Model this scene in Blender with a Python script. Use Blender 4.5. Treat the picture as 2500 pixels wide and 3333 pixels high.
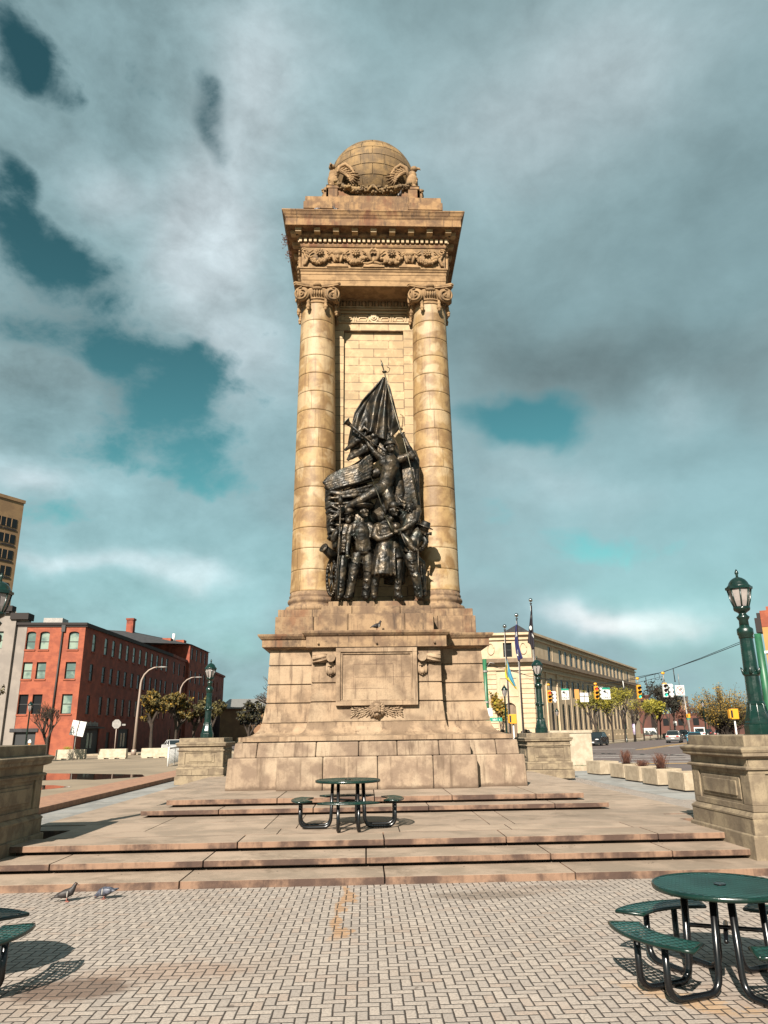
import bpy, bmesh, math, random
from math import sin, cos, pi, radians, sqrt, atan2
from mathutils import Vector, Matrix, Euler, noise as mnoise
random.seed(7)
for o in list(bpy.data.objects): bpy.data.objects.remove(o)
SC = bpy.context.scene
COL = SC.collection

# ------------------------------------------------------------------ camera
cam_d = bpy.data.cameras.new('camera'); cam = bpy.data.objects.new('camera', cam_d); COL.objects.link(cam)
R_ = Vector((0.99912388, -0.03947641, -0.01389519)); U_ = Vector((0.00202545, -0.28601891, 0.95822183)); F_ = Vector((0.04180144, 0.95741046, 0.28568837))
cam.matrix_world = Matrix(((R_.x, U_.x, -F_.x, -0.28), (R_.y, U_.y, -F_.y, 0.0), (R_.z, U_.z, -F_.z, 1.95), (0, 0, 0, 1)))
cam_d.sensor_fit = 'VERTICAL'; cam_d.sensor_height = 36; cam_d.sensor_width = 27; cam_d.lens = 25.94
cam_d.shift_x = -0.012; cam_d.clip_end = 3000; cam_d.clip_start = 0.1
SC.camera = cam
SC.render.resolution_x = 768; SC.render.resolution_y = 1024

# ------------------------------------------------------------------ light
SUN_AZ = 18.0; SUN_EL = 33.0
sd = bpy.data.lights.new('sun', 'SUN'); sd.energy = 5.0; sd.angle = radians(0.5); sd.color = (1.0, 0.93, 0.82)
sun = bpy.data.objects.new('sun', sd); COL.objects.link(sun)
tr = Vector((sin(radians(SUN_AZ)) * cos(radians(SUN_EL)), cos(radians(SUN_AZ)) * cos(radians(SUN_EL)), -sin(radians(SUN_EL))))
sun.rotation_euler = tr.to_track_quat('-Z', 'Y').to_euler()
sun.location = (-10, -20, 30)
SC.view_settings.view_transform = 'Standard'; SC.view_settings.look = 'None'; SC.view_settings.gamma = 1.0
SC.view_settings.exposure = 1.3

# ------------------------------------------------------------------ node helpers
class NT:
    def __init__(s, nt): s.nt = nt; s.n = nt.nodes; s.l = nt.links
    def new(s, t, **k):
        x = s.n.new(t)
        for a, b in k.items(): setattr(x, a, b)
        return x
    def put(s, sock, v):
        if v is None: return
        if hasattr(v, 'links') or isinstance(v, bpy.types.NodeSocket): s.l.new(v, sock)
        else:
            if isinstance(v, (tuple, list)) and len(v) == 3 and sock.type == 'RGBA': v = (*v, 1)
            sock.default_value = v
    def math(s, op, a, b=None, c=None, clamp=False):
        x = s.new('ShaderNodeMath', operation=op, use_clamp=clamp)
        s.put(x.inputs[0], a); s.put(x.inputs[1], b); s.put(x.inputs[2], c); return x.outputs[0]
    def vmath(s, op, a, b=None, sc=None):
        x = s.new('ShaderNodeVectorMath', operation=op)
        s.put(x.inputs[0], a); s.put(x.inputs[1], b)
        if sc is not None: s.put(x.inputs['Scale'], sc)
        return x.outputs[1] if op in ('DOT_PRODUCT', 'LENGTH', 'DISTANCE') else x.outputs[0]
    def mix(s, f, a, b, bt='MIX'):
        x = s.new('ShaderNodeMix', data_type='RGBA', blend_type=bt)
        s.put(x.inputs[0], f); s.put(x.inputs[6], a); s.put(x.inputs[7], b); return x.outputs[2]
    def noise(s, vec, scale, detail=4, rough=.55, dist=0.0, sx=None):
        if sx is not None:
            m = s.new('ShaderNodeMapping'); s.put(m.inputs[0], vec); m.inputs['Scale'].default_value = sx; vec = m.outputs[0]
        x = s.new('ShaderNodeTexNoise'); s.put(x.inputs['Vector'], vec); x.inputs['Scale'].default_value = scale
        x.inputs['Detail'].default_value = detail; x.inputs['Roughness'].default_value = rough; x.inputs['Distortion'].default_value = dist
        return x.outputs[0], x.outputs[1]
    def ramp(s, v, lo, hi, a=0.0, b=1.0):
        x = s.new('ShaderNodeMapRange', interpolation_type='SMOOTHSTEP'); s.put(x.inputs[0], v)
        for i, q in zip((1, 2, 3, 4), (lo, hi, a, b)): x.inputs[i].default_value = q
        return x.outputs[0]
    def sep(s, v):
        x = s.new('ShaderNodeSeparateXYZ'); s.put(x.inputs[0], v); return x.outputs

CLEAR = [[[-0.345,0.614,0.71],[22.73,9.73,2.58],[-8.66,11.53,-14.21],1.0],[[-0.166,0.676,0.718],[46.41,0.44,10.21],[1.2,14.64,-13.56],0.8],[[-0.242,0.644,0.726],[32.94,4.87,6.57],[-4.73,23.22,-22.23],0.5],[[-0.394,0.682,0.616],[36.26,11.01,10.9],[-5.21,18.37,-23.73],0.95],[[-0.365,0.736,0.57],[12.0,5.35,0.74],[-9.87,15.44,-26.37],1.0],[[-0.33,0.778,0.535],[10.83,4.22,0.51],[-6.71,12.42,-22.31],0.8],[[-0.394,0.79,0.47],[12.45,5.16,1.72],[-5.08,13.63,-27.27],0.7],[[-0.266,0.842,0.469],[13.81,5.92,-2.84],[-7.94,7.71,-18.46],0.9],[[-0.223,0.895,0.387],[11.87,3.33,-0.94],[-3.34,6.1,-16.11],1.15],[[-0.309,0.887,0.344],[14.38,4.83,0.39],[-3.89,12.41,-35.65],0.6],[[-0.189,0.93,0.316],[18.36,3.31,1.12],[-0.31,11.6,-34.54],0.8],[[-0.176,0.884,0.434],[30.34,4.75,2.5],[-0.64,9.09,-18.88],0.6],[[-0.354,0.902,0.248],[10.92,4.33,-0.23],[-3.48,9.58,-40.1],0.6],[[0.216,0.896,0.389],[12.84,-3.39,0.61],[4.14,9.48,-24.29],1.35],[[0.349,0.913,0.211],[7.19,-2.49,-1.19],[-2.6,7.75,-29.45],0.55],[[0.466,0.875,0.132],[17.46,-9.11,-1.55],[-1.98,5.82,-32.07],0.45],[[0.16,0.948,0.276],[22.8,-3.57,-1.1],[-0.09,7.44,-25.7],0.35],[[-0.323,0.788,0.525],[20.26,7.78,0.74],[-11.95,22.28,-40.97],-0.35],[[-0.401,0.831,0.385],[16.62,7.27,1.52],[-5.03,14.59,-36.9],-0.45],[[-0.315,0.857,0.408],[35.0,10.36,5.13],[-2.39,20.6,-45.29],-0.25],[[-0.305,0.7,0.646],[17.43,3.86,4.0],[-4.94,22.06,-26.32],-0.2]]
BRIGHT = [[[-0.162,0.781,0.603],[13.57,2.33,0.58],[-1.22,4.68,-6.42],0.95],[[-0.13,0.89,0.437],[18.34,2.09,1.13],[-0.3,5.57,-11.5],0.6],[[-0.093,0.658,0.747],[14.65,0.66,1.21],[-0.75,9.22,-8.24],0.5],[[0.18,0.699,0.692],[5.66,-0.82,-0.66],[0.82,6.13,-6.43],0.45],[[0.358,0.611,0.707],[6.54,-1.76,-1.8],[2.48,8.29,-8.45],0.3],[[-0.298,0.707,0.641],[14.64,3.19,3.25],[-3.51,16.28,-19.65],0.5],[[-0.388,0.873,0.297],[12.67,5.72,-0.32],[-4.6,9.34,-33.71],0.6],[[-0.248,0.95,0.191],[11.21,2.97,-0.33],[-1.87,7.72,-41.31],0.8],[[-0.37,0.912,0.179],[14.87,5.81,1.03],[2.03,12.78,-61.6],0.6],[[0.263,0.914,0.31],[7.33,-1.69,-1.3],[-1.89,8.52,-23.64],0.35],[[0.354,0.929,0.11],[11.2,-4.1,-1.71],[-5.63,6.81,-39.99],1.0],[[0.26,0.956,0.135],[16.36,-4.38,-0.76],[-1.92,7.1,-47.15],0.6],[[0.4,0.83,0.388],[21.25,-8.5,-3.86],[1.51,11.64,-26.58],0.35]]
DARK = [[[0.259,0.854,0.45],[7.12,-1.42,-1.43],[-0.74,9.46,-17.6],0.9],[[0.422,0.795,0.437],[6.67,-2.76,-1.45],[1.3,7.27,-14.57],0.8],[[0.155,0.846,0.51],[11.77,-1.66,-0.88],[0.53,7.24,-12.24],0.4],[[0.417,0.699,0.581],[9.2,-3.36,-2.59],[2.1,7.64,-10.73],0.35],[[0.403,0.853,0.332],[8.44,-3.49,-1.34],[1.19,15.05,-40.3],0.25],[[-0.163,0.963,0.215],[10.96,1.76,0.33],[0.4,8.88,-39.94],0.3],[[-0.193,0.667,0.719],[16.0,1.89,2.51],[-2.26,14.19,-13.82],0.35],[[0.396,0.916,0.069],[8.59,-3.7,-0.39],[-3.64,4.79,-44.13],0.35],[[-0.214,0.951,0.223],[10.42,2.21,0.47],[0.73,15.13,-64.42],0.3]]
SKYK = 0.75

# ------------------------------------------------------------------ world: Nishita sky behind drifting cloud
W = bpy.data.worlds.new('World'); SC.world = W; W.use_nodes = True
w = NT(W.node_tree)
for x in list(w.n): w.n.remove(x)
sky = w.new('ShaderNodeTexSky', sky_type='NISHITA'); sky.sun_disc = False
sky.sun_elevation = radians(SUN_EL); sky.sun_rotation = radians(180 + SUN_AZ)
try: sky.air_density = 1.0; sky.dust_density = 0.6; sky.ozone_density = 2.0
except Exception: pass
tc = w.new('ShaderNodeTexCoord').outputs['Generated']
n1 = w.noise(tc, 2.2, 5, .55)[1]
warp = w.vmath('ADD', tc, w.vmath('SCALE', w.vmath('SUBTRACT', n1, (.5, .5, .5)), None, .24))
n2 = w.noise(tc, 9.0, 3, .5)[1]
warp = w.vmath('ADD', warp, w.vmath('SCALE', w.vmath('SUBTRACT', n2, (.5, .5, .5)), None, .05))
def blobsum(L):
    tot = None
    for d, t1, t2, wt in L:
        dd = w.vmath('SUBTRACT', warp, tuple(d))
        u = w.vmath('DOT_PRODUCT', dd, tuple(t1)); v = w.vmath('DOT_PRODUCT', dd, tuple(t2))
        r = w.math('ADD', w.math('MULTIPLY', u, u), w.math('MULTIPLY', v, v))
        g = w.math('MULTIPLY', w.math('POWER', 2.71828, w.math('MULTIPLY', r, -0.9)), wt)
        tot = g if tot is None else w.math('ADD', tot, g)
    return tot
cl = blobsum(CLEAR); br = blobsum(BRIGHT); dk = blobsum(DARK)
f1 = w.noise(tc, 5.0, 9, .62, .3, sx=(1.0, 1.0, 1.7))[0]
f2 = w.noise(tc, 2.0, 4, .5, sx=(1.0, 1.0, 1.6))[0]
f3 = w.noise(warp, 14.0, 5, .6)[0]
f4 = w.noise(tc, 17.0, 6, .62, .2, sx=(1.0, 1.0, 1.5))[0]
clear = w.math('ADD', cl, w.math('MULTIPLY', w.math('SUBTRACT', f1, .5), 1.6))
clear = w.math('ADD', clear, w.math('MULTIPLY', w.math('SUBTRACT', f4, .5), w.ramp(w.sep(tc)[0], -.35, .25, 1.25, .2)))
clear = w.math('MAXIMUM', w.math('MULTIPLY', w.ramp(clear, .20, .95), 1.0), w.math('MULTIPLY', w.ramp(f2, .40, .62), .22))
zc = w.sep(tc)[2]
skyt = w.mix(1.0, sky.outputs[0], (0.22, 0.44, 0.30), 'MULTIPLY')
skyt = w.vmath('SCALE', skyt, None, w.ramp(w.sep(tc)[2], .10, .66, 1.65, .78))
lum = w.math('ADD', 1.34, w.math('MULTIPLY', w.math('SUBTRACT', f2, .5), 1.6))
lum = w.math('ADD', lum, w.math('MULTIPLY', w.math('SUBTRACT', f1, .5), w.ramp(w.sep(tc)[0], -.3, .25, 1.6, .8)))
lum = w.math('ADD', lum, w.math('MULTIPLY', w.math('SUBTRACT', f3, .5), .25))
lum = w.math('ADD', lum, w.math('MULTIPLY', w.math('SUBTRACT', f4, .5), w.ramp(w.sep(tc)[0], -.35, .2, 1.0, .3)))
lum = w.math('ADD', lum, w.math('MULTIPLY', br, w.ramp(zc, .30, .10, 1.1, 1.35)))
lum = w.math('ADD', lum, w.math('MULTIPLY', w.math('MULTIPLY', w.math('MINIMUM', br, 1.2), w.math('SUBTRACT', f4, .5)), 1.6))
lum = w.math('SUBTRACT', lum, w.math('MULTIPLY', dk, 0.36))
lum = w.math('ADD', lum, w.ramp(zc, .50, .12, 0.0, .38))
lum = w.math('MAXIMUM', lum, .35)
warmth = w.ramp(w.math('ADD', w.math('MULTIPLY', br, w.ramp(zc, .35, .05)), 0.0), 0.2, 1.2)
cc = w.mix(warmth, w.mix(w.ramp(br, 0, .8), (0.72, 1.06, 1.13), (0.92, 1.07, 1.13)), (1.16, 1.13, 1.14))
cc = w.mix(w.ramp(dk, .2, 1.0), cc, (0.70, 1.0, 1.06))
cloud = w.vmath('SCALE', cc, None, lum)
mixed = w.mix(clear, cloud, w.vmath('SCALE', skyt, None, SKYK))
bg = w.new('ShaderNodeBackground'); w.put(bg.inputs[0], mixed); bg.inputs[1].default_value = 0.115
out = w.new('ShaderNodeOutputWorld'); w.l.new(bg.outputs[0], out.inputs[0])

# ------------------------------------------------------------------ materials
MATS = {}
def pmat(name, c1, c2=None, scale=3.0, rough=.8, bump=.0, bscale=None, metal=0.0, dirt=None, dirt_c=(.03, .02, .012), streak=0.0, speck=0.0, spec=.5, alpha=None, rust=None, patch=None, hi=.60, lo=.40, isl=0.0, hband=0.0, foot=0.0):
    if name in MATS: return MATS[name]
    K = .62; c1 = tuple(q * K for q in c1); c2 = tuple(q * K for q in c2) if c2 else None; dirt_c = tuple(q * K for q in dirt_c)
    if patch: patch = (tuple(q * K for q in patch[0]),) + tuple(patch[1:])
    if rust: rust = (tuple(q * K for q in rust[0]),) + tuple(rust[1:])
    m = bpy.data.materials.new(name); m.use_nodes = True; t = NT(m.node_tree)
    bs = t.n['Principled BSDF']; tcx = t.new('ShaderNodeTexCoord').outputs['Object']
    oi = t.new('ShaderNodeObjectInfo').outputs['Random']
    vec = t.vmath('ADD', tcx, t.vmath('SCALE', (13.0, 7.0, 5.0), None, oi))
    col = c1
    if c2 is not None:
        f, _ = t.noise(vec, scale, 6, .6)
        col = t.mix(t.ramp(f, lo, hi), c1, c2)
    if isl:
        ri = t.new('ShaderNodeNewGeometry').outputs['Random Per Island']
        col = t.vmath('SCALE', col, None, t.math('ADD', 1 - isl, t.math('MULTIPLY', ri, 2 * isl * .8)))
    if hband:
        f, _ = t.noise(vec, 1.0, 3, .6, sx=(1.2, 1.2, 9)); col = t.vmath('SCALE', col, None, t.math('ADD', 1 - hband, t.math('MULTIPLY', f, 2 * hband)))
    if patch is not None:     # big soft patches of another tone
        f, _ = t.noise(vec, patch[1], 3, .5, .4); col = t.mix(t.math('MULTIPLY', t.ramp(f, .5, .62), patch[2]), col, patch[0])
    if rust is not None:
        f, _ = t.noise(vec, rust[1], 5, .65, .2, sx=(1, 1, .35)); col = t.mix(t.math('MULTIPLY', t.ramp(f, .5, .68), rust[2]), col, rust[0])
    if foot:
        z_ = t.sep(tcx)[2]; f, _ = t.noise(tcx, 4.0, 5, .7); q_ = t.math('SUBTRACT', z_, t.math('MULTIPLY', f, .22)); col = t.mix(t.math('MULTIPLY', t.ramp(q_, -.09, .0, 1, 0), foot), col, dirt_c)
    if streak:
        f, _ = t.noise(vec, 5.0, 5, .7, .0, sx=(1.6, 1.6, .12))
        col = t.mix(t.math('MULTIPLY', t.ramp(f, .5, .72), streak), col, dirt_c)
    if dirt:
        f, _ = t.noise(vec, 1.1, 8, .72, .5); col = t.mix(t.math('MULTIPLY', t.ramp(f, .52, .70), dirt), col, dirt_c)
    if speck:
        f, _ = t.noise(vec, 55.0, 2, .5); col = t.mix(t.math('MULTIPLY', t.ramp(f, .55, .75), speck), col, tuple(min(1, q * .45) for q in c1))
    t.put(bs.inputs['Base Color'], col)
    bs.inputs['Roughness'].default_value = rough; bs.inputs['Metallic'].default_value = metal
    bs.inputs['Specular IOR Level'].default_value = spec
    if name in ('green_cast', 'bronze'):
        f, _ = t.noise(vec, 7.0, 4, .6); t.put(bs.inputs['Roughness'], t.ramp(f, .35, .65, rough * .75, rough * 1.5))
    if bump:
        f, _ = t.noise(vec, bscale or 20.0, 6, .65); b = t.new('ShaderNodeBump'); b.inputs['Strength'].default_value = bump
        b.inputs['Distance'].default_value = .02; t.put(b.inputs['Height'], f); t.l.new(b.outputs[0], bs.inputs['Normal'])
    MATS[name] = m; return m

ST = (.42, .28, .155); ST2 = (.30, .19, .10)
M = {}
M['stone_base'] = pmat('stone_base', (.40, .27, .165), (.23, .15, .09), 2.2, .85, .5, 14, dirt=.6, dirt_c=(.12, .07, .04), streak=.9, speck=.6, patch=((.50, .36, .23), .9, .6), isl=.10)
M['stone_tier'] = pmat('stone_tier', (.385, .275, .185), (.25, .17, .115), 2.6, .88, .5, 10, dirt=.4, dirt_c=(.12, .075, .045), speck=.6, streak=.8, patch=((.50, .38, .26), .9, .65), isl=.11, foot=.85)
M['stone_shaft'] = pmat('stone_shaft', (.44, .275, .115), (.29, .165, .065), 2.4, .62, .35, 9, dirt=.75, dirt_c=(.15, .075, .03), streak=.5, speck=.4, patch=((.58, .42, .24), 1.6, .7), isl=.12)
M['stone_pale'] = pmat('stone_pale', (.50, .34, .17), (.40, .25, .11), 2.4, .6, .35, 9, dirt=.3, dirt_c=(.22, .13, .06), patch=((.62, .45, .26), 1.5, .7))
M['stone_top'] = pmat('stone_top', (.38, .215, .09), (.20, .105, .045), 2.6, .85, .5, 12, dirt=.6, dirt_c=(.06, .03, .015), streak=.85, speck=.4, rust=((.17, .055, .018), 1.9, .85), isl=.1)
M['stone_globe'] = pmat('stone_globe', (.32, .19, .07), (.17, .10, .04), 2.0, .8, .4, 12, dirt=.6, dirt_c=(.05, .035, .02), streak=.7)
M['stone_carved'] = pmat('stone_carved', (.40, .24, .11), (.26, .15, .065), 4.0, .85, .5, 16, dirt=.7, dirt_c=(.05, .03, .015), speck=.3)
M['stone_ledge'] = pmat('stone_ledge', (.36, .23, .125), (.19, .115, .065), 2.4, .88, .5, 12, dirt=.95, dirt_c=(.06, .035, .022), streak=.9, speck=.5, rust=((.22, .09, .04), 1.7, .7), isl=.15)
M['pier_stone'] = pmat('pier_stone', (.34, .26, .165), (.21, .155, .10), 3.0, .88, .5, 18, dirt=.6, dirt_c=(.10, .07, .045), streak=.6, speck=.5)
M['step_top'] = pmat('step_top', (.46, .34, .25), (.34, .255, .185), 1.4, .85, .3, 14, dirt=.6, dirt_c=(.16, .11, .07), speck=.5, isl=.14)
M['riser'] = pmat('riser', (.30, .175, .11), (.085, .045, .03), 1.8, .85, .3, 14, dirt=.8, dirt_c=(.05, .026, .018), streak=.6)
M['bronze'] = pmat('bronze', (.020, .017, .013), (.11, .078, .045), 4.0, .40, .5, 20, metal=.6, dirt=.6, dirt_c=(.03, .05, .042), spec=.6, hi=.68, lo=.42)
M['bronze_light'] = pmat('bronze_light', (.10, .085, .055), (.05, .045, .03), 5.0, .4, .3, 14, metal=.7)
M['green_cast'] = pmat('green_cast', (.003, .027, .018), (.002, .017, .012), 4, .25, .1, 30, metal=.0, spec=.6)
M['black_tube'] = pmat('black_tube', (.006, .006, .007), None, rough=.25, spec=.5)
M['concrete'] = pmat('concrete', (.50, .40, .28), (.40, .31, .21), 4, .9, .5, 40, speck=.6)
M['concrete_pale'] = pmat('concrete_pale', (.60, .50, .37), (.48, .39, .28), 3, .9, .3, 30, dirt=.2, dirt_c=(.3, .22, .15))
M['asphalt'] = pmat('asphalt', (.17, .125, .115), (.13, .10, .09), .6, .9, .3, 30, speck=.3)
M['plaza_tan'] = pmat('plaza_tan', (.36, .27, .18), (.28, .21, .14), .25, .9, .2, 20, dirt=.3, dirt_c=(.2, .15, .1))
M['ground'] = pmat('ground', (.16, .12, .08), (.10, .085, .05), .05, .95)
M['white_paint'] = pmat('white_paint', (.75, .70, .66), (.55, .5, .46), 3, .7)
M['yellow_paint'] = pmat('yellow_paint', (.62, .35, .07), None, rough=.7)
M['yellow_housing'] = pmat('yellow_housing', (.85, .38, .02), None, rough=.45)
M['white'] = pmat('white', (.78, .76, .72), None, rough=.5)
M['black'] = pmat('black', (.012, .012, .013), None, rough=.5)
M['dark_metal'] = pmat('dark_metal', (.035, .022, .018), None, rough=.4, metal=.3)
M['galv'] = pmat('galv', (.36, .33, .30), (.28, .26, .24), 6, .5, metal=.3)
M['pole_tan'] = pmat('pole_tan', (.40, .30, .24), None, rough=.5, metal=.2)
M['brass_ball'] = pmat('brass_ball', (.8, .78, .72), None, rough=.12, metal=1.0)
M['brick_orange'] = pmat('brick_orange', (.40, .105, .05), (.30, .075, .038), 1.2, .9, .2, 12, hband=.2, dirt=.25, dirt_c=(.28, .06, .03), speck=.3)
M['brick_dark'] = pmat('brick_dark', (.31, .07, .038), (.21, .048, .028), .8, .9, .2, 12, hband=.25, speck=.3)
M['brick_red2'] = pmat('brick_red2', (.34, .08, .04), (.20, .045, .025), .9, .9, .2, 12, hband=.3)
M['grey_render'] = pmat('grey_render', (.33, .28, .24), (.27, .23, .2), .6, .9, .1, 8)
M['lime'] = pmat('lime', (.66, .50, .33), (.55, .41, .26), .8, .85, .2, 6, dirt=.2, dirt_c=(.3, .2, .13))
M['lime_dark'] = pmat('lime_dark', (.27, .19, .13), (.2, .14, .09), .8, .9)
M['roof_slate'] = pmat('roof_slate', (.055, .052, .055), (.035, .034, .036), 1.5, .9, .2, 8)
M['roof_dark'] = pmat('roof_dark', (.03, .022, .02), None, rough=.9)
M['tower_tan'] = pmat('tower_tan', (.42, .25, .12), (.34, .2, .10), .5, .9, .1, 6)
M['frame_dark'] = pmat('frame_dark', (.015, .012, .01), None, rough=.6)
M['pane_dark'] = pmat('pane_dark', (.012, .012, .013), None, rough=.25, spec=.3)
M['pane_sky'] = pmat('pane_sky', (.30, .38, .30), (.10, .16, .14), .6, .25, spec=.6)
M['bark'] = pmat('bark', (.055, .035, .022), (.03, .02, .014), 6, .9)
M['bark_pale'] = pmat('bark_pale', (.13, .085, .055), (.06, .04, .03), 6, .9)
M['leaf_yellow'] = pmat('leaf_yellow', (.36, .30, .02), (.17, .16, .02), 1.2, .7)
M['leaf_olive'] = pmat('leaf_olive', (.15, .115, .025), (.06, .05, .015), 1.2, .8)
M['leaf_gold'] = pmat('leaf_gold', (.42, .24, .02), (.16, .095, .015), .9, .8)
M['leaf_dark'] = pmat('leaf_dark', (.03, .028, .012), (.015, .014, .008), 1.2, .8)
M['twig_red'] = pmat('twig_red', (.20, .075, .04), (.11, .04, .025), 5, .9)
M['grass'] = pmat('grass', (.05, .09, .012), (.03, .06, .01), 6, .9)
M['soil'] = pmat('soil', (.06, .035, .02), (.04, .025, .015), 6, .95)
M['teal_car'] = pmat('teal_car', (.02, .20, .30), None, rough=.2, spec=.7)
M['silver_car'] = pmat('silver_car', (.42, .38, .35), None, rough=.25, metal=.5)
M['black_car'] = pmat('black_car', (.01, .01, .012), None, rough=.15, spec=.7)
M['white_car'] = pmat('white_car', (.7, .68, .66), None, rough=.25)
M['tyre'] = pmat('tyre', (.012, .012, .012), None, rough=.85)
M['rim'] = pmat('rim', (.4, .4, .4), None, rough=.3, metal=.8)
M['car_glass'] = pmat('car_glass', (.015, .02, .022), None, rough=.06, spec=.8)
M['red_glass'] = pmat('red_glass', (.5, .02, .01), None, rough=.3)
M['lamp_glass'] = pmat('lamp_glass', (.42, .36, .33), (.30, .26, .25), 3, .35, spec=.5)
M['flag_yellow'] = pmat('flag_yellow', (.80, .58, .02), None, rough=.8)
M['flag_blue'] = pmat('flag_blue', (.07, .32, .48), None, rough=.8)
M['flag_navy'] = pmat('flag_navy', (.03, .03, .13), None, rough=.8)
M['flag_black'] = pmat('flag_black', (.02, .014, .022), None, rough=.8)
M['sign_green'] = pmat('sign_green', (.01, .28, .18), None, rough=.5)
M['sign_red'] = pmat('sign_red', (.55, .03, .02), None, rough=.5)
M['signal_off'] = pmat('signal_off', (.03, .012, .008), None, rough=.3)
M['orange_sign'] = pmat('orange_sign', (.75, .22, .02), None, rough=.6)
M['cone_tan'] = pmat('cone_tan', (.6, .27, .06), None, rough=.7)
M['pigeon_dark'] = pmat('pigeon_dark', (.045, .032, .028), (.025, .02, .02), 18, .6)
M['pigeon_grey'] = pmat('pigeon_grey', (.11, .115, .15), (.045, .05, .07), 22, .5)
M['pigeon_white'] = pmat('pigeon_white', (.5, .45, .4), None, rough=.6)
M['pink'] = pmat('pigeon_pink', (.45, .16, .12), None, rough=.6)
def emat(name, c, s):
    m = bpy.data.materials.new(name); m.use_nodes = True; b = m.node_tree.nodes['Principled BSDF']
    b.inputs['Base Color'].default_value = (*c, 1); b.inputs['Emission Color'].default_value = (*c, 1); b.inputs['Emission Strength'].default_value = s
    MATS[name] = m; return m
M['lit_red'] = emat('lit_red', (.9, .05, .03), .5); M['lit_green'] = emat('lit_green', (.02, .55, .33), .6)

def water_mat():
    m = bpy.data.materials.new('water'); m.use_nodes = True; t = NT(m.node_tree); b = t.n['Principled BSDF']
    b.inputs['Base Color'].default_value = (.03, .022, .016, 1); b.inputs['Roughness'].default_value = .03; b.inputs['IOR'].default_value = 1.6
    b.inputs['Specular IOR Level'].default_value = 1.0
    tcx = t.new('ShaderNodeTexCoord').outputs['Object']; f, _ = t.noise(tcx, 3, 3); bp = t.new('ShaderNodeBump'); bp.inputs['Strength'].default_value = .02
    t.put(bp.inputs['Height'], f); t.l.new(bp.outputs[0], b.inputs['Normal']); return m
M['water'] = water_mat()

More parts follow.
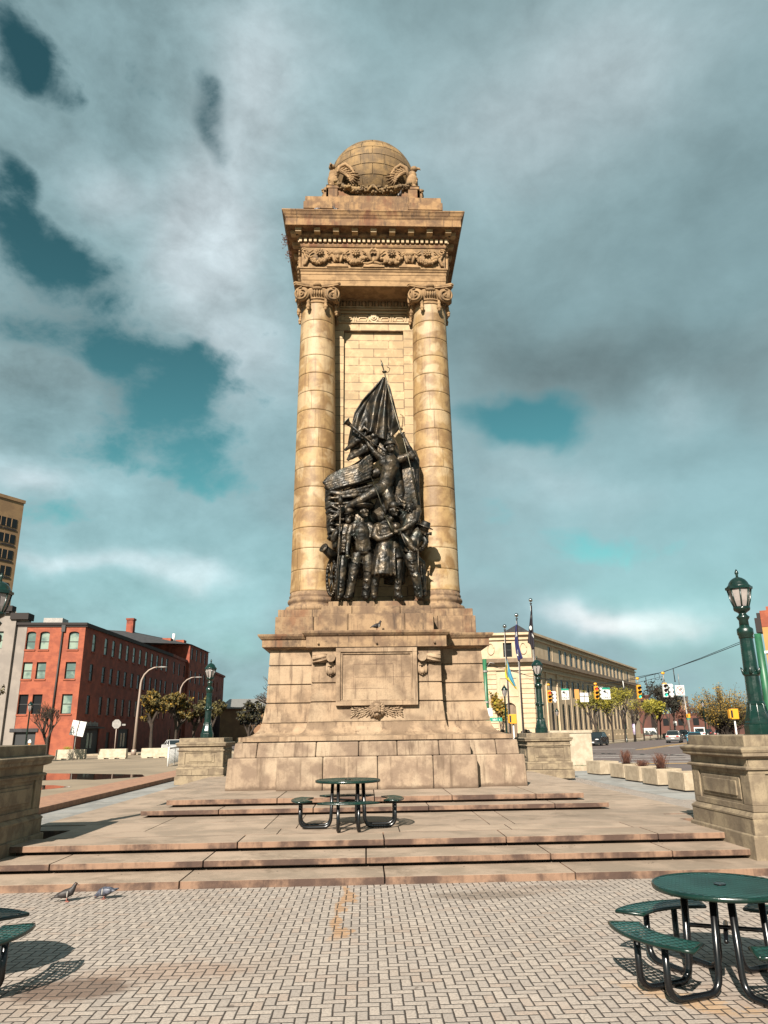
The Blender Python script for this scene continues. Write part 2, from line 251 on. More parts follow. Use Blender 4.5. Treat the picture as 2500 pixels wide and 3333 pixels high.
def herring_mat():
    m = bpy.data.materials.new('brick_paving'); m.use_nodes = True; t = NT(m.node_tree); b = t.n['Principled BSDF']
    P = t.new('ShaderNodeTexCoord').outputs['Object']
    _, wn = t.noise(P, 6, 2); wob = t.vmath('SCALE', t.vmath('SUBTRACT', wn, (.5, .5, .5)), None, .012)
    S = t.vmath('SCALE', t.vmath('ADD', P, wob), None, 1 / .0875)
    x, y, _z = t.sep(S)
    i = t.math('FLOOR', x); j = t.math('FLOOR', y); fx = t.math('FRACT', x); fy = t.math('FRACT', y)
    k = t.math('FLOORED_MODULO', t.math('SUBTRACT', i, j), 4.0)
    def eq(v): return t.math('COMPARE', k, float(v), .1)
    e0, e1, e2, e3 = eq(0), eq(1), eq(2), eq(3)
    dL = t.math('ADD', fx, e1); dR = t.math('ADD', t.math('SUBTRACT', 1.0, fx), e0)
    dB = t.math('ADD', fy, e2); dT = t.math('ADD', t.math('SUBTRACT', 1.0, fy), e3)
    d = t.math('MINIMUM', t.math('MINIMUM', dL, dR), t.math('MINIMUM', dB, dT))
    ai = t.math('SUBTRACT', i, e1); aj = t.math('SUBTRACT', j, e2)
    cx = t.new('ShaderNodeCombineXYZ'); t.put(cx.inputs[0], ai); t.put(cx.inputs[1], aj)
    wn2 = t.new('ShaderNodeTexWhiteNoise', noise_dimensions='2D'); t.put(wn2.inputs[0], cx.outputs[0]); rnd = wn2.outputs[0]
    base = t.mix(rnd, (.395, .328, .275), (.285, .24, .208))
    r2 = t.math('GREATER_THAN', rnd, .93); base = t.mix(t.math('MULTIPLY', r2, .5), base, (.40, .29, .22))
    f, _ = t.noise(P, 45, 4, .7); base = t.mix(t.ramp(f, .35, .75), base, (.20, .165, .14))
    f, _ = t.noise(P, .9, 6, .65, .3); base = t.mix(t.math('MULTIPLY', t.ramp(f, .5, .75), .35), base, (.42, .36, .31))
    f, _ = t.noise(P, .55, 4, .6, .3); base = t.mix(t.math('MULTIPLY', t.ramp(f, .52, .7), .4), base, (.24, .16, .11))
    X, Y, _ = t.sep(P)
    nz, _ = t.noise(P, 3.2, 6, .75)
    # rust trail running from the step towards the viewer, more under the right hand table
    def trail(cx0, kx, y0, y1, wd, amt):
        cxx = t.math('ADD', t.math('MULTIPLY', t.math('SUBTRACT', Y, y0), kx), cx0); n8, _ = t.noise(P, 1.6, 4, .6); cxx = t.math('ADD', cxx, t.math('MULTIPLY', t.math('SUBTRACT', n8, .5), .55))
        q = t.math('ABSOLUTE', t.math('SUBTRACT', X, cxx)); q = t.math('ADD', q, t.math('MULTIPLY', t.math('SUBTRACT', nz, .42), -wd * 9.0))
        g = t.ramp(q, wd * .3, wd, 1, 0); g = t.math('MULTIPLY', g, t.math('MULTIPLY', t.ramp(Y, y0 - .1, y0 + .3), t.ramp(Y, y1 - .2, y1 + .1, 1, 0)))
        return t.math('MULTIPLY', g, amt)
    base = t.mix(trail(-.62, .045, 8.1, 10.9, .05, .65), base, (.34, .17, .06))
    base = t.mix(trail(2.45, -.75, 5.8, 6.7, .12, .3), base, (.50, .24, .03))
    # damp dark stains
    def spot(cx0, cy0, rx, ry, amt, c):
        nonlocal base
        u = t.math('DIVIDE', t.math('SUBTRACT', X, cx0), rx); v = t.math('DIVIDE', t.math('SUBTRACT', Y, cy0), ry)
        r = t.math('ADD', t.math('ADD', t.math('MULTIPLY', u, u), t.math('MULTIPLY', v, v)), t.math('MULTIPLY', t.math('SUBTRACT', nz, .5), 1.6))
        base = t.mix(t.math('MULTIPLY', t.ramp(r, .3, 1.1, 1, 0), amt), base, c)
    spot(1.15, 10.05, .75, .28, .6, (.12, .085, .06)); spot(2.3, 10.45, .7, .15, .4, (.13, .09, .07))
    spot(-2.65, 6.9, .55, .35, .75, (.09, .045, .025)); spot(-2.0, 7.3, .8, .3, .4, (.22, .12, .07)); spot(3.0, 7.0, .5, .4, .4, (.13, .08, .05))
    f, _ = t.noise(P, 6.5, 1, .4); base = t.mix(t.math('MULTIPLY', t.ramp(f, .74, .77), .7), base, (.10, .075, .06))
    jn, _ = t.noise(P, 9, 3, .6)
    jw = t.math('ADD', .028, t.math('MULTIPLY', jn, .075))
    jt = t.math('LESS_THAN', d, jw)
    col = t.mix(jt, base, (.035, .023, .016)); t.put(b.inputs['Base Color'], t.vmath('SCALE', col, None, .95)); b.inputs['Roughness'].default_value = .85
    h = t.ramp(d, .02, .14); h = t.math('ADD', h, t.math('MULTIPLY', f, .15)); h = t.math('ADD', h, t.math('MULTIPLY', rnd, .25))
    bp = t.new('ShaderNodeBump'); bp.inputs['Strength'].default_value = .7; bp.inputs['Distance'].default_value = .012; t.put(bp.inputs['Height'], h); t.l.new(bp.outputs[0], b.inputs['Normal'])
    return m
M['herring'] = herring_mat()
def mesh_metal():
    m = bpy.data.materials.new('expanded_metal'); m.use_nodes = True; t = NT(m.node_tree); b = t.n['Principled BSDF']
    P = t.new('ShaderNodeTexCoord').outputs['Object']
    x, y, z = t.sep(t.vmath('SCALE', P, None, 1 / .042))
    y = t.math('MULTIPLY', y, .62)
    row = t.math('FLOOR', y); x = t.math('ADD', x, t.math('MULTIPLY', t.math('MODULO', t.math('ABSOLUTE', row), 2.0), .5))
    u = t.math('ABSOLUTE', t.math('SUBTRACT', t.math('FRACT', x), .5)); v = t.math('ABSOLUTE', t.math('SUBTRACT', t.math('FRACT', y), .5))
    dd = t.math('ADD', u, t.math('MULTIPLY', v, 1.0))
    hole = t.math('LESS_THAN', dd, .40)
    n = t.new('ShaderNodeNewGeometry'); nz = t.sep(n.outputs['Normal'])[2]; top = t.math('GREATER_THAN', t.math('ABSOLUTE', nz), .6)
    hole = t.math('MULTIPLY', hole, top)
    f, _ = t.noise(P, 2.5, 3); t.put(b.inputs['Base Color'], t.mix(t.ramp(f, .4, .6), (.005, .034, .028), (.012, .062, .052)))
    b.inputs['Roughness'].default_value = .4
    bp = t.new('ShaderNodeBump'); bp.inputs['Strength'].default_value = .8; bp.inputs['Distance'].default_value = .006; t.put(bp.inputs['Height'], t.ramp(dd, .38, .5)); t.l.new(bp.outputs[0], b.inputs['Normal'])
    tp = t.new('ShaderNodeBsdfTransparent'); mx = t.new('ShaderNodeMixShader'); t.put(mx.inputs[0], hole); t.l.new(b.outputs[0], mx.inputs[1]); t.l.new(tp.outputs[0], mx.inputs[2])
    t.l.new(mx.outputs[0], t.n['Material Output'].inputs[0]); return m
M['mesh_metal'] = mesh_metal()
def masonry_mat(name, c1, c2, bw, bh, mort=(.12, .07, .04), rough=.75, ms=.012, off=.5):
    c1, c2, mort = [tuple(q * .62 for q in c) for c in (c1, c2, mort)]
    m = bpy.data.materials.new(name); m.use_nodes = True; t = NT(m.node_tree); b = t.n['Principled BSDF']
    P = t.new('ShaderNodeTexCoord').outputs['Object']; x, y, z = t.sep(P)
    c = t.new('ShaderNodeCombineXYZ'); t.put(c.inputs[0], x); t.put(c.inputs[1], z)
    k = t.new('ShaderNodeTexBrick'); t.put(k.inputs['Vector'], c.outputs[0]); k.inputs['Color1'].default_value = (*c1, 1); k.inputs['Color2'].default_value = (*c2, 1)
    k.inputs['Mortar'].default_value = (*mort, 1); k.inputs['Scale'].default_value = 1; k.inputs['Mortar Size'].default_value = ms; k.inputs['Brick Width'].default_value = bw; k.inputs['Row Height'].default_value = bh; k.offset = off
    f, _ = t.noise(P, 3, 6, .65, .4); col = t.mix(t.math('MULTIPLY', t.ramp(f, .45, .65), .45), k.outputs[0], tuple(min(1, q * 1.6) for q in c1))
    f, _ = t.noise(P, 1.2, 6, .7, .4); col = t.mix(t.math('MULTIPLY', t.ramp(f, .5, .7), .4), col, tuple(q * .5 for q in c1))
    t.put(b.inputs['Base Color'], col); b.inputs['Roughness'].default_value = rough
    bp = t.new('ShaderNodeBump'); bp.inputs['Strength'].default_value = .5; bp.inputs['Distance'].default_value = .02; t.put(bp.inputs['Height'], t.math('ADD', t.math('MULTIPLY', k.outputs[1], -1.0), t.math('MULTIPLY', f, .6))); t.l.new(bp.outputs[0], b.inputs['Normal'])
    MATS[name] = m; return m
M['ashlar'] = masonry_mat('ashlar_wall', (.50, .35, .19), (.41, .275, .135), .95, .30, (.20, .125, .065), ms=.014)
M['rusticated'] = masonry_mat('rusticated_wall', (.60, .46, .31), (.54, .41, .27), 60, .62, (.28, .19, .12), ms=.04)

# ------------------------------------------------------------------ mesh builder
class MB:
    def __init__(s): s.v = []; s.f = []; s.M = None; s.sm = []
    def add(s, vs, fs, smooth=False):
        b = len(s.v)
        for p in vs:
            p = Vector(p); s.v.append(s.M @ p if s.M is not None else p)
        for f in fs: s.f.append(tuple(b + i for i in f)); s.sm.append(smooth)
    def frus(s, a, b):   # a, b = (x0,x1,y0,y1,z)
        v = [(a[0], a[2], a[4]), (a[1], a[2], a[4]), (a[1], a[3], a[4]), (a[0], a[3], a[4]), (b[0], b[2], b[4]), (b[1], b[2], b[4]), (b[1], b[3], b[4]), (b[0], b[3], b[4])]
        s.add(v, [(3, 2, 1, 0), (4, 5, 6, 7), (0, 1, 5, 4), (1, 2, 6, 5), (2, 3, 7, 6), (3, 0, 4, 7)])
    def box(s, x0, x1, y0, y1, z0, z1): s.frus((x0, x1, y0, y1, z0), (x0, x1, y0, y1, z1))
    def loft(s, secs, smooth=False):
        vs = []; fs = []; n = len(secs)
        for a in secs: vs += [(a[0], a[2], a[4]), (a[1], a[2], a[4]), (a[1], a[3], a[4]), (a[0], a[3], a[4])]
        fs.append((3, 2, 1, 0)); fs.append(tuple(4 * (n - 1) + i for i in range(4)))
        for i in range(n - 1):
            for k in range(4): q = (k + 1) % 4; fs.append((4 * i + k, 4 * i + q, 4 * i + 4 + q, 4 * i + 4 + k))
        s.add(vs, fs, smooth)
    def prism(s, pts, z0, z1, top=None):
        n = len(pts); top = top or pts
        v = [(p[0], p[1], z0) for p in pts] + [(p[0], p[1], z1) for p in top]
        f = [tuple(range(n - 1, -1, -1)), tuple(range(n, 2 * n))] + [(i, (i + 1) % n, n + (i + 1) % n, n + i) for i in range(n)]
        s.add(v, f)
    def prismxz(s, pts, y0, y1):   # outline in x,z extruded along y (front y0)
        n = len(pts)
        v = [(p[0], y0, p[1]) for p in pts] + [(p[0], y1, p[1]) for p in pts]
        f = [tuple(range(n)), tuple(range(2 * n - 1, n - 1, -1))] + [((i + 1) % n, i, n + i, n + (i + 1) % n) for i in range(n)]
        s.add(v, f)
    def lathe(s, prof, c=(0, 0, 0), n=24, smooth=True, rot=0.0, sc=(1, 1)):
        v = []; f = []; m = len(prof)
        for r, z in prof:
            for i in range(n):
                a = 2 * pi * i / n + rot; v.append((c[0] + r * sc[0] * cos(a), c[1] + r * sc[1] * sin(a), c[2] + z))
        for k in range(m - 1):
            for i in range(n): j = (i + 1) % n; f.append((k * n + i, k * n + j, (k + 1) * n + j, (k + 1) * n + i))
        f.append(tuple(range(n - 1, -1, -1))); f.append(tuple((m - 1) * n + i for i in range(n)))
        s.add(v, f, smooth)
    def tube(s, pts, rad, n=8, smooth=True, cap=True, flat=1.0):
        pts = [Vector(p) for p in pts]; m = len(pts)
        if not isinstance(rad, (list, tuple)): rad = [rad] * m
        v = []; f = []; up = Vector((0, 0, 1)); prev = None
        for k, p in enumerate(pts):
            d = (pts[min(k + 1, m - 1)] - pts[max(k - 1, 0)])
            if d.length < 1e-9: d = Vector((0, 0, 1))
            d.normalize()
            if prev is None:
                a = d.cross(up)
                if a.length < .05: a = d.cross(Vector((1, 0, 0)))
            else: a = prev - d * prev.dot(d)
            a.normalize(); b = d.cross(a); prev = a
            for i in range(n):
                t = 2 * pi * i / n; v.append(p + (a * cos(t) + b * sin(t) * flat) * rad[k])
        for k in range(m - 1):
            for i in range(n): j = (i + 1) % n; f.append((k * n + i, k * n + j, (k + 1) * n + j, (k + 1) * n + i))
        if cap: f.append(tuple(range(n - 1, -1, -1))); f.append(tuple((m - 1) * n + i for i in range(n)))
        s.add(v, f, smooth)
    def ell(s, c, r, rot=None, n=12, m=8):
        if not isinstance(r, (tuple, list)): r = (r, r, r)
        c = Vector(c); E = Euler(rot).to_matrix() if rot else None
        v = []; f = []
        for k in range(m + 1):
            ph = pi * k / m
            for i in range(n):
                t = 2 * pi * i / n; p = Vector((r[0] * sin(ph) * cos(t), r[1] * sin(ph) * sin(t), r[2] * cos(ph)))
                if E: p = E @ p
                v.append(c + p)
        for k in range(m):
            for i in range(n):
                j = (i + 1) % n
                if k == 0: f.append((i, n + i, n + j))
                elif k == m - 1: f.append((k * n + i, (k + 1) * n + i, k * n + j))
                else: f.append((k * n + i, (k + 1) * n + i, (k + 1) * n + j, k * n + j))
        s.add(v, f, True)
    def sheet(s, fn, nu, nv, th=.01):   # fn(u,v)->Vector ; two-sided sheet with thickness
        g = [[Vector(fn(i / nu, j / nv)) for j in range(nv + 1)] for i in range(nu + 1)]
        v = []; f = []; idx = lambda i, j, b: (i * (nv + 1) + j) * 2 + b
        for i in range(nu + 1):
            for j in range(nv + 1):
                du = g[min(i + 1, nu)][j] - g[max(i - 1, 0)][j]; dv = g[i][min(j + 1, nv)] - g[i][max(j - 1, 0)]
                nn = du.cross(dv); nn = nn.normalized() if nn.length > 1e-9 else Vector((0, -1, 0))
                v.append(g[i][j] + nn * th / 2); v.append(g[i][j] - nn * th / 2)
        for i in range(nu):
            for j in range(nv):
                f.append((idx(i, j, 0), idx(i + 1, j, 0), idx(i + 1, j + 1, 0), idx(i, j + 1, 0)))
                f.append((idx(i, j, 1), idx(i, j + 1, 1), idx(i + 1, j + 1, 1), idx(i + 1, j, 1)))
        for i in range(nu):
            f.append((idx(i, 0, 0), idx(i, 0, 1), idx(i + 1, 0, 1), idx(i + 1, 0, 0))); f.append((idx(i, nv, 0), idx(i + 1, nv, 0), idx(i + 1, nv, 1), idx(i, nv, 1)))
        for j in range(nv):
            f.append((idx(0, j, 0), idx(0, j + 1, 0), idx(0, j + 1, 1), idx(0, j, 1))); f.append((idx(nu, j, 0), idx(nu, j, 1), idx(nu, j + 1, 1), idx(nu, j + 1, 0)))
        s.add(v, f, True)
    def mesh(s, name, mat):
        me = bpy.data.meshes.new(name); me.from_pydata([tuple(p) for p in s.v], [], s.f)
        me.polygons.foreach_set('use_smooth', s.sm)
        for q in (mat if isinstance(mat, (list, tuple)) else [mat]): me.materials.append(M[q] if isinstance(q, str) else q)
        me.update(); return me
    def build(s, name, mat, parent=None, bevel=0.0, loc=None, rot=None, matfn=None, label=None, remesh=None, disp=None):
        me = s.mesh(name, mat); o = bpy.data.objects.new(name, me); COL.objects.link(o)
        if matfn:
            for p in me.polygons: p.material_index = matfn(p)
        if parent: o.parent = parent
        if loc: o.location = loc
        if rot: o.rotation_euler = rot
        if bevel:
            b = o.modifiers.new('bevel', 'BEVEL'); b.width = bevel; b.segments = 2; b.limit_method = 'ANGLE'; b.angle_limit = radians(40)
        if remesh:
            r = o.modifiers.new('remesh', 'REMESH'); r.mode = 'VOXEL'; r.voxel_size = remesh; r.use_smooth_shade = True
            sm = o.modifiers.new('smooth', 'SMOOTH'); sm.factor = .5; sm.iterations = 2
            if disp:
                tx = bpy.data.textures.new(name + '_folds', 'CLOUDS'); tx.noise_scale = disp[1]; tx.noise_depth = 2
                d = o.modifiers.new('folds', 'DISPLACE'); d.texture = tx; d.strength = disp[0]; d.mid_level = .5; d.texture_coords = 'LOCAL'
        if label: o['label'] = label
        return o
def tag(o, label=None, cat=None, group=None, kind=None):
    if label: o['label'] = label
    if cat: o['category'] = cat
    if group: o['group'] = group
    if kind: o['kind'] = kind
    return o
def thing(name, label, cat, loc=(0, 0, 0), rz=0.0, group=None):
    o = bpy.data.objects.new(name, None); COL.objects.link(o); o.location = loc; o.rotation_euler = (0, 0, rz); o.empty_display_size = .2
    return tag(o, label, cat, group)
def kids(o): return [c for c in COL.objects if c.parent == o]
def copy_tree(o, parent=None):
    c = o.copy(); COL.objects.link(c)
    if parent: c.parent = parent
    for ch in kids(o): copy_tree(ch, c)
    return c
def dup(o, loc, rz, label, group=None, scale=None):
    c = copy_tree(o); c.location = loc; c.rotation_euler = (0, 0, rz); c['label'] = label
    if group: c['group'] = group
    if scale: c.scale = scale if isinstance(scale, tuple) else (scale,) * 3
    return c
def struct(mb, name, mat, **k): o = mb.build(name, mat, **k); o['kind'] = 'structure'; return o
def text_part(txt, size, mat, parent, mtx, name='lettering', ext=.003):
    cu = bpy.data.curves.new(name, 'FONT'); cu.body = txt; cu.size = size; cu.extrude = ext; cu.align_x = 'CENTER'; cu.align_y = 'CENTER'; cu.offset = size * .012
    t = bpy.data.objects.new(name + '_tmp', cu); COL.objects.link(t)
    dg = bpy.context.evaluated_depsgraph_get(); me = bpy.data.meshes.new_from_object(t.evaluated_get(dg)); bpy.data.objects.remove(t)
    me.materials.clear(); me.materials.append(M[mat]); o = bpy.data.objects.new(name, me); COL.objects.link(o); o.parent = parent; o.matrix_local = mtx; return o

# ================================================================== SETTING: ground, plaza, steps, road
mb = MB(); mb.box(-900, 900, -60, 1500, -2.0, -.03); struct(mb, 'ground', 'ground')
mb = MB(); mb.box(-7.4, 8.6, -8, 40.2, -.4, 0); mb.box(-16, -7.4, -8, 14, -.4, 0); mb.box(8.6, 16, -8, 22, -.4, 0); struct(mb, 'brick_pavement', 'herring')
M['paver_grey'] = pmat('paver_grey', (.36, .34, .31), (.26, .25, .235), 2.0, .9, .5, 14, speck=.4, patch=((.43, .42, .40), .6, .5))
mb = MB(); mb.box(-8.85, -7.4, 14, 60, -.4, .004); mb.box(8.6, 9.2, 22, 42, -.4, .004); mb.box(9.2, 11.0, 22, 40.2, -.4, .004); struct(mb, 'side_pavement', 'paver_grey')
mb = MB(); mb.box(-60, -8.85, 14, 84, -.5, -.004); mb.box(-60, -16, -8, 14, -.5, -.004); mb.box(-8.85, 6, 60, 84, -.5, -.008); struct(mb, 'left_plaza', 'plaza_tan')
# pools of standing water
def blobpoly(cx, cy, pts): return [(cx + x, cy + y) for x, y in pts]
mb = MB()
mb.prism([(-23.5, 46.8), (-16, 43.6), (-12.0, 41.5), (-11.2, 39.2), (-13.0, 37.2), (-14.2, 37.9), (-16.4, 37.0), (-18.5, 38.6), (-23, 40)], -.02, .003)
struct(mb, 'pool_water', 'water')
mb = MB(); mb.prism([(-18.5, 35.2), (-13.4, 33.6), (-12.2, 32.4), (-12.9, 30.8), (-14.2, 30.9), (-18.5, 31.4)], -.02, .003); struct(mb, 'puddle_water', 'water')
# brick coping beside the pool
cop = MB(); cop.box(-10.35, -8.85, 13.5, 60, 0, .17); cop.box(-11.0, -10.35, 13.5, 60, 0, .06)
M['coping_brick'] = pmat('coping_brick', (.47, .25, .15), (.36, .19, .12), 5.0, .85, .6, 26, speck=.4)
tag(cop.build('brick_coping_wall', 'coping_brick', None, bevel=.02), 'low brown brick coping wall running back beside the pool and grey paving', 'low wall')
# road to the right
mb = MB(); mb.box(11.0, 400, 22, 400, -.5, -.004); mb.box(-60, 11.0, 84, 400, -.5, -.012); struct(mb, 'road', 'asphalt')
# far pavements with kerbs
sd_ = Vector((35.12, 60.72, 0)).normalized(); nd_ = Vector((.866, -.5, 0))
def strip(mb, p, q, w0, w1, z0, z1, n=nd_):
    p = Vector(p); q = Vector(q); a = p + n * w0; b = q + n * w0; c = q + n * w1; d = p + n * w1
    mb.prism([(a.x, a.y), (d.x, d.y), (c.x, c.y), (b.x, b.y)], z0, z1)
mb = MB(); P0 = Vector((19.4, 92.4, 0)); P1 = P0 + sd_ * 190; strip(mb, P0, P1, -30, 6.0, -.3, .14)
mb.box(-60, 19.0, 84, 91.5, -.3, .12)
struct(mb, 'sidewalk', 'concrete')
mb = MB(); mb.prism([(38, 45), (60, 34), (200, 180), (200, 260), (62, 104)], -.3, .14); struct(mb, 'far_sidewalk', 'concrete')
mb = MB()
def line(mb, x0, y0, x1, y1, w=.15, z=.0):
    d = Vector((x1 - x0, y1 - y0)); n = Vector((-d.y, d.x)).normalized() * w / 2
    mb.prism([(x0 - n.x, y0 - n.y), (x1 - n.x, y1 - n.y), (x1 + n.x, y1 + n.y), (x0 + n.x, y0 + n.y)], z - .003, z)
line(mb, 12, 58.0, 34, 58.6, .35); line(mb, 12, 54.6, 34, 55.2, .35)
for k in range(7): line(mb, 20.0 + k * 1.5, 52.4 - k * .25, 22.2 + k * 1.5, 50.2 - k * .25, .22)
line(mb, 15, 46.5, 34, 43.5, .3); line(mb, 17, 50.6, 27, 48.6, .2)
line(mb, 22, 77, 27, 77.6, .3); line(mb, 33, 84, 37.5, 90.5, .25); line(mb, 33, 84, 40, 83.4, .25)
struct(mb, 'road_markings', 'white_paint')
mb = MB(); line(mb, 25.5, 73, 60, 132, .3); line(mb, 26.2, 73, 60.7, 132, .2); line(mb, 15, 44.6, 34, 41.8, .5); struct(mb, 'centre_line', 'yellow_paint')

# ---- stone platform with its steps (one sheet of slabs per tread, with nosings)
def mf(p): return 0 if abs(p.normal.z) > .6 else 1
def slabs(mb, x0, x1, y0, y1, z0, z1, cuts, gap=.009):
    xs = [x0] + list(cuts) + [x1]
    for a, b in zip(xs[:-1], xs[1:]): mb.box(a + (gap if a != x0 else 0), b - (gap if b != x1 else 0), y0, y1, z0, z1)
mb = MB()
slabs(mb, -13, 14, 10.86, 11.75, -.1, .095, (-9.2, -6.1, -2.75, -.03, 2.55, 6.6, 9.3))
slabs(mb, -5.72, 5.44, 11.60, 12.5, .145, .228, (-4.75, -2.6, -.28, 2.4, 4.2))
slabs(mb, -5.72, 5.44, 12.37, 13.2, .278, .366, (-2.25, .0, 1.9, 4.3))
mb.box(-5.7, 5.42, 11.85, 34.5, -.1, .15); mb.box(-5.7, 5.42, 12.62, 34.5, .0, .28)
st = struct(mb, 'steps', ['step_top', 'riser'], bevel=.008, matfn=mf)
mb = MB()
ys_ = [13.206, 13.95, 15.1, 16.4, 18.6, 21, 24, 27, 30, 34.5]
for i in range(len(ys_) - 1):
    cuts = {0: (-1.75, .28, 2.15, 4.2), 1: (-4.1, -2.05, -1.5, 1.9, 2.35), 2: (-4.1, -2.05, -1.5, 1.9, 2.35), 3: (-4.1, 4.1)}.get(i, (-5.2, 5.0))
    xe = 6.35 if i > 1 else 5.44
    slabs(mb, -xe - .05, xe, ys_[i] + .006, ys_[i + 1] - .006, .02 if i > 1 else .25, .366 - (.0005 if i % 2 else 0), cuts)
mb.box(-6.3, 6.3, 14.4, 34.3, -.1, .355)
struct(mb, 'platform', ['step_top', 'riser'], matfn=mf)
mb = MB()
slabs(mb, -4.80, 4.72, 16.10, 29.4, .412, .50, (-3.25, -1.35, 1.0, 3.6)); mb.box(-4.72, 4.62, 16.32, 29.2, .3, .412)
slabs(mb, -4.45, 4.38, 16.70, 28.8, .548, .648, (-2.15, -.1, 1.55, 3.35)); mb.box(-4.38, 4.30, 16.94, 28.6, .45, .548)
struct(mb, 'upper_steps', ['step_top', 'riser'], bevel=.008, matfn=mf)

# ================================================================== MONUMENT
YC = 22.68
mon = thing('monument', 'tall tan stone war monument with columns and a carved globe on top', 'monument', (0, YC, .648))
Z0 = .648
def mp(name, mb, mat, parent=None, **k):     # monument parts are modelled in metres above the pavement, centred on the shaft
    for i in range(len(mb.v)): mb.v[i] = mb.v[i] - Vector((0, 0, Z0))
    return mb.build(name, mat, parent or mon, **k)
def split(mb, hw0, hw1, y0, y1, Y0, Y1, z0, z1, fr, g=.006):
    for a, b in zip(fr[:-1], fr[1:]):
        ga = g if a != -1 else 0; gb = g if b != 1 else 0
        mb.frus((a * hw0 + ga, b * hw0 - gb, y0, y1, z0), (a * hw1 + ga, b * hw1 - gb, Y0, Y1, z1))
mb = MB()
split(mb, 3.67, 3.635, -3.67, 3.67, -3.635, 3.635, Z0 - .01, 1.385, (-1, -.62, .62, 1))
split(mb, 3.535, 3.50, -3.535, 3.535, -3.50, 3.50, 1.385, 1.735, (-1, -.84, -.5, .5, .84, 1))
mp('base_tier', mb, 'stone_tier', bevel=.025)
mb = MB()
split(mb, 2.405, 2.395, -4.07, 4.07, -4.06, 4.06, Z0 - .01, 1.40, (-1, -.545, .0, .555, 1))
split(mb, 2.275, 2.25, -3.945, 3.945, -3.92, 3.92, 1.40, 1.742, (-1, -.655, -.2, .21, .66, 1))
mp('base_tier', mb, 'stone_tier', bevel=.03)
def flare(hb, ht, yb, yt, z0, zl, z1, n=10):
    s = [(-hb, hb, -yb, yb, z0), (-hb, hb, -yb, yb, zl)]
    for i in range(1, n + 1):
        a = i / n * pi / 2; k = 1 - sin(a) ** .9; q = (1 - cos(a)) ** 1.0
        h = ht + (hb - .02 - ht) * k; y = yt + (yb - .02 - yt) * k
        s.append((-h, h, -y, y, zl + (z1 - zl) * q))
    return s
mb = MB()
mb.loft(flare(3.43, 2.95, 3.43, 2.95, 1.762, 1.87, 2.20)); mb.box(-3.34, 3.34, -3.34, 3.34, 1.70, 1.80)
mp('flared_course', mb, 'stone_base')
mb = MB(); mb.loft(flare(2.18, 1.745, 3.845, 3.41, 1.770, 1.876, 2.21)); mb.box(-2.09, 2.09, -3.755, 3.755, 1.70, 1.80); mp('flared_course', mb, 'stone_base')
def course(mb, h0, h1, y0, y1, z0, z1): mb.frus((-h0, h0, -y0, y0, z0), (-h1, h1, -y1, y1, z1))
mb = MB()
zs_ = [2.20, 2.70, 3.17, 3.66, 4.08]; hs = [2.935, 2.855, 2.84, 2.825, 2.80]
for i in range(4):
    course(mb, hs[i], hs[i + 1], hs[i], hs[i + 1], zs_[i] + .014, zs_[i + 1] - .014)
    mb.box(-hs[i + 1] + .04, hs[i + 1] - .04, -hs[i + 1] + .04, hs[i + 1] - .04, zs_[i + 1] - .02, zs_[i + 1] + .02)
mp('pedestal', mb, 'stone_base', bevel=.012)
mb = MB(); hs2 = [1.735, 1.685, 1.67, 1.665, 1.66]
for i in range(4):
    course(mb, hs2[i], hs2[i + 1], hs2[i] + 1.66, hs2[i + 1] + 1.66, zs_[i] + .018, zs_[i + 1] - .014)
    mb.box(-hs2[i + 1] + .04, hs2[i + 1] - .04, -hs2[i + 1] - 1.62, hs2[i + 1] + 1.62, zs_[i + 1] - .02, zs_[i + 1] + .02)
mp('pedestal', mb, 'stone_base', bevel=.012)
# base cornice
def cornice(mb, hx, hy, prof):
    mb.loft([(-(hx + d), hx + d, -(hy + d), hy + d, z) for d, z in prof])
mb = MB(); cornice(mb, 2.80, 2.80, [(0, 4.06), (.02, 4.07), (.10, 4.10), (.20, 4.13), (.20, 4.31), (.215, 4.315), (.24, 4.33), (.30, 4.40), (.315, 4.445), (.30, 4.455)])
mp('base_cornice', mb, 'stone_ledge')
mb = MB(); cornice(mb, 1.66, 3.32, [(0, 4.05), (.02, 4.055), (.08, 4.06), (.15, 4.065), (.15, 4.34), (.165, 4.345), (.19, 4.36), (.25, 4.42), (.262, 4.468), (.25, 4.48)])
for x in (-1.5, 0, 1.5): mb.tube([(x, -3.46, 4.16), (x, -3.53, 4.16)], .03, 8)
mp('base_cornice', mb, 'stone_ledge')
# pedestals of the columns and of the bronze
mb = MB()
split(mb, 2.71, 2.71, -2.71, 2.71, -2.71, 2.71, 4.44, 4.965, (-1, -.62, .62, 1)); split(mb, 2.65, 2.65, -2.65, 2.65, -2.65, 2.65, 4.965, 5.17, (-1, .3, 1))
mp('column_plinth', mb, 'stone_ledge', bevel=.015)
mb = MB()
split(mb, 1.52, 1.515, -3.19, 3.19, -3.185, 3.185, 4.47, 4.965, (-1, -.49, .50, 1)); split(mb, 1.46, 1.455, -3.12, 3.12, -3.115, 3.115, 4.965, 5.185, (-1, -.44, .44, 1)); split(mb, 1.285, 1.28, -2.95, 2.95, -2.945, 2.945, 5.18, 5.335, (-1, -.6, -.02, .6, 1))
mp('sculpture_plinth', mb, 'stone_ledge', bevel=.015)
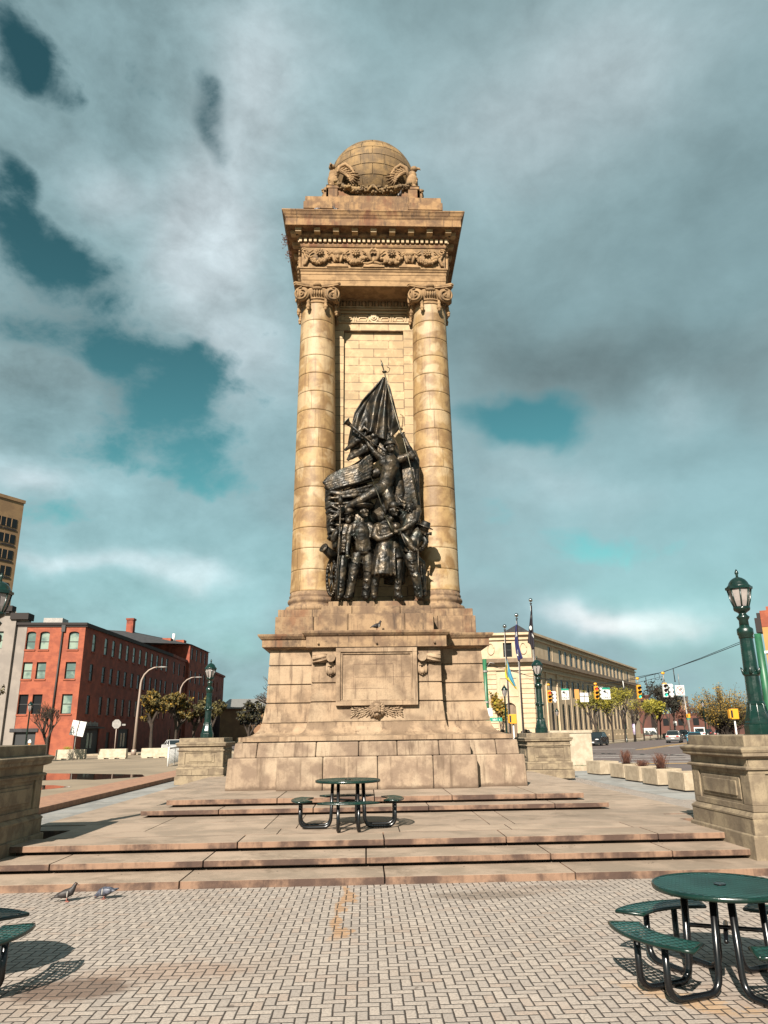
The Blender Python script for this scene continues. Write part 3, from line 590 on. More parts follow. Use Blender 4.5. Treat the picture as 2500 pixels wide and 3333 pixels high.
# core wall with the recessed panel
mb = MB()
mb.box(-1.30, 1.30, -1.28, 1.28, 5.1, 15.5)
mp('core_wall', mb, 'ashlar')
mb = MB()
for s in (-1, 1): mb.box(s * 1.13 - .17, s * 1.13 + .17, -1.40, -1.27, 5.1, 14.44)
mb.box(-1.30, 1.30, -1.40, -1.27, 14.44, 15.5)
mp('panel_surround', mb, 'ashlar', bevel=.01)
mb = MB()
for z, h, d in ((14.70, .05, .05), (15.06, .05, .05), (15.17, .04, .09), (15.26, .05, .06)): mb.box(-1.30, 1.30, -1.40 - d, -1.37, z, z + h)
for s in (-1, 1):
    for k in range(2):     # key pattern: broken square meander
        x = s * (.36 + k * .48)
        for (a, b, c, d) in ((-.22, .22, .22, .25), (-.22, -.19, .02, .25), (-.22, .14, .02, .05), (.11, .14, .02, .16), (-.1, .14, .13, .16), (.19, .22, .02, .25), (-.12, -.09, .08, .16)):
            mb.box(x + a, x + b, -1.43, -1.39, 14.76 + c, 14.76 + d)
for r, dd in ((.16, .05), (.10, .085), (.045, .12)): mb.M = Matrix.Translation((0, -1.39, 14.90)) @ Matrix.Rotation(pi / 2, 4, 'X'); mb.lathe([(r, -.01), (r, dd)], n=20, smooth=False)
mb.M = None
mp('key_pattern_band', mb, 'stone_pale', bevel=.006)
mb = MB()
for k in range(12): x = -1.16 + k * .211; mb.ell((x, -1.45, 15.40), (.07, .07, .10)); mb.box(x + .085, x + .125, -1.48, -1.38, 15.31, 15.5)
mb.box(-1.3, 1.3, -1.54, -1.38, 15.485, 15.53)
mp('egg_moulding', mb, 'stone_carved')
# columns
def column(sx, sy):
    c = MB(); z = 5.74; n = 15; H = 14.9 - z
    R0 = lambda t: .635 - .105 * (t ** 1.35) + .02 * (1 - min(1, t * 20)) ** 2
    c.lathe([(R0(0) - .03, z), (R0(1) - .03, z + H)], (sx * 1.78, sy * 1.78, 0), 32)
    for k in range(n):      # drums, each of two half rings laid with staggered joints
        h = H / n; prof = [(R0(q) - e, z + q * H) for q, e in ((k / n + .0008, .008), (k / n + .0026, .0), (k / n + .005, .0), ((k + .5) / n, .0), ((k + 1) / n - .005, .0), ((k + 1) / n - .0026, .0), ((k + 1) / n - .0008, .008))]
        for half in range(3):
            m_ = 17; a0 = half * 2 * pi / 3 + k * 1.9; v = []; f = []
            for r, zz in prof:
                for i in range(m_ + 1): a_ = a0 + (2 * pi / 3 - .012) * i / m_; v.append((sx * 1.78 + r * cos(a_), sy * 1.78 + r * sin(a_), zz))
            for q in range(6):
                for i in range(m_): f.append((q * (m_ + 1) + i, q * (m_ + 1) + i + 1, (q + 1) * (m_ + 1) + i + 1, (q + 1) * (m_ + 1) + i))
            c.add(v, f, True)
    return mp('column', c, 'stone_shaft')
def spiral(mb, cx, y, cz, R, s, th=.05):
    pts = []; rad = []
    for k in range(34):
        t = k / 33; a = pi / 2 + s * t * 2 * pi * 2.1; r = R * (1 - t) ** 1.15 + .012
        pts.append((cx + s * -0 + r * cos(a), y - .03 * t, cz + r * sin(a))); rad.append(.030 - .008 * t)
    mb.tube(pts, rad, 6)
    mb.M = (mb.M or Matrix()) @ Matrix.Identity(4)
def capital(sx, sy, col):
    c = MB(); X, Y = sx * 1.78, sy * 1.78
    c.lathe([(.53, 14.88), (.56, 14.9), (.56, 14.93), (.535, 14.95), (.53, 15.0), (.57, 15.02), (.57, 15.06), (.54, 15.08), (.60, 15.16), (.64, 15.28), (.62, 15.38)], (X, Y, 0), 32)
    out = []
    a = .73; m = .60
    for q in range(4):
        R = Matrix.Rotation(q * pi / 2, 2)
        for (px, py) in ((-a + .07, -a), (-a * .5, -m - .035), (0, -m), (a * .5, -m - .035), (a - .07, -a)): v = R @ Vector((px, py)); out.append((X + v.x, Y + v.y))
    c.prism(out, 15.40, 15.45); c.prism([((p[0] - X) * 1.02 + X, (p[1] - Y) * 1.02 + Y) for p in out], 15.452, 15.51)
    cap = mp('capital', c, 'stone_carved', bevel=.006)
    for q in range(4):
        R = Matrix.Translation((X, Y, 0)) @ Matrix.Rotation(q * pi / 2, 4, 'Z')
        for s in (-1, 1):
            v = MB(); v.M = R @ Matrix.Translation((s * .47, -.60, 15.14)) @ Matrix.Rotation(s * radians(14), 4, 'Z')
            v.tube([(0, .10, 0), (0, -.02, 0)], [.215, .235], 20, cap=True)
            pts = []; rad = []
            for k in range(40):
                t = k / 39; an = pi / 2 - s * t * 4.3 * pi; r = .225 * (1 - t) ** 1.05 + .012
                pts.append((r * cos(an), -.035 - .03 * t, r * sin(an))); rad.append(.034 - .016 * t)
            v.tube(pts, rad, 6); v.ell((0, -.07, 0), (.04, .04, .04))
            mp('volute', v, 'stone_carved', cap)
            v = MB(); v.M = R @ Matrix.Translation((s * .27, -.56, 14.95))
            for k, (r, z) in enumerate(((.05, .0), (.06, -.07), (.055, -.15), (.075, -.24), (.05, -.32))): v.ell((0, -.01 * k, z), (r, r * .9, r * 1.1), n=8, m=6)
            for k in range(5): v.ell((.05 * cos(k * 1.25), -.05, -.24 + .05 * sin(k * 1.25)), .025, n=6, m=4)
            mp('pendant', v, 'stone_carved', cap)
        v = MB(); v.M = R @ Matrix.Translation((0, -.60, 0))
        v.ell((0, -.04, 15.45), (.13, .10, .075)); v.ell((0, -.03, 15.33), (.17, .08, .06))
        for k in range(5): v.ell(((k - 2) * .075, -.03 + abs(k - 2) * .01, 15.22), (.035, .035, .11), n=8, m=6)
        mp('flower', v, 'stone_carved', cap)
for sy in (-1, 1):
    for sx in (-1, 1):
        col = column(sx, sy)
        b = MB(); b.lathe([(.72, 5.17), (.76, 5.19), (.785, 5.25), (.76, 5.33), (.71, 5.35), (.67, 5.37), (.66, 5.42), (.70, 5.45), (.71, 5.50), (.69, 5.55), (.65, 5.57), (.655, 5.60), (.67, 5.63), (.66, 5.66), (.64, 5.68), (.64, 5.76)], (sx * 1.78, sy * 1.78, 0), 48)
        mp('column_base', b, 'stone_ledge')
        capital(sx, sy, col)
# entablature
mb = MB()
for (d, z0, z1) in ((0, 15.515, 15.70), (.012, 15.705, 15.90), (.024, 15.905, 16.0)): mb.box(-2.295 - d, 2.295 + d, -2.295 - d, 2.295 + d, z0, z1)
cornice(mb, 2.30, 2.30, [(.0, 16.0), (.03, 16.02), (.045, 16.05), (.045, 16.07), (.08, 16.09), (.08, 16.135), (.04, 16.14)])
mp('architrave', mb, 'stone_carved', bevel=.006)
mb = MB(); mb.box(-2.30, 2.30, -2.30, 2.30, 16.13, 16.95); fr = mp('frieze', mb, 'stone_carved')
def side_mats():
    return [Matrix.Rotation(q * pi / 2, 4, 'Z') for q in (0, 1, 3)]
rr = random.Random(5)
for R in side_mats():
    for xc in (-1.72, -.575, .575, 1.72):
        g = MB(); g.M = R @ Matrix.Translation((xc, -2.34, 0))
        for k in range(15):
            t = k / 14 * 2 - 1; x = t * .44; z = 16.62 - .30 * (1 - t * t); r = .055 + .055 * (1 - t * t)
            for q in range(4): g.ell((x + rr.uniform(-.03, .03), -.03 + rr.uniform(-.05, .01), z + rr.uniform(-.05, .07)), (r * rr.uniform(.4, .7),) * 3, n=7, m=5)
        for s in (-1, 1):
            for k in range(4): g.ell((s * (.26 + .05 * k), -.04, 16.72 - .05 * k), (.075, .04, .022), (0, s * (.5 + .2 * k), 0), n=8, m=5)
        mp('garland', g, 'stone_carved', fr)
        f = MB(); f.M = R @ Matrix.Translation((xc, -2.36, 16.70))
        for k in range(8): a = k * pi / 4; f.ell((.085 * cos(a), -.02, .085 * sin(a)), (.055, .035, .032), (0, -a, 0), n=8, m=5)
        f.M = f.M @ Matrix.Rotation(pi / 2, 4, 'X'); f.lathe([(.052, 0), (.052, .07), (.03, .07), (.02, .05)], n=12, smooth=False)
        mp('rosette', f, 'stone_carved', fr)
    for xc, knd in ((-1.15, 0), (1.15, 0), (0, 1)):
        g = MB(); g.M = R @ Matrix.Translation((xc, -2.38, 0))
        g.loft([(-.34, .34, -.04, .1, 16.135), (-.34, .34, -.04, .1, 16.17), (-.2, .2, -.02, .1, 16.23), (-.12, .12, 0, .1, 16.27)])
        if knd == 0:
            g.ell((0, 0, 16.50), (.14, .10, .17)); g.ell((0, -.03, 16.62), (.16, .10, .10)); g.ell((0, -.09, 16.46), (.06, .04, .07))
            for s in (-1, 1): g.ell((s * .12, -.02, 16.44), (.05, .07, .16), (0, s * .25, 0)); g.ell((s * .045, -.1, 16.53), .018); g.tube([(s * .1, 0, 16.68), (s * .2, -.03, 16.66), (s * .3, -.01, 16.56)], [.05, .045, .02], 7)
        else:
            for s in (-1, 1):
                g.tube([(s * .05, 0, 16.36), (s * .14, -.03, 16.5), (s * .16, -.04, 16.68), (s * .05, -.05, 16.78), (-s * .04, -.04, 16.72)], [.05, .06, .06, .05, .03], 8)
                g.tube([(s * .02, 0, 16.34), (s * .2, -.02, 16.26), (s * .34, -.01, 16.30)], [.05, .04, .02], 7)
            g.ell((0, -.03, 16.40), (.06, .05, .08))
        mp('mask', g, 'stone_carved', fr)
    for s in (-1, 1):
        g = MB(); g.M = R @ Matrix.Translation((s * 2.2, -2.34, 0))
        pts = [(s * (.11 * (1 - t / 20) * cos(t * .6 + .3)), -.04, 16.72 + .11 * (1 - t / 20) * sin(t * .6 + .3)) for t in range(16)]
        g.tube(pts, .028, 6); g.tube([(0, -.02, 16.62), (-s * .09, -.03, 16.45), (-s * .02, -.02, 16.25), (s * .05, -.02, 16.2)], [.05, .06, .05, .02], 7)
        mp('scroll', g, 'stone_carved', fr)
mb = MB(); cornice(mb, 2.30, 2.30, [(.0, 16.90), (.03, 16.92), (.05, 16.98), (.05, 17.02), (.02, 17.03), (.02, 17.20), (.06, 17.21), (.14, 17.25), (.16, 17.30), (.16, 17.33)])
mp('bed_mould', mb, 'stone_top')
DENT = None; RL = [Matrix.Rotation(q * pi / 2, 4, 'Z') for q in range(4)]; RBACK = RL[2]
for R in RL:
    mb = MB(); mb.M = R
    if DENT is None:
        mb.M = None; mb.box(-.043, .043, -.055, .055, -.0675, .0675); DENT = mb.mesh('dentil', 'stone_pale')
    if R != RBACK:
        for k in range(31):
            o = bpy.data.objects.new('dentil', DENT); COL.objects.link(o); o.parent = mon
            o.matrix_local = R @ Matrix.Translation((-2.34 + k * .156, -2.365, 17.1225 - Z0))
    for k in range(9):
        x = -2.4 + k * .6; mb = MB(); mb.M = R
        mb.box(x - .10, x + .10, -2.66, -2.40, 17.315, 17.405); mb.box(x - .095, x + .095, -2.64, -2.40, 17.27, 17.313)
        mp('modillion', mb, 'stone_pale', bevel=.008)
mb = MB(); cornice(mb, 2.30, 2.30, [(.12, 17.33), (.14, 17.40), (.47, 17.405), (.49, 17.39), (.49, 17.64), (.505, 17.645), (.505, 17.67), (.52, 17.675), (.52, 17.71), (.53, 17.715), (.53, 17.73), (.55, 17.75), (.575, 17.81), (.60, 17.85), (.61, 17.855), (.61, 17.895), (.58, 17.90)])
mp('main_cornice', mb, 'stone_top')
# attic
mb = MB(); cornice(mb, 2.20, 2.20, [(.03, 17.88), (.03, 18.38), (.0, 18.39), (.0, 18.42), (.09, 18.43), (.09, 18.70), (.05, 18.71), (.04, 18.935), (0, 18.94)])
mb.box(-1.14, 1.14, -2.33, -2.0, 17.9, 18.66); mb.box(-1.17, 1.17, -2.30, -2.0, 18.66, 18.93)
mp('attic', mb, 'stone_top', bevel=.01)
# block under the globe with a scooped face
mb = MB()
mb.loft([(-1.60, 1.60, -1.60, 1.60, 18.93), (-1.60, 1.60, -1.60, 1.60, 19.12)])
for q in range(4):
    mb.M = Matrix.Rotation(q * pi / 2, 4, 'Z')
    out = [(-1.60, 19.1)] + [(-1.60, 19.95), (-1.22, 19.98)] + [(1.2 * cos(pi + k / 14 * pi), 19.98 + .62 * sin(pi + k / 14 * pi)) for k in range(15)] + [(1.22, 19.98), (1.60, 19.95), (1.60, 19.1)]
    mb.prismxz(out, -1.60 + .002 * q, -1.2)
mb.M = None
mp('globe_base', mb, 'stone_top')
mb = MB()
G = (0, 0, 21.20); n = 96
bands = [-90, -66, -52, -38, -24, -10, 4, 18, 32, 46, 60, 90]
mb.lathe([(max(.001, 1.55 * cos(radians(t))), 1.55 * sin(radians(t))) for t in range(-90, 91, 6)], G, n)
for bi, (a, b) in enumerate(zip(bands[:-1], bands[1:])):
    nb_ = 12 if abs(a + b) < 90 else 8
    for k in range(nb_):
        a0 = 2 * pi * (k + .5 * (bi % 2)) / nb_; v = []; f = []; m_ = 8
        for q in range(5):
            t = radians(a + .45 + (b - a - .9) * q / 4)
            for i in range(m_ + 1): an = a0 + (2 * pi / nb_ - .012) * i / m_; v.append((1.585 * cos(t) * cos(an), 1.585 * cos(t) * sin(an), G[2] + 1.585 * sin(t)))
        for q in range(4):
            for i in range(m_): f.append((q * (m_ + 1) + i, q * (m_ + 1) + i + 1, (q + 1) * (m_ + 1) + i + 1, (q + 1) * (m_ + 1) + i))
        mb.add(v, f, True)
mb.lathe([(.62, 19.3), (.60, 20.2)], (0, 0, 0), 40)
gl = mp('globe', mb, 'stone_globe')
# corner eagles with spread wings and the garland slung between them
for q in range(4):
    R = Matrix.Rotation(q * pi / 2, 4, 'Z')
    e = MB(); e.M = R
    cx, cy = -1.36, -1.36
    e.ell((cx, cy, 20.28), (.21, .21, .34), (.1, -.1, 0)); e.ell((cx - .02, cy - .02, 20.55), (.15, .15, .2))
    e.ell((cx - .06, cy - .08, 20.80), (.115, .13, .11)); e.tube([(cx - .08, cy - .18, 20.81), (cx - .1, cy - .27, 20.79), (cx - .1, cy - .30, 20.73)], [.05, .035, .01], 8)
    for s in (-1, 1): e.tube([(cx + s * .08, cy - .05, 20.1), (cx + s * .1, cy - .12, 19.95), (cx + s * .1, cy - .2, 19.92)], [.08, .06, .03], 7)
    for k in range(9): e.ell((cx + rr.uniform(-.14, .14), cy - .17 + rr.uniform(-.03, .05), 20.2 + k * .05), (.05, .04, .06), n=6, m=4)
    eg = mp('eagle', e, 'stone_carved')
    for s in (0, 1):
        wg = MB(); wg.M = R @ (Matrix.Identity(4) if s == 0 else Matrix(((0, 1, 0, 0), (1, 0, 0, 0), (0, 0, 1, 0), (0, 0, 0, 1))))
        bx, by, bz = -1.18, -1.42, 20.62
        for k in range(9):
            a = radians(50 - k * 15); L = .34 + .20 * sin(k / 8 * pi) + .012 * k
            d = Vector((cos(a), 0.02, sin(a) * .9)); p = Vector((bx, by, bz)) + Vector((.04 * k, -.012 * k, -.03 * k))
            wg.tube([p, p + d * L * .5, p + d * L], [.05, .062, .03], 7, flat=.5)
            for m_ in range(3): wg.ell(tuple(p + d * L * (.18 + .2 * m_) + Vector((0, -.035, 0))), (.055, .03, .035), n=6, m=4)
        wg.tube([(bx - .05, by, bz - .15), (bx + .02, by, bz + .22), (bx + .22, by, bz + .34), (bx + .40, by, bz + .20), (bx + .54, by, bz - .04), (bx + .60, by, bz - .30)], [.06, .075, .07, .06, .045, .02], 8)
        mp('wing', wg, 'stone_carved', eg)
    g = MB(); g.M = R
    for k in range(31):
        t = k / 30 * 2 - 1; x = 1.28 * t; z = 19.98 - .30 * sqrt(max(0, 1 - t * t)) ** 1.2; r = .10 + .05 * (1 - t * t)
        for m_ in range(6): a = rr.uniform(0, 6.28); g.ell((x + rr.uniform(-.03, .03), -1.66 + r * .8 * cos(a), z + r * .8 * sin(a)), (.05 * rr.uniform(.7, 1.3), .05, .045), n=6, m=4)
    g.tube([(1.28 * (k / 14 * 2 - 1), -1.66, 19.98 - .30 * sqrt(max(0, 1 - (k / 14 * 2 - 1) ** 2)) ** 1.2) for k in range(15)], .085, 8)
    for s in (-1, 1): g.tube([(0, -1.78, 19.80), (s * .12, -1.8, 19.66), (s * .17, -1.8, 19.54)], [.05, .04, .02], 6)
    mp('garland', g, 'stone_globe')
    c = MB(); c.M = R
    for s in (-1, 1): c.box(s * 1.36 - .16, s * 1.36 + .16, -1.70, -1.58, 19.35, 19.72); c.tube([(s * 1.36 - .12, -1.68, 19.34), (s * 1.36 + .12, -1.68, 19.34)], .05, 8); c.box(s * 1.36 - .22, s * 1.36 + .22, -1.68, -1.58, 19.75, 19.86)
    mp('corner_block', c, 'stone_top', bevel=.02)
# inscription tablet, lion, brackets
mb = MB()
mb.box(-.93, .93, -3.42, -3.30, 2.70, 3.95)
tab = mp('tablet', mb, 'stone_base')
mb = MB()
for (x0, x1, z0, z1) in ((-1.04, 1.04, 3.93, 4.04), (-1.04, 1.04, 2.60, 2.71), (-1.04, -.92, 2.71, 3.93), (.92, 1.04, 2.71, 3.93)): mb.box(x0, x1, -3.50, -3.30, z0, z1)
for (x0, x1, z0, z1) in ((-.92, .92, 3.88, 3.93), (-.92, .92, 2.71, 2.75), (-.92, -.87, 2.75, 3.88), (.87, .92, 2.75, 3.88)): mb.box(x0, x1, -3.46, -3.30, z0, z1)
mp('tablet_frame', mb, 'stone_base', tab, bevel=.012)
mb = MB()
M['stain_pale'] = pmat('stain_pale', (.50, .42, .33), (.40, .33, .25), 8, .9)
for (x0, x1, z0, z1) in ((-.62, .42, 3.625, 3.635), (-.006, .006, 3.64, 3.9), (-.006, .006, 2.75, 2.95), (-.55, .86, 3.30, 3.306), (-.8, .3, 3.02, 3.026), (.42, .428, 3.1, 3.62), (-.60, -.592, 2.9, 3.6)): mb.box(x0, x1, -3.424, -3.41, z0, z1)
mp('joint_lines', mb, 'riser', tab)
lion = MB(); lion.M = Matrix.Translation((.0, -3.38, 2.52))
lion.ell((0, -.08, .02), (.125, .14, .155)); lion.ell((0, -.20, -.04), (.06, .07, .055)); lion.tube([(0, -.16, .09), (0, -.235, .0)], [.035, .03], 8); lion.ell((0, -.245, -.015), (.03, .02, .018))
lion.ell((0, -.16, -.14), (.05, .06, .045)); 
for s in (-1, 1): lion.ell((s * .055, -.185, .045), (.022, .02, .014)); lion.ell((s * .06, -.19, .075), (.04, .03, .015)); lion.ell((s * .05, -.2, -.06), (.045, .05, .04)); lion.ell((s * .13, -.09, .11), (.035, .03, .035))
for k in range(22):
    a = k / 22 * 2 * pi; r0 = .12; r1 = .21 + .025 * (k % 3)
    lion.tube([(r0 * cos(a), -.10, r0 * sin(a) - .0), (.17 * cos(a + .12), -.09, .17 * sin(a + .12)), (r1 * cos(a + .05), -.02, r1 * sin(a + .05) - .02)], [.04, .036, .012], 6)
for k in range(18):
    a = k / 18 * 2 * pi + .1; lion.tube([(.10 * cos(a), -.13, .12 * sin(a) + .02), (.15 * cos(a + .2), -.12, .17 * sin(a + .2) + .01), (.19 * cos(a + .1), -.05, .22 * sin(a + .1))], [.03, .034, .012], 6)
mp('lion_head', lion, 'stone_base')
for s in (-1, 1):
    lv = MB(); lv.M = Matrix.Translation((0, -3.37, 2.47))
    for k in range(7):
        x = s * (.2 + .065 * k)
        for m_ in (-2, -1, 0, 1, 2): lv.ell((x + s * .02 * abs(m_), -.028 - .012 * (2 - abs(m_)), .055 * m_ + .03 * sin(k * 1.7)), (.062, .028, .019), (0, -s * .42 * m_, 0), n=8, m=5)
    lv.tube([(s * .16, 0, -.02), (s * .4, -.02, .0), (s * .62, -.01, .05)], [.025, .02, .01], 6)
    mp('leaf_carving', lv, 'stone_base')
for s in (-1, 1):
    b = MB(); b.M = Matrix.Translation((s * 1.17, -3.34, 3.80))
    b.tube([(0, .05, 0), (0, -.20, 0)], .115, 24, smooth=False)
    b.tube([(s * .08, -.06, 0), (s * .22, -.08, .01), (s * .47, -.08, .0)], [.075, .10, .11], 12)
    for k in range(7): a = k * .9; b.tube([(s * .1, -.07 + .08 * cos(a), .08 * sin(a)), (s * .28, -.08 + .1 * cos(a + .5), .1 * sin(a + .5)), (s * .47, -.08 + .11 * cos(a + .8), .11 * sin(a + .8))], .022, 6)
    mp('scroll_bracket', b, 'stone_base')
    b = MB(); b.M = Matrix.Translation((s * 1.17, -3.34, 3.52))
    b.box(-.12, .12, -.06, .05, .07, .14)
    for k in range(5): b.ell(((k - 2) * .05, -.05, -.02 - .03 * (2 - abs(k - 2))), (.04, .045, .11), n=8, m=6)
    b.ell((0, -.07, -.08), (.07, .06, .07))
    mp('leaf_drop', b, 'stone_base')
    b = MB(); b.box(-.27 + s * 1.38, .27 + s * 1.38, -3.40, -3.32, 3.67, 3.70); mp('bracket_ledge', b, 'stone_base')

# ================================================================== BRONZE GROUP (elevation drawing units -> metres)
BO = Vector((0.0, 20.0, 5.335))
bz_ = thing('bronze_sculpture_group', 'dark bronze war group of soldiers, trumpeter and furled flag on the front of the monument', 'sculpture', BO)
DOFF = 0.0
def D(x, y, d=0.0):
    d = d + DOFF
    z = -8.38849879e-12 * y ** 3 + 2.00255811e-07 * y * y - 3.97556401e-03 * y + 12.9163881
    X = (-3.54487065e-09 * y * y + 8.09931858e-05 * y - 2.02299910) + (7.93e-12 * y * y - 1.80827778e-07 * y + 3.56461574e-03) * x
    s = 1 - d * .045                       # keep true sizes as things stand nearer or farther
    return Vector((X * s, d * -1.0 + .05, (z - 1.95) * s + 1.95 - BO.z))
def DT(mb, pts, rad, n=10, **k): mb.tube([D(*p) for p in pts], rad, n, **k)
def bp(name, mb, parent=bz_, remesh=.026, disp=(.035, .09), mat='bronze', **k):
    return mb.build(name, mat, parent, remesh=remesh, disp=disp, **k)
def hand(mb, p, d, s=1.0, curl=(0, 0, -1)):
    p = Vector(p); d = Vector(d).normalized(); c = Vector(curl); side = d.cross(c).normalized()
    mb.ell(tuple(p + d * .05 * s), (.055 * s, .05 * s, .06 * s), n=8, m=6)
    for k in range(4):
        b = p + d * .09 * s + side * (k - 1.5) * .027 * s; L = (.085, .1, .095, .075)[k] * s
        mb.tube([b, b + d * L * .5 + c * L * .2, b + d * L * .55 + c * L * .8], [.016 * s, .015 * s, .011 * s], 6)
    t = p + d * .03 * s - side * .055 * s; mb.tube([t, t - side * .03 * s + d * .04 * s, t - side * .02 * s + d * .07 * s + c * .03 * s], [.018 * s, .016 * s, .012 * s], 6)
def head(c, yaw=0.0, pitch=0.0, s=1.0, hat=None, parent=None, beard=False, hair=False):
    b = MB(); T = Matrix.Translation(c) @ Matrix.Rotation(yaw, 4, 'Z') @ Matrix.Rotation(pitch, 4, 'X') @ Matrix.Scale(s, 4); b.M = T
    b.ell((0, .01, .03), (.115, .14, .15), n=16, m=12); b.ell((0, -.03, -.075), (.08, .095, .09), n=12, m=8)
    b.tube([(0, -.125, .045), (0, -.165, -.01), (0, -.155, -.03)], [.018, .028, .022], 7)
    for q in (-1, 1):
        b.ell((q * .045, -.125, .055), (.036, .025, .012)); b.ell((q * .12, .02, .0), (.02, .03, .045)); b.ell((q * .06, -.09, -.03), (.035, .04, .035)); b.ell((q * .045, -.118, .03), (.02, .014, .013))
    b.tube([(-.035, -.135, -.075), (0, -.148, -.072), (.035, -.135, -.075)], [.01, .014, .01], 6); b.tube([(-.03, -.13, -.09), (0, -.14, -.092), (.03, -.13, -.09)], [.01, .013, .01], 6)
    b.ell((0, -.12, -.13), (.04, .035, .03))
    if beard: b.ell((0, -.1, -.15), (.09, .07, .09))
    if hair:
        for k in range(8): a = k * .5 - .3; b.ell((.12 * cos(a), .06, .1 * sin(a) + .03), (.05, .07, .05), n=7, m=5)
    h = bp('head', b, parent or bz_, remesh=.013, disp=None)
    if hat:
        q = MB(); q.M = T
        if hat == 'sailor': q.lathe([(.15, .09), (.17, .11), (.25, .16), (.26, .19), (.18, .22), (.02, .23)], (0, .0, 0), 20, sc=(1, 1.05))
        elif hat == 'kepi': q.lathe([(.135, .07), (.14, .16), (.125, .22), (.10, .25), (.01, .255)], (0, .02, 0), 18, sc=(1, 1.1)); q.ell((0, -.15, .075), (.10, .09, .014), (.3, 0, 0))
        elif hat == 'slouch': q.lathe([(.25, .07), (.26, .09), (.14, .12), (.13, .2), (.11, .24), (.01, .22)], (0, .0, 0), 20)
        elif hat == 'helmet': q.ell((0, .02, .10), (.15, .18, .15), n=16, m=10); q.lathe([(.17, .06), (.18, .08), (.15, .1)], (0, .02, 0), 18, sc=(1, 1.15)); q.tube([(0, -.14, .14), (0, -.08, .25), (0, .08, .28), (0, .2, .18)], [.02, .04, .045, .02], 8)
        q.build('hat', 'bronze', h)
    return h
rb = random.Random(3)
# --- flag hanging from its staff in heavy pleats
fl = MB()
def flagfn(u, v):   # u across, v down
    top = Vector(D(652, 172, .28)); L = [(640, 200), (555, 290), (460, 385), (400, 480), (370, 590), (345, 700)]
    R = [(665, 200), (700, 300), (725, 400), (750, 500), (770, 580), (782, 640)]
    k = v * (len(L) - 1); i = min(int(k), len(L) - 2); f = k - i
    lx = L[i][0] * (1 - f) + L[i + 1][0] * f; ly = L[i][1] * (1 - f) + L[i + 1][1] * f; rx = R[i][0] * (1 - f) + R[i + 1][0] * f; ry = R[i][1] * (1 - f) + R[i + 1][1] * f
    bot = (ly * (1 - u) + ry * u) + v * 45 * sin(u * 9 + 1) + v * v * 60 * sin(u * pi) * (1 if u < .75 else .2)
    p = D(lx * (1 - u) + rx * u, bot, .26)
    fold = sin(u * 2 * pi * 3.1 + 1.6 * sin(u * 7 + v * 3)) * (.02 + .12 * v) + .045 * v * sin(u * 31 + v * 5 + 2 * sin(u * 9)) + .02 * sin(v * 23 + u * 11) * v
    bulge = .22 * v * sin(u * pi)
    p.y -= fold + bulge - .1 * v; return p
fl.sheet(flagfn, 110, 50, .03); fl.build('flag', 'bronze', bz_)
fl = MB()
def fl2(u, v):
    A = D(430 - 120 * u, 640 + 170 * u + 20 * sin(u * 7), .22); B = D(600 - 10 * v, 730, .30); C = D(340 + 60 * sin(u * 4), 905, .2)
    p = A * (1 - v) + (B * u + C * (1 - u)) * v
    p.y -= .07 * sin(v * 17 + u * 5) + .05 * sin(u * 13); return p
fl.sheet(fl2, 30, 50, .03)
for (a, b, c, r) in (((600, 720), (480, 800), (350, 890), .09), ((600, 745), (500, 820), (335, 905), .07), ((560, 700), (420, 740), (315, 820), .09), ((640, 680), (560, 700), (470, 600), .07), ((470, 640), (400, 700), (355, 760), .08), ((470, 610), (560, 690), (600, 740), .06)):
    DT(fl, [(*a, .3), (*b, .38), (*c, .25)], [r * .6, r, r * .5], 10)
bp('flag_tail', fl, remesh=.03)
st_ = MB(); DT(st_, [(634, 95, .30), (655, 172, .30), (700, 360, .32), (782, 640, .42), (815, 735, .52), (880, 990, .55), (932, 1250, .50)], [.018, .02, .022, .022, .022, .02, .02], 8); st_.build('flagpole', 'bronze_light', bz_)
sp = MB(); p = D(634, 95, .3); sp.M = Matrix.Translation(p) @ Matrix.Rotation(radians(-14), 4, 'Y') @ Matrix.Translation((0, 0, .0)); sp.lathe([(.0, .22), (.028, .06), (.035, .0), (.015, -.06), (.02, -.08)][::-1], n=10, sc=(1, .5))
sp.M = Matrix.Translation(D(652, 150, .3)); sp.lathe([(.02, -.05), (.06, -.03), (.075, 0), (.02, .03)], n=14); sp.ell((0, 0, -.04), .03); sp.M = None
sp.tube([D(660, 160, .3), D(690, 150, .1), D(700, 120, .02), D(675, 105, .02)], [.012] * 4, 6)
sp.build('spearhead', 'bronze_light', bz_)
# --- trumpeter (winged figure): body, wing, draperies
T = MB()
DT(T, [(690, 860, .42), (705, 930, .45), (690, 1010, .42), (660, 1110, .36), (640, 1150, .32)], [.15, .25, .22, .21, .22], 14)
T.ell(D(640, 925, .52), (.13, .1, .12)); T.ell(D(740, 960, .52), (.13, .1, .12))
DT(T, [(640, 900, .45), (570, 840, .5), (530, 790, .5)], [.11, .085, .07], 10); DT(T, [(530, 790, .5), (500, 740, .52), (478, 700, .5)], [.075, .06, .045], 10)
DT(T, [(770, 900, .4), (860, 870, .42), (905, 880, .40)], [.12, .12, .10], 10); DT(T, [(905, 880, .42), (850, 780, .48), (812, 700, .5)], [.095, .07, .05], 10)
DT(T, [(655, 1130, .35), (560, 1180, .5), (440, 1250, .48)], [.21, .17, .12], 12); DT(T, [(440, 1250, .48), (340, 1300, .36), (240, 1380, .3)], [.12, .10, .055], 12)
DT(T, [(240, 1380, .3), (215, 1400, .34), (195, 1430, .36)], [.06, .055, .03], 8)
for k in range(5): T.tube([D(212 - k * 5, 1395 + k * 3, .38), D(198 - k * 3, 1420 + k * 2, .42)], [.02, .012], 5)
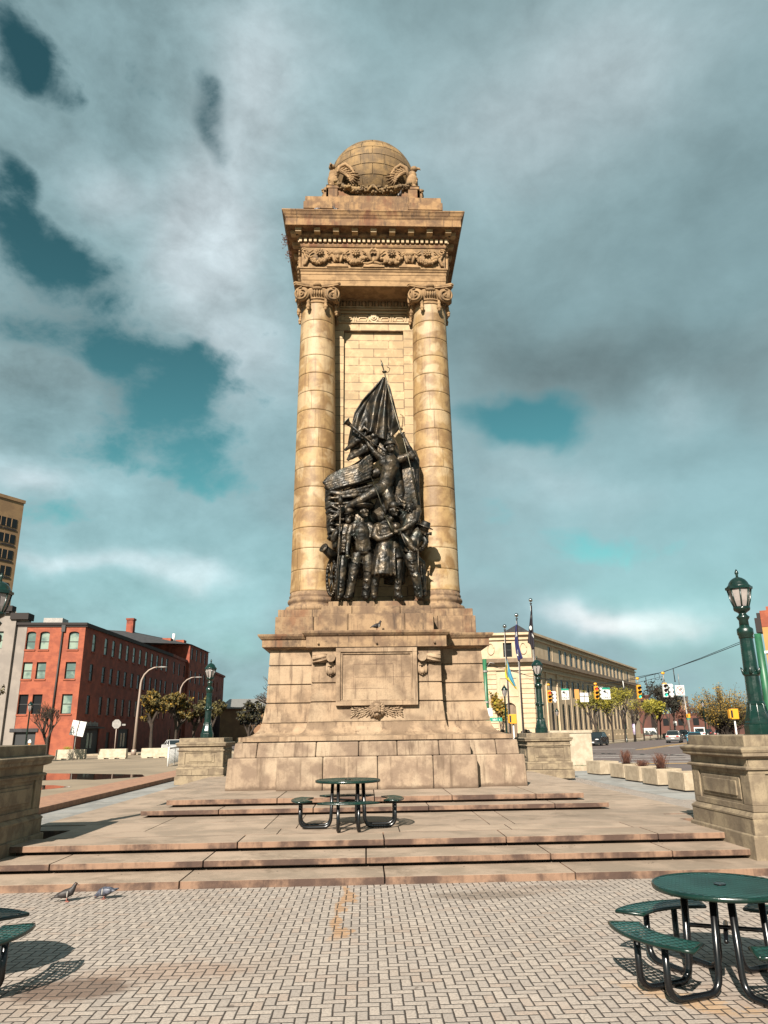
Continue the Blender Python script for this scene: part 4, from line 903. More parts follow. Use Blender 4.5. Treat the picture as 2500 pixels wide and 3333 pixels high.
DT(T, [(650, 1130, .3), (690, 1230, .42), (700, 1330, .4)], [.2, .17, .12], 12)
hand(T, D(478, 705, .52), (-.3, -.3, .6), .95, (0, -.7, -.3)); hand(T, D(812, 705, .5), (0, -.2, 1), .95, (.4, -.6, 0))
tf = bp('trumpeter_figure', T, remesh=.022, disp=(.03, .12))
head(D(700, 800, .52), .55, -.12, 1.0, 'helmet', tf)
tr_ = MB(); DT(tr_, [(692, 858, .62), (560, 765, .62), (430, 665, .64), (360, 608, .66)], [.016, .022, .038, .055], 10)
a = D(360, 608, .66); b = D(322, 575, .68); dd = (b - a).normalized(); tr_.tube([a, a + dd * .08, a + dd * .13, a + dd * .15], [.055, .07, .11, .13], 18)
tr_.build('trumpet', 'bronze', bz_)
bell = MB(); bell.M = Matrix.Translation(a + dd * .155) @ dd.to_track_quat('Z', 'Y').to_matrix().to_4x4(); bell.lathe([(.135, -.01), (.14, .0), (.12, .005), (.06, -.0)], n=22); M['verdigris'] = pmat('verdigris', (.26, .33, .29), (.18, .24, .21), 8, .5, metal=.3)
bell.build('trumpet_bell', 'verdigris', bz_)
DOFF = -.12
wing = MB()
for k in range(8):
    t = k / 7; y0 = 790 + 60 * t + 150 * t; y1 = 1040 + 115 * t; x1 = 130 + 18 * abs(k - 3) * .8
    DT(wing, [(560 - 20 * t, y0 + 40, .34), (430, (y0 + y1) / 2 + 28 - 18 * t, .44), (280, y1 - 50 + 20 * t, .42), (x1, y1 + 4, .30)], [.055, .052, .05, .045], 10)
DT(wing, [(600, 850, .12), (420, 960, .14), (220, 1060, .1), (170, 1100, .08)], [.16, .14, .10, .06], 12)
DT(wing, [(610, 1000, .12), (440, 1060, .15), (260, 1110, .08)], [.16, .14, .08], 12)
bp('wing', wing, remesh=.02, disp=(.015, .06))
w2 = MB()
for k in range(8):
    t = k / 7; DT(w2, [(800 + 90 * t, 900 + 20 * t, .30), (815 + 95 * t, 1050, .36), (835 + 88 * t, 1180, .34), (800 + 130 * t, 1290 + 30 * sin(k), .28)], [.036, .040, .036, .03], 9)
DT(w2, [(830, 900, .05), (860, 1100, .05), (860, 1330, .05)], [.16, .2, .2], 12); DT(w2, [(900, 820, .15), (915, 900, .2), (925, 1100, .15), (945, 1350, .12)], [.08, .13, .10, .08], 10)
bp('wing', w2, remesh=.02, disp=(.015, .06))
dr = MB()   # swirling drapery on the left, behind the figures
for k in range(13):
    t = k / 12; y = 1130 + 430 * t; xl = 135 + 34 * t + 8 * sin(k * .9)
    DT(dr, [(560 - 60 * t, y - 60 + 60 * t, .22), (400, y - 25 + 12 * sin(k * 1.7), .32), (280, y + 18 * sin(k * 1.3 + 1), .34), (200, y - 16 + 12 * sin(k * 2.1), .3), (xl + 12, y + 6, .2)], [.045, .05, .045, .045, .05], 9)
DT(dr, [(520, 1130, .0), (330, 1200, -.02), (270, 1400, -.02), (270, 1650, .0)], [.18, .22, .24, .2], 12)
DT(dr, [(480, 1250, .1), (450, 1400, .05), (500, 1600, .0), (520, 1900, -.1)], [.3, .35, .4, .35], 12)
DT(dr, [(680, 1200, .05), (720, 1400, .0), (740, 1700, -.1), (740, 1950, -.15)], [.25, .35, .35, .3], 12)
DT(dr, [(860, 1300, .0), (880, 1450, .0), (880, 1650, -.1)], [.28, .3, .25], 12)
DT(dr, [(185, 1140, .10), (190, 1250, .12), (200, 1360, .12), (205, 1470, .12), (215, 1580, .1)], [.12, .15, .14, .15, .12], 12)
DT(dr, [(470, 600, .02), (430, 720, .04), (385, 860, .04)], [.16, .22, .10], 12); DT(dr, [(560, 680, .04), (540, 800, .04), (480, 900, .04)], [.2, .26, .2], 12)
for k in range(5): DT(dr, [(560 - 30 * k, 640 + 20 * k, .26), (470 - 22 * k, 740 + 18 * k, .32), (400 - 16 * k, 860 + 10 * k, .26)], [.03, .045, .03], 8)
for k in range(10):
    DT(dr, [(640 + k * 10, 1120, .4), (600 + k * 12, 1220, .42), (560 + k * 9, 1330 + 8 * k, .3), (520 + k * 8, 1440, .15)], [.03, .042, .04, .03], 8)
DT(dr, [(690, 1230, .42), (680, 1260, .46)], [.14, .13], 12)
DT(dr, [(650, 700, .08), (690, 800, .10), (720, 930, .1), (760, 1100, .1), (790, 1300, .05)], [.28, .30, .3, .28, .25], 12)
for k in range(6): DT(dr, [(620 + 14 * k, 700, .3), (600 + 25 * k, 820, .34), (640 + 30 * k, 960, .3)], [.04, .05, .03], 8)
bp('drapery', dr, remesh=.021, disp=(.02, .07))
DOFF = .14
# --- standing figures
def leg(mb, hip, knee, foot, r=(.155, .11, .085), toe=-.22, tx=0.0, d=(.1, .14, .1)):
    DT(mb, [(*hip, d[0]), ((hip[0] + knee[0]) / 2, (hip[1] + knee[1]) / 2, (d[0] + d[1]) / 2 + .02), (*knee, d[1]), ((knee[0] + foot[0]) / 2, (knee[1] + foot[1]) / 2, (d[1] + d[2]) / 2), (foot[0], foot[1] - 12, d[2])], [r[0], r[0] * .93, r[1], r[1] * .92, r[2]], 12)
    f = D(foot[0], foot[1], d[2]); f.z = max(f.z, .05); mb.tube([f + Vector((0, .05, .03)), f + Vector((tx * .5, toe * .5, .02)), f + Vector((tx, toe, -.005))], [.075, .068, .04], 9)
    for k in range(4): a = rb.uniform(.1, .9); x = hip[0] * (1 - a) + foot[0] * a; y = hip[1] * (1 - a) + foot[1] * a; DT(mb, [(x - 30, y - 12, d[1] + .05), (x, y + 8, d[1] + .13), (x + 28, y - 6, d[1] + .06)], [.015, .024, .012], 6)
# sailor with cutlass
S = MB()
DT(S, [(462, 1395, .30), (458, 1440, .28)], [.075, .085], 10)
DT(S, [(455, 1440, .28), (455, 1510, .30), (465, 1590, .28), (472, 1650, .26)], [.15, .25, .215, .20], 14); S.ell(D(395, 1465, .28), (.14, .13, .12)); S.ell(D(520, 1462, .28), (.14, .13, .12)); S.ell(D(450, 1490, .36), (.2, .12, .15))
DT(S, [(472, 1650, .26), (472, 1700, .24)], [.21, .2], 12)
leg(S, (425, 1700), (385, 1880), (352, 2075), (.165, .13, .125), tx=-.04, d=(.24, .26, .2)); leg(S, (515, 1700), (515, 1880), (490, 2075), (.165, .13, .13), tx=.03, d=(.22, .22, .12))
DT(S, [(375, 1465, .3), (352, 1530, .36), (345, 1590, .36)], [.12, .11, .08], 10); DT(S, [(345, 1590, .36), (338, 1650, .40), (335, 1700, .44)], [.075, .065, .045], 10)
DT(S, [(540, 1465, .3), (560, 1530, .34), (545, 1570, .36)], [.12, .11, .08], 10)
hand(S, D(334, 1700, .46), (.25, -.2, -1), 1.0, (.5, -.5, .1))
for k in range(6): DT(S, [(392 + 3 * k, 1600 + k * 12, .37), (465, 1612 + k * 12, .46), (545, 1600 + k * 12, .37)], [.012, .016, .012], 6)
for k in range(5): DT(S, [(450 + 8 * (k - 2), 1480, .44), (440 + 28 * (k - 2), 1540, .46), (470 + 30 * (k - 2), 1590, .40)], [.018, .026, .015], 6)
DT(S, [(400, 1440, .36), (450, 1470, .45), (500, 1440, .38)], [.03, .045, .03], 8)
sf = bp('sailor_figure', S, remesh=.02, disp=(.022, .08)); head(D(480, 1345, .34), .7, 0, 1.0, 'sailor', sf)
cu = MB(); DT(cu, [(345, 1722, .52), (400, 1748, .56), (470, 1782, .58), (575, 1818, .56)], [.03, .028, .024, .006], 8, flat=.35); DT(cu, [(322, 1705, .5), (345, 1722, .52)], [.025, .025], 8); cu.ell(D(338, 1718, .52), (.07, .06, .045)); cu.build('cutlass', 'bronze_light', bz_)
# soldier in overcoat holding a sword upright
O = MB()
DT(O, [(715, 1385, .34), (690, 1430, .3)], [.08, .1], 10)
DT(O, [(680, 1430, .3), (665, 1480, .32), (660, 1580, .30), (655, 1660, .30)], [.16, .28, .25, .25], 14)
DT(O, [(655, 1640, .3), (645, 1740, .34), (640, 1885, .34)], [.25, .30, .33], 16)
O.ell(D(600, 1470, .34), (.16, .14, .13)); O.ell(D(750, 1470, .34), (.15, .14, .13))
for k in range(5): DT(O, [(715 - 5 * k, 1405 + 6 * k, .42), (640 - 8 * k, 1430 + 16 * k, .46), (560 - 4 * k, 1480 + 22 * k, .36)], [.03, .045, .025], 8)
DT(O, [(580, 1480, .38), (570, 1550, .44), (610, 1575, .50)], [.12, .12, .10], 10); DT(O, [(600, 1575, .50), (670, 1555, .56), (725, 1525, .58)], [.095, .085, .055], 10)
hand(O, D(722, 1520, .60), (.9, -.2, .2), 1.05, (-.2, -.6, .1))
for k in range(6): x = 575 + k * 30; DT(O, [(x + 30 - 3 * k, 1640, .46), (x + 10, 1760, .56), (x - 8 + 5 * k, 1885, .56)], [.025, .038, .03], 7)
leg(O, (590, 1850), (570, 1960), (565, 2075), (.13, .11, .09), d=(.2, .2, .15)); leg(O, (765, 1740), (765, 1890), (765, 2075), (.15, .12, .105), tx=.12, d=(.22, .26, .24))
DT(O, [(725, 1600, .3), (760, 1740, .28)], [.15, .16], 10)
of = bp('overcoat_soldier_figure', O, remesh=.02, disp=(.025, .1)); head(D(728, 1335, .40), .85, .1, 1.0, 'kepi', of)
sw = MB(); DT(sw, [(538, 1048, .62), (600, 1210, .66), (660, 1385, .68)], [.012, .032, .04], 8, flat=.4); DT(sw, [(640, 1390, .68), (685, 1378, .68)], [.025, .025], 7); DT(sw, [(660, 1385, .68), (700, 1470, .68), (735, 1530, .66)], [.03, .035, .035], 8); sw.build('sword', 'bronze_light', bz_)
# left soldier with sponge staff
A = MB()
DT(A, [(350, 1430, .1), (345, 1460, .1)], [.08, .09], 10); DT(A, [(335, 1460, .1), (320, 1540, .14), (310, 1640, .12), (305, 1700, .12)], [.18, .22, .2, .19], 12)
DT(A, [(280, 1480, .16), (230, 1540, .26), (218, 1585, .28)], [.11, .10, .08], 10); DT(A, [(218, 1585, .3), (240, 1530, .38), (262, 1490, .4)], [.08, .07, .05], 10)
hand(A, D(258, 1500, .42), (.3, -.2, 1), 1.0, (.5, -.5, 0))
leg(A, (300, 1720), (290, 1890), (275, 2075), (.15, .12, .10), tx=-.03, d=(.14, .2, .2)); leg(A, (335, 1720), (330, 1890), (325, 2070), (.14, .12, .1), d=(0, .0, 0))
for k in range(4): DT(A, [(270, 1590 + 26 * k, .3), (310, 1604 + 26 * k, .36), (345, 1590 + 26 * k, .28)], [.015, .03, .015], 6)
af = bp('gunner_figure', A, remesh=.02, disp=(.022, .08)); head(D(355, 1378, .18), -.35, .12, .95, 'kepi', af, beard=True)
pl = MB(); DT(pl, [(280, 1275, .46), (272, 1500, .46), (262, 1700, .46), (248, 1850, .46), (240, 2080, .42)], [.024, .024, .024, .026, .024], 8); DT(pl, [(279, 1212, .46), (280, 1280, .46)], [.06, .06], 12); pl.build('sponge_staff', 'bronze', bz_)
# wounded soldier leaning in from the right
E_ = MB()
DT(E_, [(900, 1330, .34), (880, 1400, .36), (850, 1480, .34), (820, 1560, .28)], [.12, .2, .2, .2], 12)
DT(E_, [(930, 1340, .34), (915, 1420, .46), (890, 1440, .5)], [.11, .09, .08], 10); DT(E_, [(890, 1440, .5), (840, 1475, .54), (790, 1500, .56)], [.085, .075, .05], 10); hand(E_, D(792, 1500, .58), (-1, -.2, -.1), 1.0, (0, -.4, -.8))
DT(E_, [(740, 1330, .2), (800, 1370, .25), (830, 1440, .2)], [.1, .16, .12], 10)
for k in range(5): DT(E_, [(760 + 25 * k, 1215 + 12 * k, .34), (800 + 28 * k, 1255 + 10 * k, .40), (850 + 22 * k, 1262 + 14 * k, .34)], [.03, .045, .03], 7)
DT(E_, [(930, 1290, .3), (945, 1340, .3), (935, 1400, .25)], [.07, .09, .07], 9)
ef = bp('wounded_soldier_figure', E_, remesh=.022, disp=(.03, .09)); head(D(868, 1318, .46), -.5, .75, .95, None, ef, hair=True)
# crouching soldier at the right with rifle
Q = MB()
DT(Q, [(955, 1470, .25), (930, 1540, .3), (890, 1620, .3), (860, 1700, .3)], [.14, .2, .19, .18], 12)
DT(Q, [(800, 1530, .42), (850, 1590, .46), (890, 1650, .48)], [.09, .10, .08], 10); DT(Q, [(890, 1650, .48), (925, 1670, .52), (950, 1665, .54)], [.07, .06, .045], 9)
DT(Q, [(985, 1540, .3), (1005, 1600, .36), (970, 1650, .46)], [.09, .08, .05], 9)
hand(Q, D(945, 1668, .55), (.8, -.3, .1), .95, (0, -.5, -.6)); hand(Q, D(935, 1660, .5), (-.6, -.3, -.2), .9, (0, -.5, -.6))
leg(Q, (860, 1710), (915, 1880), (945, 2070), (.17, .13, .115), tx=.02, d=(.34, .46, .36)); leg(Q, (880, 1720), (975, 1780), (985, 2050), (.15, .10, .09), d=(.1, .1, 0))
for k in range(4): DT(Q, [(850, 1740 + 30 * k, .5), (890, 1756 + 30 * k, .6), (930, 1742 + 30 * k, .52)], [.015, .028, .015], 6)
DT(Q, [(930, 1900, .48), (945, 1900, .5)], [.135, .135], 12)
qf = bp('rifleman_figure', Q, remesh=.021, disp=(.025, .09)); head(D(985, 1490, .44), .9, .5, .95, 'slouch', qf)
ri = MB(); DT(ri, [(935, 1650, .62), (938, 1800, .62), (942, 1860, .62)], [.022, .02, .02], 8); DT(ri, [(935, 1560, .62), (935, 1660, .62)], [.03, .028], 8); DT(ri, [(1000, 1530, .62), (1052, 1530, .64)], [.03, .05], 8); DT(ri, [(780, 1500, .6), (820, 1600, .6), (845, 1640, .58)], [.02, .022, .03], 8); ri.build('rifle', 'bronze', bz_)
DOFF = 0.0
# cannon
K = MB(); DT(K, [(250, 1745, -.05), (180, 1680, .2), (140, 1645, .33)], [.15, .125, .11], 18); a = D(140, 1645, .33); b = D(180, 1680, .2); dd = (a - b).normalized(); K.tube([a - dd * .03, a + dd * .0, a + dd * .03, a + dd * .032, a - dd * .1], [.125, .14, .14, .075, .07], 18, cap=False); K.tube([a - dd * .1, a - dd * .11], [.07, .01], 12); K.build('cannon_barrel', 'bronze', bz_)
wh = MB(); c0 = D(205, 1890, .05)
for k in range(28):
    a0 = 2 * pi * k / 28; a1 = 2 * pi * (k + 1) / 28; wh.tube([c0 + Vector((.13 * cos(a0), -.1 * cos(a0), .50 * sin(a0))), c0 + Vector((.13 * cos(a1), -.1 * cos(a1), .50 * sin(a1)))], .045, 6)
for k in range(6): a0 = k * pi / 3; wh.tube([c0, c0 + Vector((.12 * cos(a0), -.1 * cos(a0), .48 * sin(a0)))], .025, 6)
wh.ell(c0, .08); wh.build('cannon_wheel', 'bronze', bz_)
bb = MB(); bb.box(-1.15, 1.22, -.12, 1.2, 0, .03); bb.build('bronze_base', 'bronze', bz_)

# ================================================================== PIERS AND LAMPS
def make_pier(label, loc, width=1.68, depth=2.05, plinth=True, group='stone piers at the corners of the platform'):
    t = thing('stone_pier', label, 'stone pier', loc, 0, group); w = width / 2; d = depth / 2
    def part(name, secs=None, boxes=None, bev=.012, mat='pier_stone'):
        m = MB()
        if secs: m.loft([(-w - o, w + o, -d - o, d + o, z) for o, z in secs])
        for b in boxes or []: m.box(*b)
        return m.build(name, mat, t, bevel=bev)
    m = MB()
    if plinth: m.box(-w - .07, w + .07, -d - .07, d + .07, -.36, .06)
    else: m.box(-w - .07, w + .07, -d - .07, d + .07, -.30, .04)
    m.build('plinth', 'pier_stone', t, bevel=.015)
    m = MB()
    xs = [-w - .03, -w * .35, w * .38, w + .03]
    for a, b in zip(xs[:-1], xs[1:]): m.box(a + .004, b - .004, -d - .03, d + .03, .06, .28)
    m.box(-w, w, -d, d, .05, .27)
    m.build('base_block', 'pier_stone', t)
    part('base_moulding', [(.02, .275), (.035, .286), (.035, .31), (-.015, .355), (-.04, .372)], bev=0)
    m = MB(); m.box(-w + .045, w - .045, -d + .045, d - .045, .36, 1.13)
    for q in range(4):
        m.M = Matrix.Rotation(q * pi / 2, 4, 'Z'); hw, hd = (w, d) if q % 2 == 0 else (d, w)
        y0, y1 = -hd + .012 + .002 * q, -hd + .05
        m.box(-hw + .02, -hw + .28, y0, y1, .46, .90); m.box(hw - .28, hw - .02, y0, y1, .46, .90); m.box(-hw + .02, hw - .02, y0, y1, .90, .99); m.box(-hw + .02, hw - .02, y0, y1, .37, .46)
        m.box(-hw + .36, hw - .36, y0 + .01, y1, .52, .84); m.box(-hw + .45, hw - .45, y0 - .012, y1, .57, .79)
        m.box(-hw + .02, hw - .02, y0 + .008, y1, .99, 1.14)
    m.M = None; m.build('dado', 'pier_stone', t, bevel=.008)
    part('band_moulding', [(-.02, .955), (.025, .965), (.03, .99), (.005, 1.01), (-.02, 1.015)], bev=0)
    part('cornice', [(-.02, 1.125), (.02, 1.135), (.07, 1.16), (.07, 1.205), (.085, 1.215), (.10, 1.25), (.10, 1.27), (.02, 1.30)], bev=0)
    m = MB()
    xs = [-w + .01, -.12, w - .01]
    for a, b in zip(xs[:-1], xs[1:]): m.box(a + .004, b - .004, -d + .01, d - .01, 1.29, 1.46)
    m.box(-w + .02, w - .02, -d + .02, d - .02, 1.28, 1.455)
    m.build('cap_slab', 'pier_stone', t, bevel=.015)
    return t
PH = .366
make_pier('weathered panelled stone pier in full view at right, under the nearest green lamp', (6.27, 12.52, PH))
make_pier('dark shaded stone pier cut by the left edge of the photo', (-6.62, 12.50, PH), 1.76)
make_pier('pale stone pier behind the monument on its right, beside the white slab', (7.15, 32.2, PH), 1.80, 2.0, False)
make_pier('pale stone pier behind the monument on its left, beside the pool coping', (-6.85, 32.2, PH), 1.80, 2.0, False)
def mkside(x0, x1, y0, y1, label):
    t = thing('stone_pier', label, 'stone pier', ((x0 + x1) / 2, (y0 + y1) / 2, PH)); m = MB(); a = (x1 - x0) / 2; b = (y1 - y0) / 2
    m.box(-a, a, -b, b, -.3, 1.15); m.build('dado', 'pier_stone', t, bevel=.01); m = MB(); m.loft([(-a - o, a + o, -b - o, b + o, z) for o, z in ((0, 1.15), (.08, 1.18), (.1, 1.25), (.02, 1.28), (.02, 1.44))]); m.build('cornice', 'pier_stone', t)
mkside(-6.0, -5.1, 34.6, 36.2, 'narrow stone pier half hidden behind the left rear pier')
def make_lamp(label, loc, big=True, group='green lamps standing on the stone piers', s=1.0):
    t = thing('street_lamp', label, 'street lamp', loc, radians(22.5) * 0, group)
    O8 = radians(22.5)
    m = MB(); m.lathe([(.245, 0), (.245, .16), (.235, .17)], n=8, smooth=False, rot=O8); m.build('base', 'green_cast', t, bevel=.006)
    m = MB(); m.lathe([(.225, .17), (.225, .20), (.205, .23), (.20, .27), (.18, .34), (.155, .42), (.142, .50), (.150, .51), (.150, .545), (.135, .56)], n=8, smooth=False, rot=O8)
    for k in range(8): a = O8 + k * pi / 4; m.tube([(.20 * cos(a), .20 * sin(a), .24), (.16 * cos(a), .16 * sin(a), .40), (.14 * cos(a), .14 * sin(a), .52)], .014, 6)
    m.build('bell', 'green_cast', t, bevel=.004)
    m = MB(); m.lathe([(.128, .55), (.122, 1.0), (.112, 1.68)], n=12, smooth=False); sh = m.build('pole', 'green_cast', t)
    m = MB(); m.lathe([(.13, 1.0), (.135, 1.03), (.125, 1.06)], n=16)
    for k in range(6): a = k * pi / 3; m.tube([(.13 * cos(a), .13 * sin(a), 1.03), (.15 * cos(a), .15 * sin(a), 1.08), (.18 * cos(a), .18 * sin(a), 1.15)], [.03, .025, .008], 6)
    m.build('leaf_collar', 'green_cast', t)
    m = MB(); m.lathe([(.115, 1.66), (.125, 1.68), (.125, 1.72), (.14, 1.74), (.14, 1.83), (.12, 1.85), (.09, 1.87), (.085, 1.9)], n=20); m.build('collar', 'green_cast', t)
    m = MB(); m.lathe([(.085, 1.87), (.08, 1.99), (.10, 2.02), (.115, 2.05), (.08, 2.08), (.06, 2.11), (.075, 2.13), (.135, 2.17), (.145, 2.20), (.145, 2.235), (.12, 2.24)], n=20); m.build('neck', 'green_cast', t)
    m = MB()
    for k in range(8):
        a = O8 + k * pi / 4; m.tube([(.122 * cos(a), .122 * sin(a), 2.23), (.16 * cos(a), .16 * sin(a), 2.34), (.205 * cos(a), .205 * sin(a), 2.57)], .014, 6)
    m.lathe([(.205, 2.545), (.235, 2.56), (.235, 2.60), (.20, 2.61)], n=8, smooth=False, rot=O8)
    fr = m.build('lantern_frame', 'green_cast', t)
    for k in range(8):
        m = MB(); a0, a1 = O8 + k * pi / 4, O8 + (k + 1) * pi / 4
        pts = [(.115, 2.235), (.153, 2.34), (.198, 2.56)]; v = []; f = []
        for r, z in pts: v += [(r * cos(a0), r * sin(a0), z), (r * cos(a1), r * sin(a1), z)]
        v2 = [(x * .96, y * .96, z) for x, y, z in v]
        for i in range(2): f += [(2 * i, 2 * i + 1, 2 * i + 3, 2 * i + 2), (6 + 2 * i, 8 + 2 * i, 9 + 2 * i, 7 + 2 * i)]
        m.add(v + v2, f); m.build('pane', 'lamp_glass', fr)
    m = MB(); m.lathe([(.215, 2.60), (.20, 2.62), (.18, 2.64), (.165, 2.68), (.13, 2.73), (.085, 2.765), (.05, 2.78), (.03, 2.79), (.012, 2.80)], n=20); m.build('cap', 'green_cast', t)
    m = MB(); m.lathe([(.012, 2.79), (.025, 2.81), (.02, 2.83), (.035, 2.86), (.03, 2.89), (.012, 2.93), (.002, 2.94)], n=12); m.build('finial', 'green_cast', t)
    t.scale = (s, s, s); return t
zt = PH + 1.46
L0 = make_lamp('large green lamp on the right front pier, nearest and in full view', (6.25, 12.52, zt), s=.95)
dup(L0, (-6.42, 12.5, zt), 0, 'green lamp head cut by the left edge above the shaded pier', scale=.95)
dup(L0, (7.12, 32.2, zt), 0, 'green lamp on the pier behind the monument at right, before the courthouse-like pale building', scale=1.09)
dup(L0, (-6.85, 32.2, zt), 0, 'green lamp on the pier left of the monument, against the brick warehouse', scale=1.09)
for o in COL.objects:
    if o.get('label', '').startswith('green lamp on the pier behind'): o['label'] = 'green lamp on the rear right pier, in front of the pale stone building'
# slender lamps in the streets
def thin_lamp(label, loc, h, group='slender green street lamps'):
    t = thing('street_lamp', label, 'street lamp', loc, 0, group)
    m = MB(); m.lathe([(.17, 0), (.17, .1), (.12, .16), (.11, .5), (.075, .62), (.06, h - .95), (.08, h - .93), (.05, h - .85)], n=10); m.build('pole', 'green_cast', t)
    m = MB(); m.lathe([(.10, h - .85), (.20, h - .42), (.19, h - .40)], n=8, smooth=False); m.build('lantern', 'lamp_glass', t)
    m = MB(); m.lathe([(.23, h - .42), (.23, h - .37), (.16, h - .25), (.06, h - .12), (.02, h - .05), (.01, h)], n=10)
    for k in range(4): a = k * pi / 2; m.tube([(.11 * cos(a), .11 * sin(a), h - .85), (.21 * cos(a), .21 * sin(a), h - .4)], .015, 5)
    m.build('cap', 'green_cast', t); return t
thin_lamp('slim dark green lamp before the arched niche of the pale building', (10.2, 57.0, 0), 5.3)
thin_lamp('small green lamp just right of the big rear lamp, before the pale building', (20.9, 84.0, .0), 4.3)
thin_lamp('green street lamp behind the black car on the right', (30.2, 100.0, .14), 4.5)
thin_lamp('green street lamp on the pavement right of the black car', (38.4, 113.2, .14), 4.9)
thin_lamp('green street lamp in front of the golden bushy tree', (41.5, 93.0, .1), 5.2)
thin_lamp('green street lamp in front of the brick facade, above the shaded pier', (-29.2, 67.0, 0), 5.0)
thin_lamp('distant green street lamp beside the signpost with the purple poster', (42.6, 121.2, .14), 4.4)

# ================================================================== PICNIC TABLES
def arcseat(m, a0, a1, r0, r1, z0, z1, n=14):
    pts = [(r1 * cos(a0 + (a1 - a0) * k / n), r1 * sin(a0 + (a1 - a0) * k / n)) for k in range(n + 1)] + [(r0 * cos(a1 - (a1 - a0) * k / n), r0 * sin(a1 - (a1 - a0) * k / n)) for k in range(n + 1)]
    m.prism(pts, z0, z1)
def make_table(label, loc, rz, s, group='round green picnic tables'):
    t = thing('picnic_table', label, 'picnic table', loc, rz, group)
    m = MB(); m.lathe([(.02, .745), (.545, .745)], n=64, smooth=False); 
    m = MB()
    ring = 64; R = .548
    pts = [(R * cos(2 * pi * k / ring), R * sin(2 * pi * k / ring)) for k in range(ring)]
    m.prism(pts, .752, .757); top = m.build('table_top', 'mesh_metal', t)
    m = MB(); m.lathe([(.535, .722), (.556, .722), (.562, .74), (.558, .760), (.548, .764), (.540, .758), (.536, .74)], n=72); m.build('rim', 'green_cast', top)
    m = MB(); m.lathe([(.018, .755), (.05, .755), (.05, .768), (.02, .768)], n=20, smooth=False); m.build('umbrella_hole_ring', 'black_tube', top)
    for q in range(4):
        A = q * pi / 2; a0, a1 = A - radians(31), A + radians(31)
        m = MB(); arcseat(m, a0, a1, .705, .945, .452, .457); seat = m.build('seat', 'mesh_metal', t)
        m = MB(); n = 18
        outl = [(.95 * cos(a0 + (a1 - a0) * k / n), .95 * sin(a0 + (a1 - a0) * k / n), .445) for k in range(n + 1)] + [(.70 * cos(a1 - (a1 - a0) * k / n), .70 * sin(a1 - (a1 - a0) * k / n), .445) for k in range(n + 1)]
        outl.append(outl[0]); m.tube(outl, .017, 6); m.build('seat_rim', 'green_cast', seat)
    for q in range(4):
        for s_ in (-1, 1):
            m = MB(); m.M = Matrix.Rotation(q * pi / 2, 4, 'Z')
            y = s_ * .165; P = [(.80, y, .44), (.80, y, .16)]
            for k in range(1, 6): a = k / 6 * pi / 2; P.append((.80 - .12 * (1 - cos(a)), y, .15 - .12 * sin(a)))
            P += [(.66, y, .028), (.42, y, .028)]
            for k in range(1, 6): a = k / 6 * pi / 2; P.append((.40 - .11 * sin(a), y, .028 + .12 * (1 - cos(a))))
            P += [(.285, y, .16), (.26, y, .73)]
            m.tube(P, .028, 12); m.build('leg', 'black_tube', t)
    for q in range(2):
        m = MB(); m.M = Matrix.Rotation(q * pi / 2 + pi / 4, 4, 'Z'); m.box(-.34, .34, -.02, .02, .40 + q * .03, .405 + q * .03)
        m.tube([(-.34, 0, .40 + q * .03), (.34, 0, .40 + q * .03)], .018, 8); m.build('brace', 'black_tube', t)
    t.scale = (s, s, s); return t
TB = make_table('green mesh picnic table on the platform right before the monument', (-.60, 13.95, .368), radians(2), 1.03)
dup(TB, (2.60, 6.52, 0.002), radians(20), 'large near green mesh picnic table cut by the right edge of the photo', scale=.95)
dup(TB, (-3.96, 6.80, 0.002), radians(-15), 'green mesh picnic table of which only two seat ends show at the left edge', scale=.98)

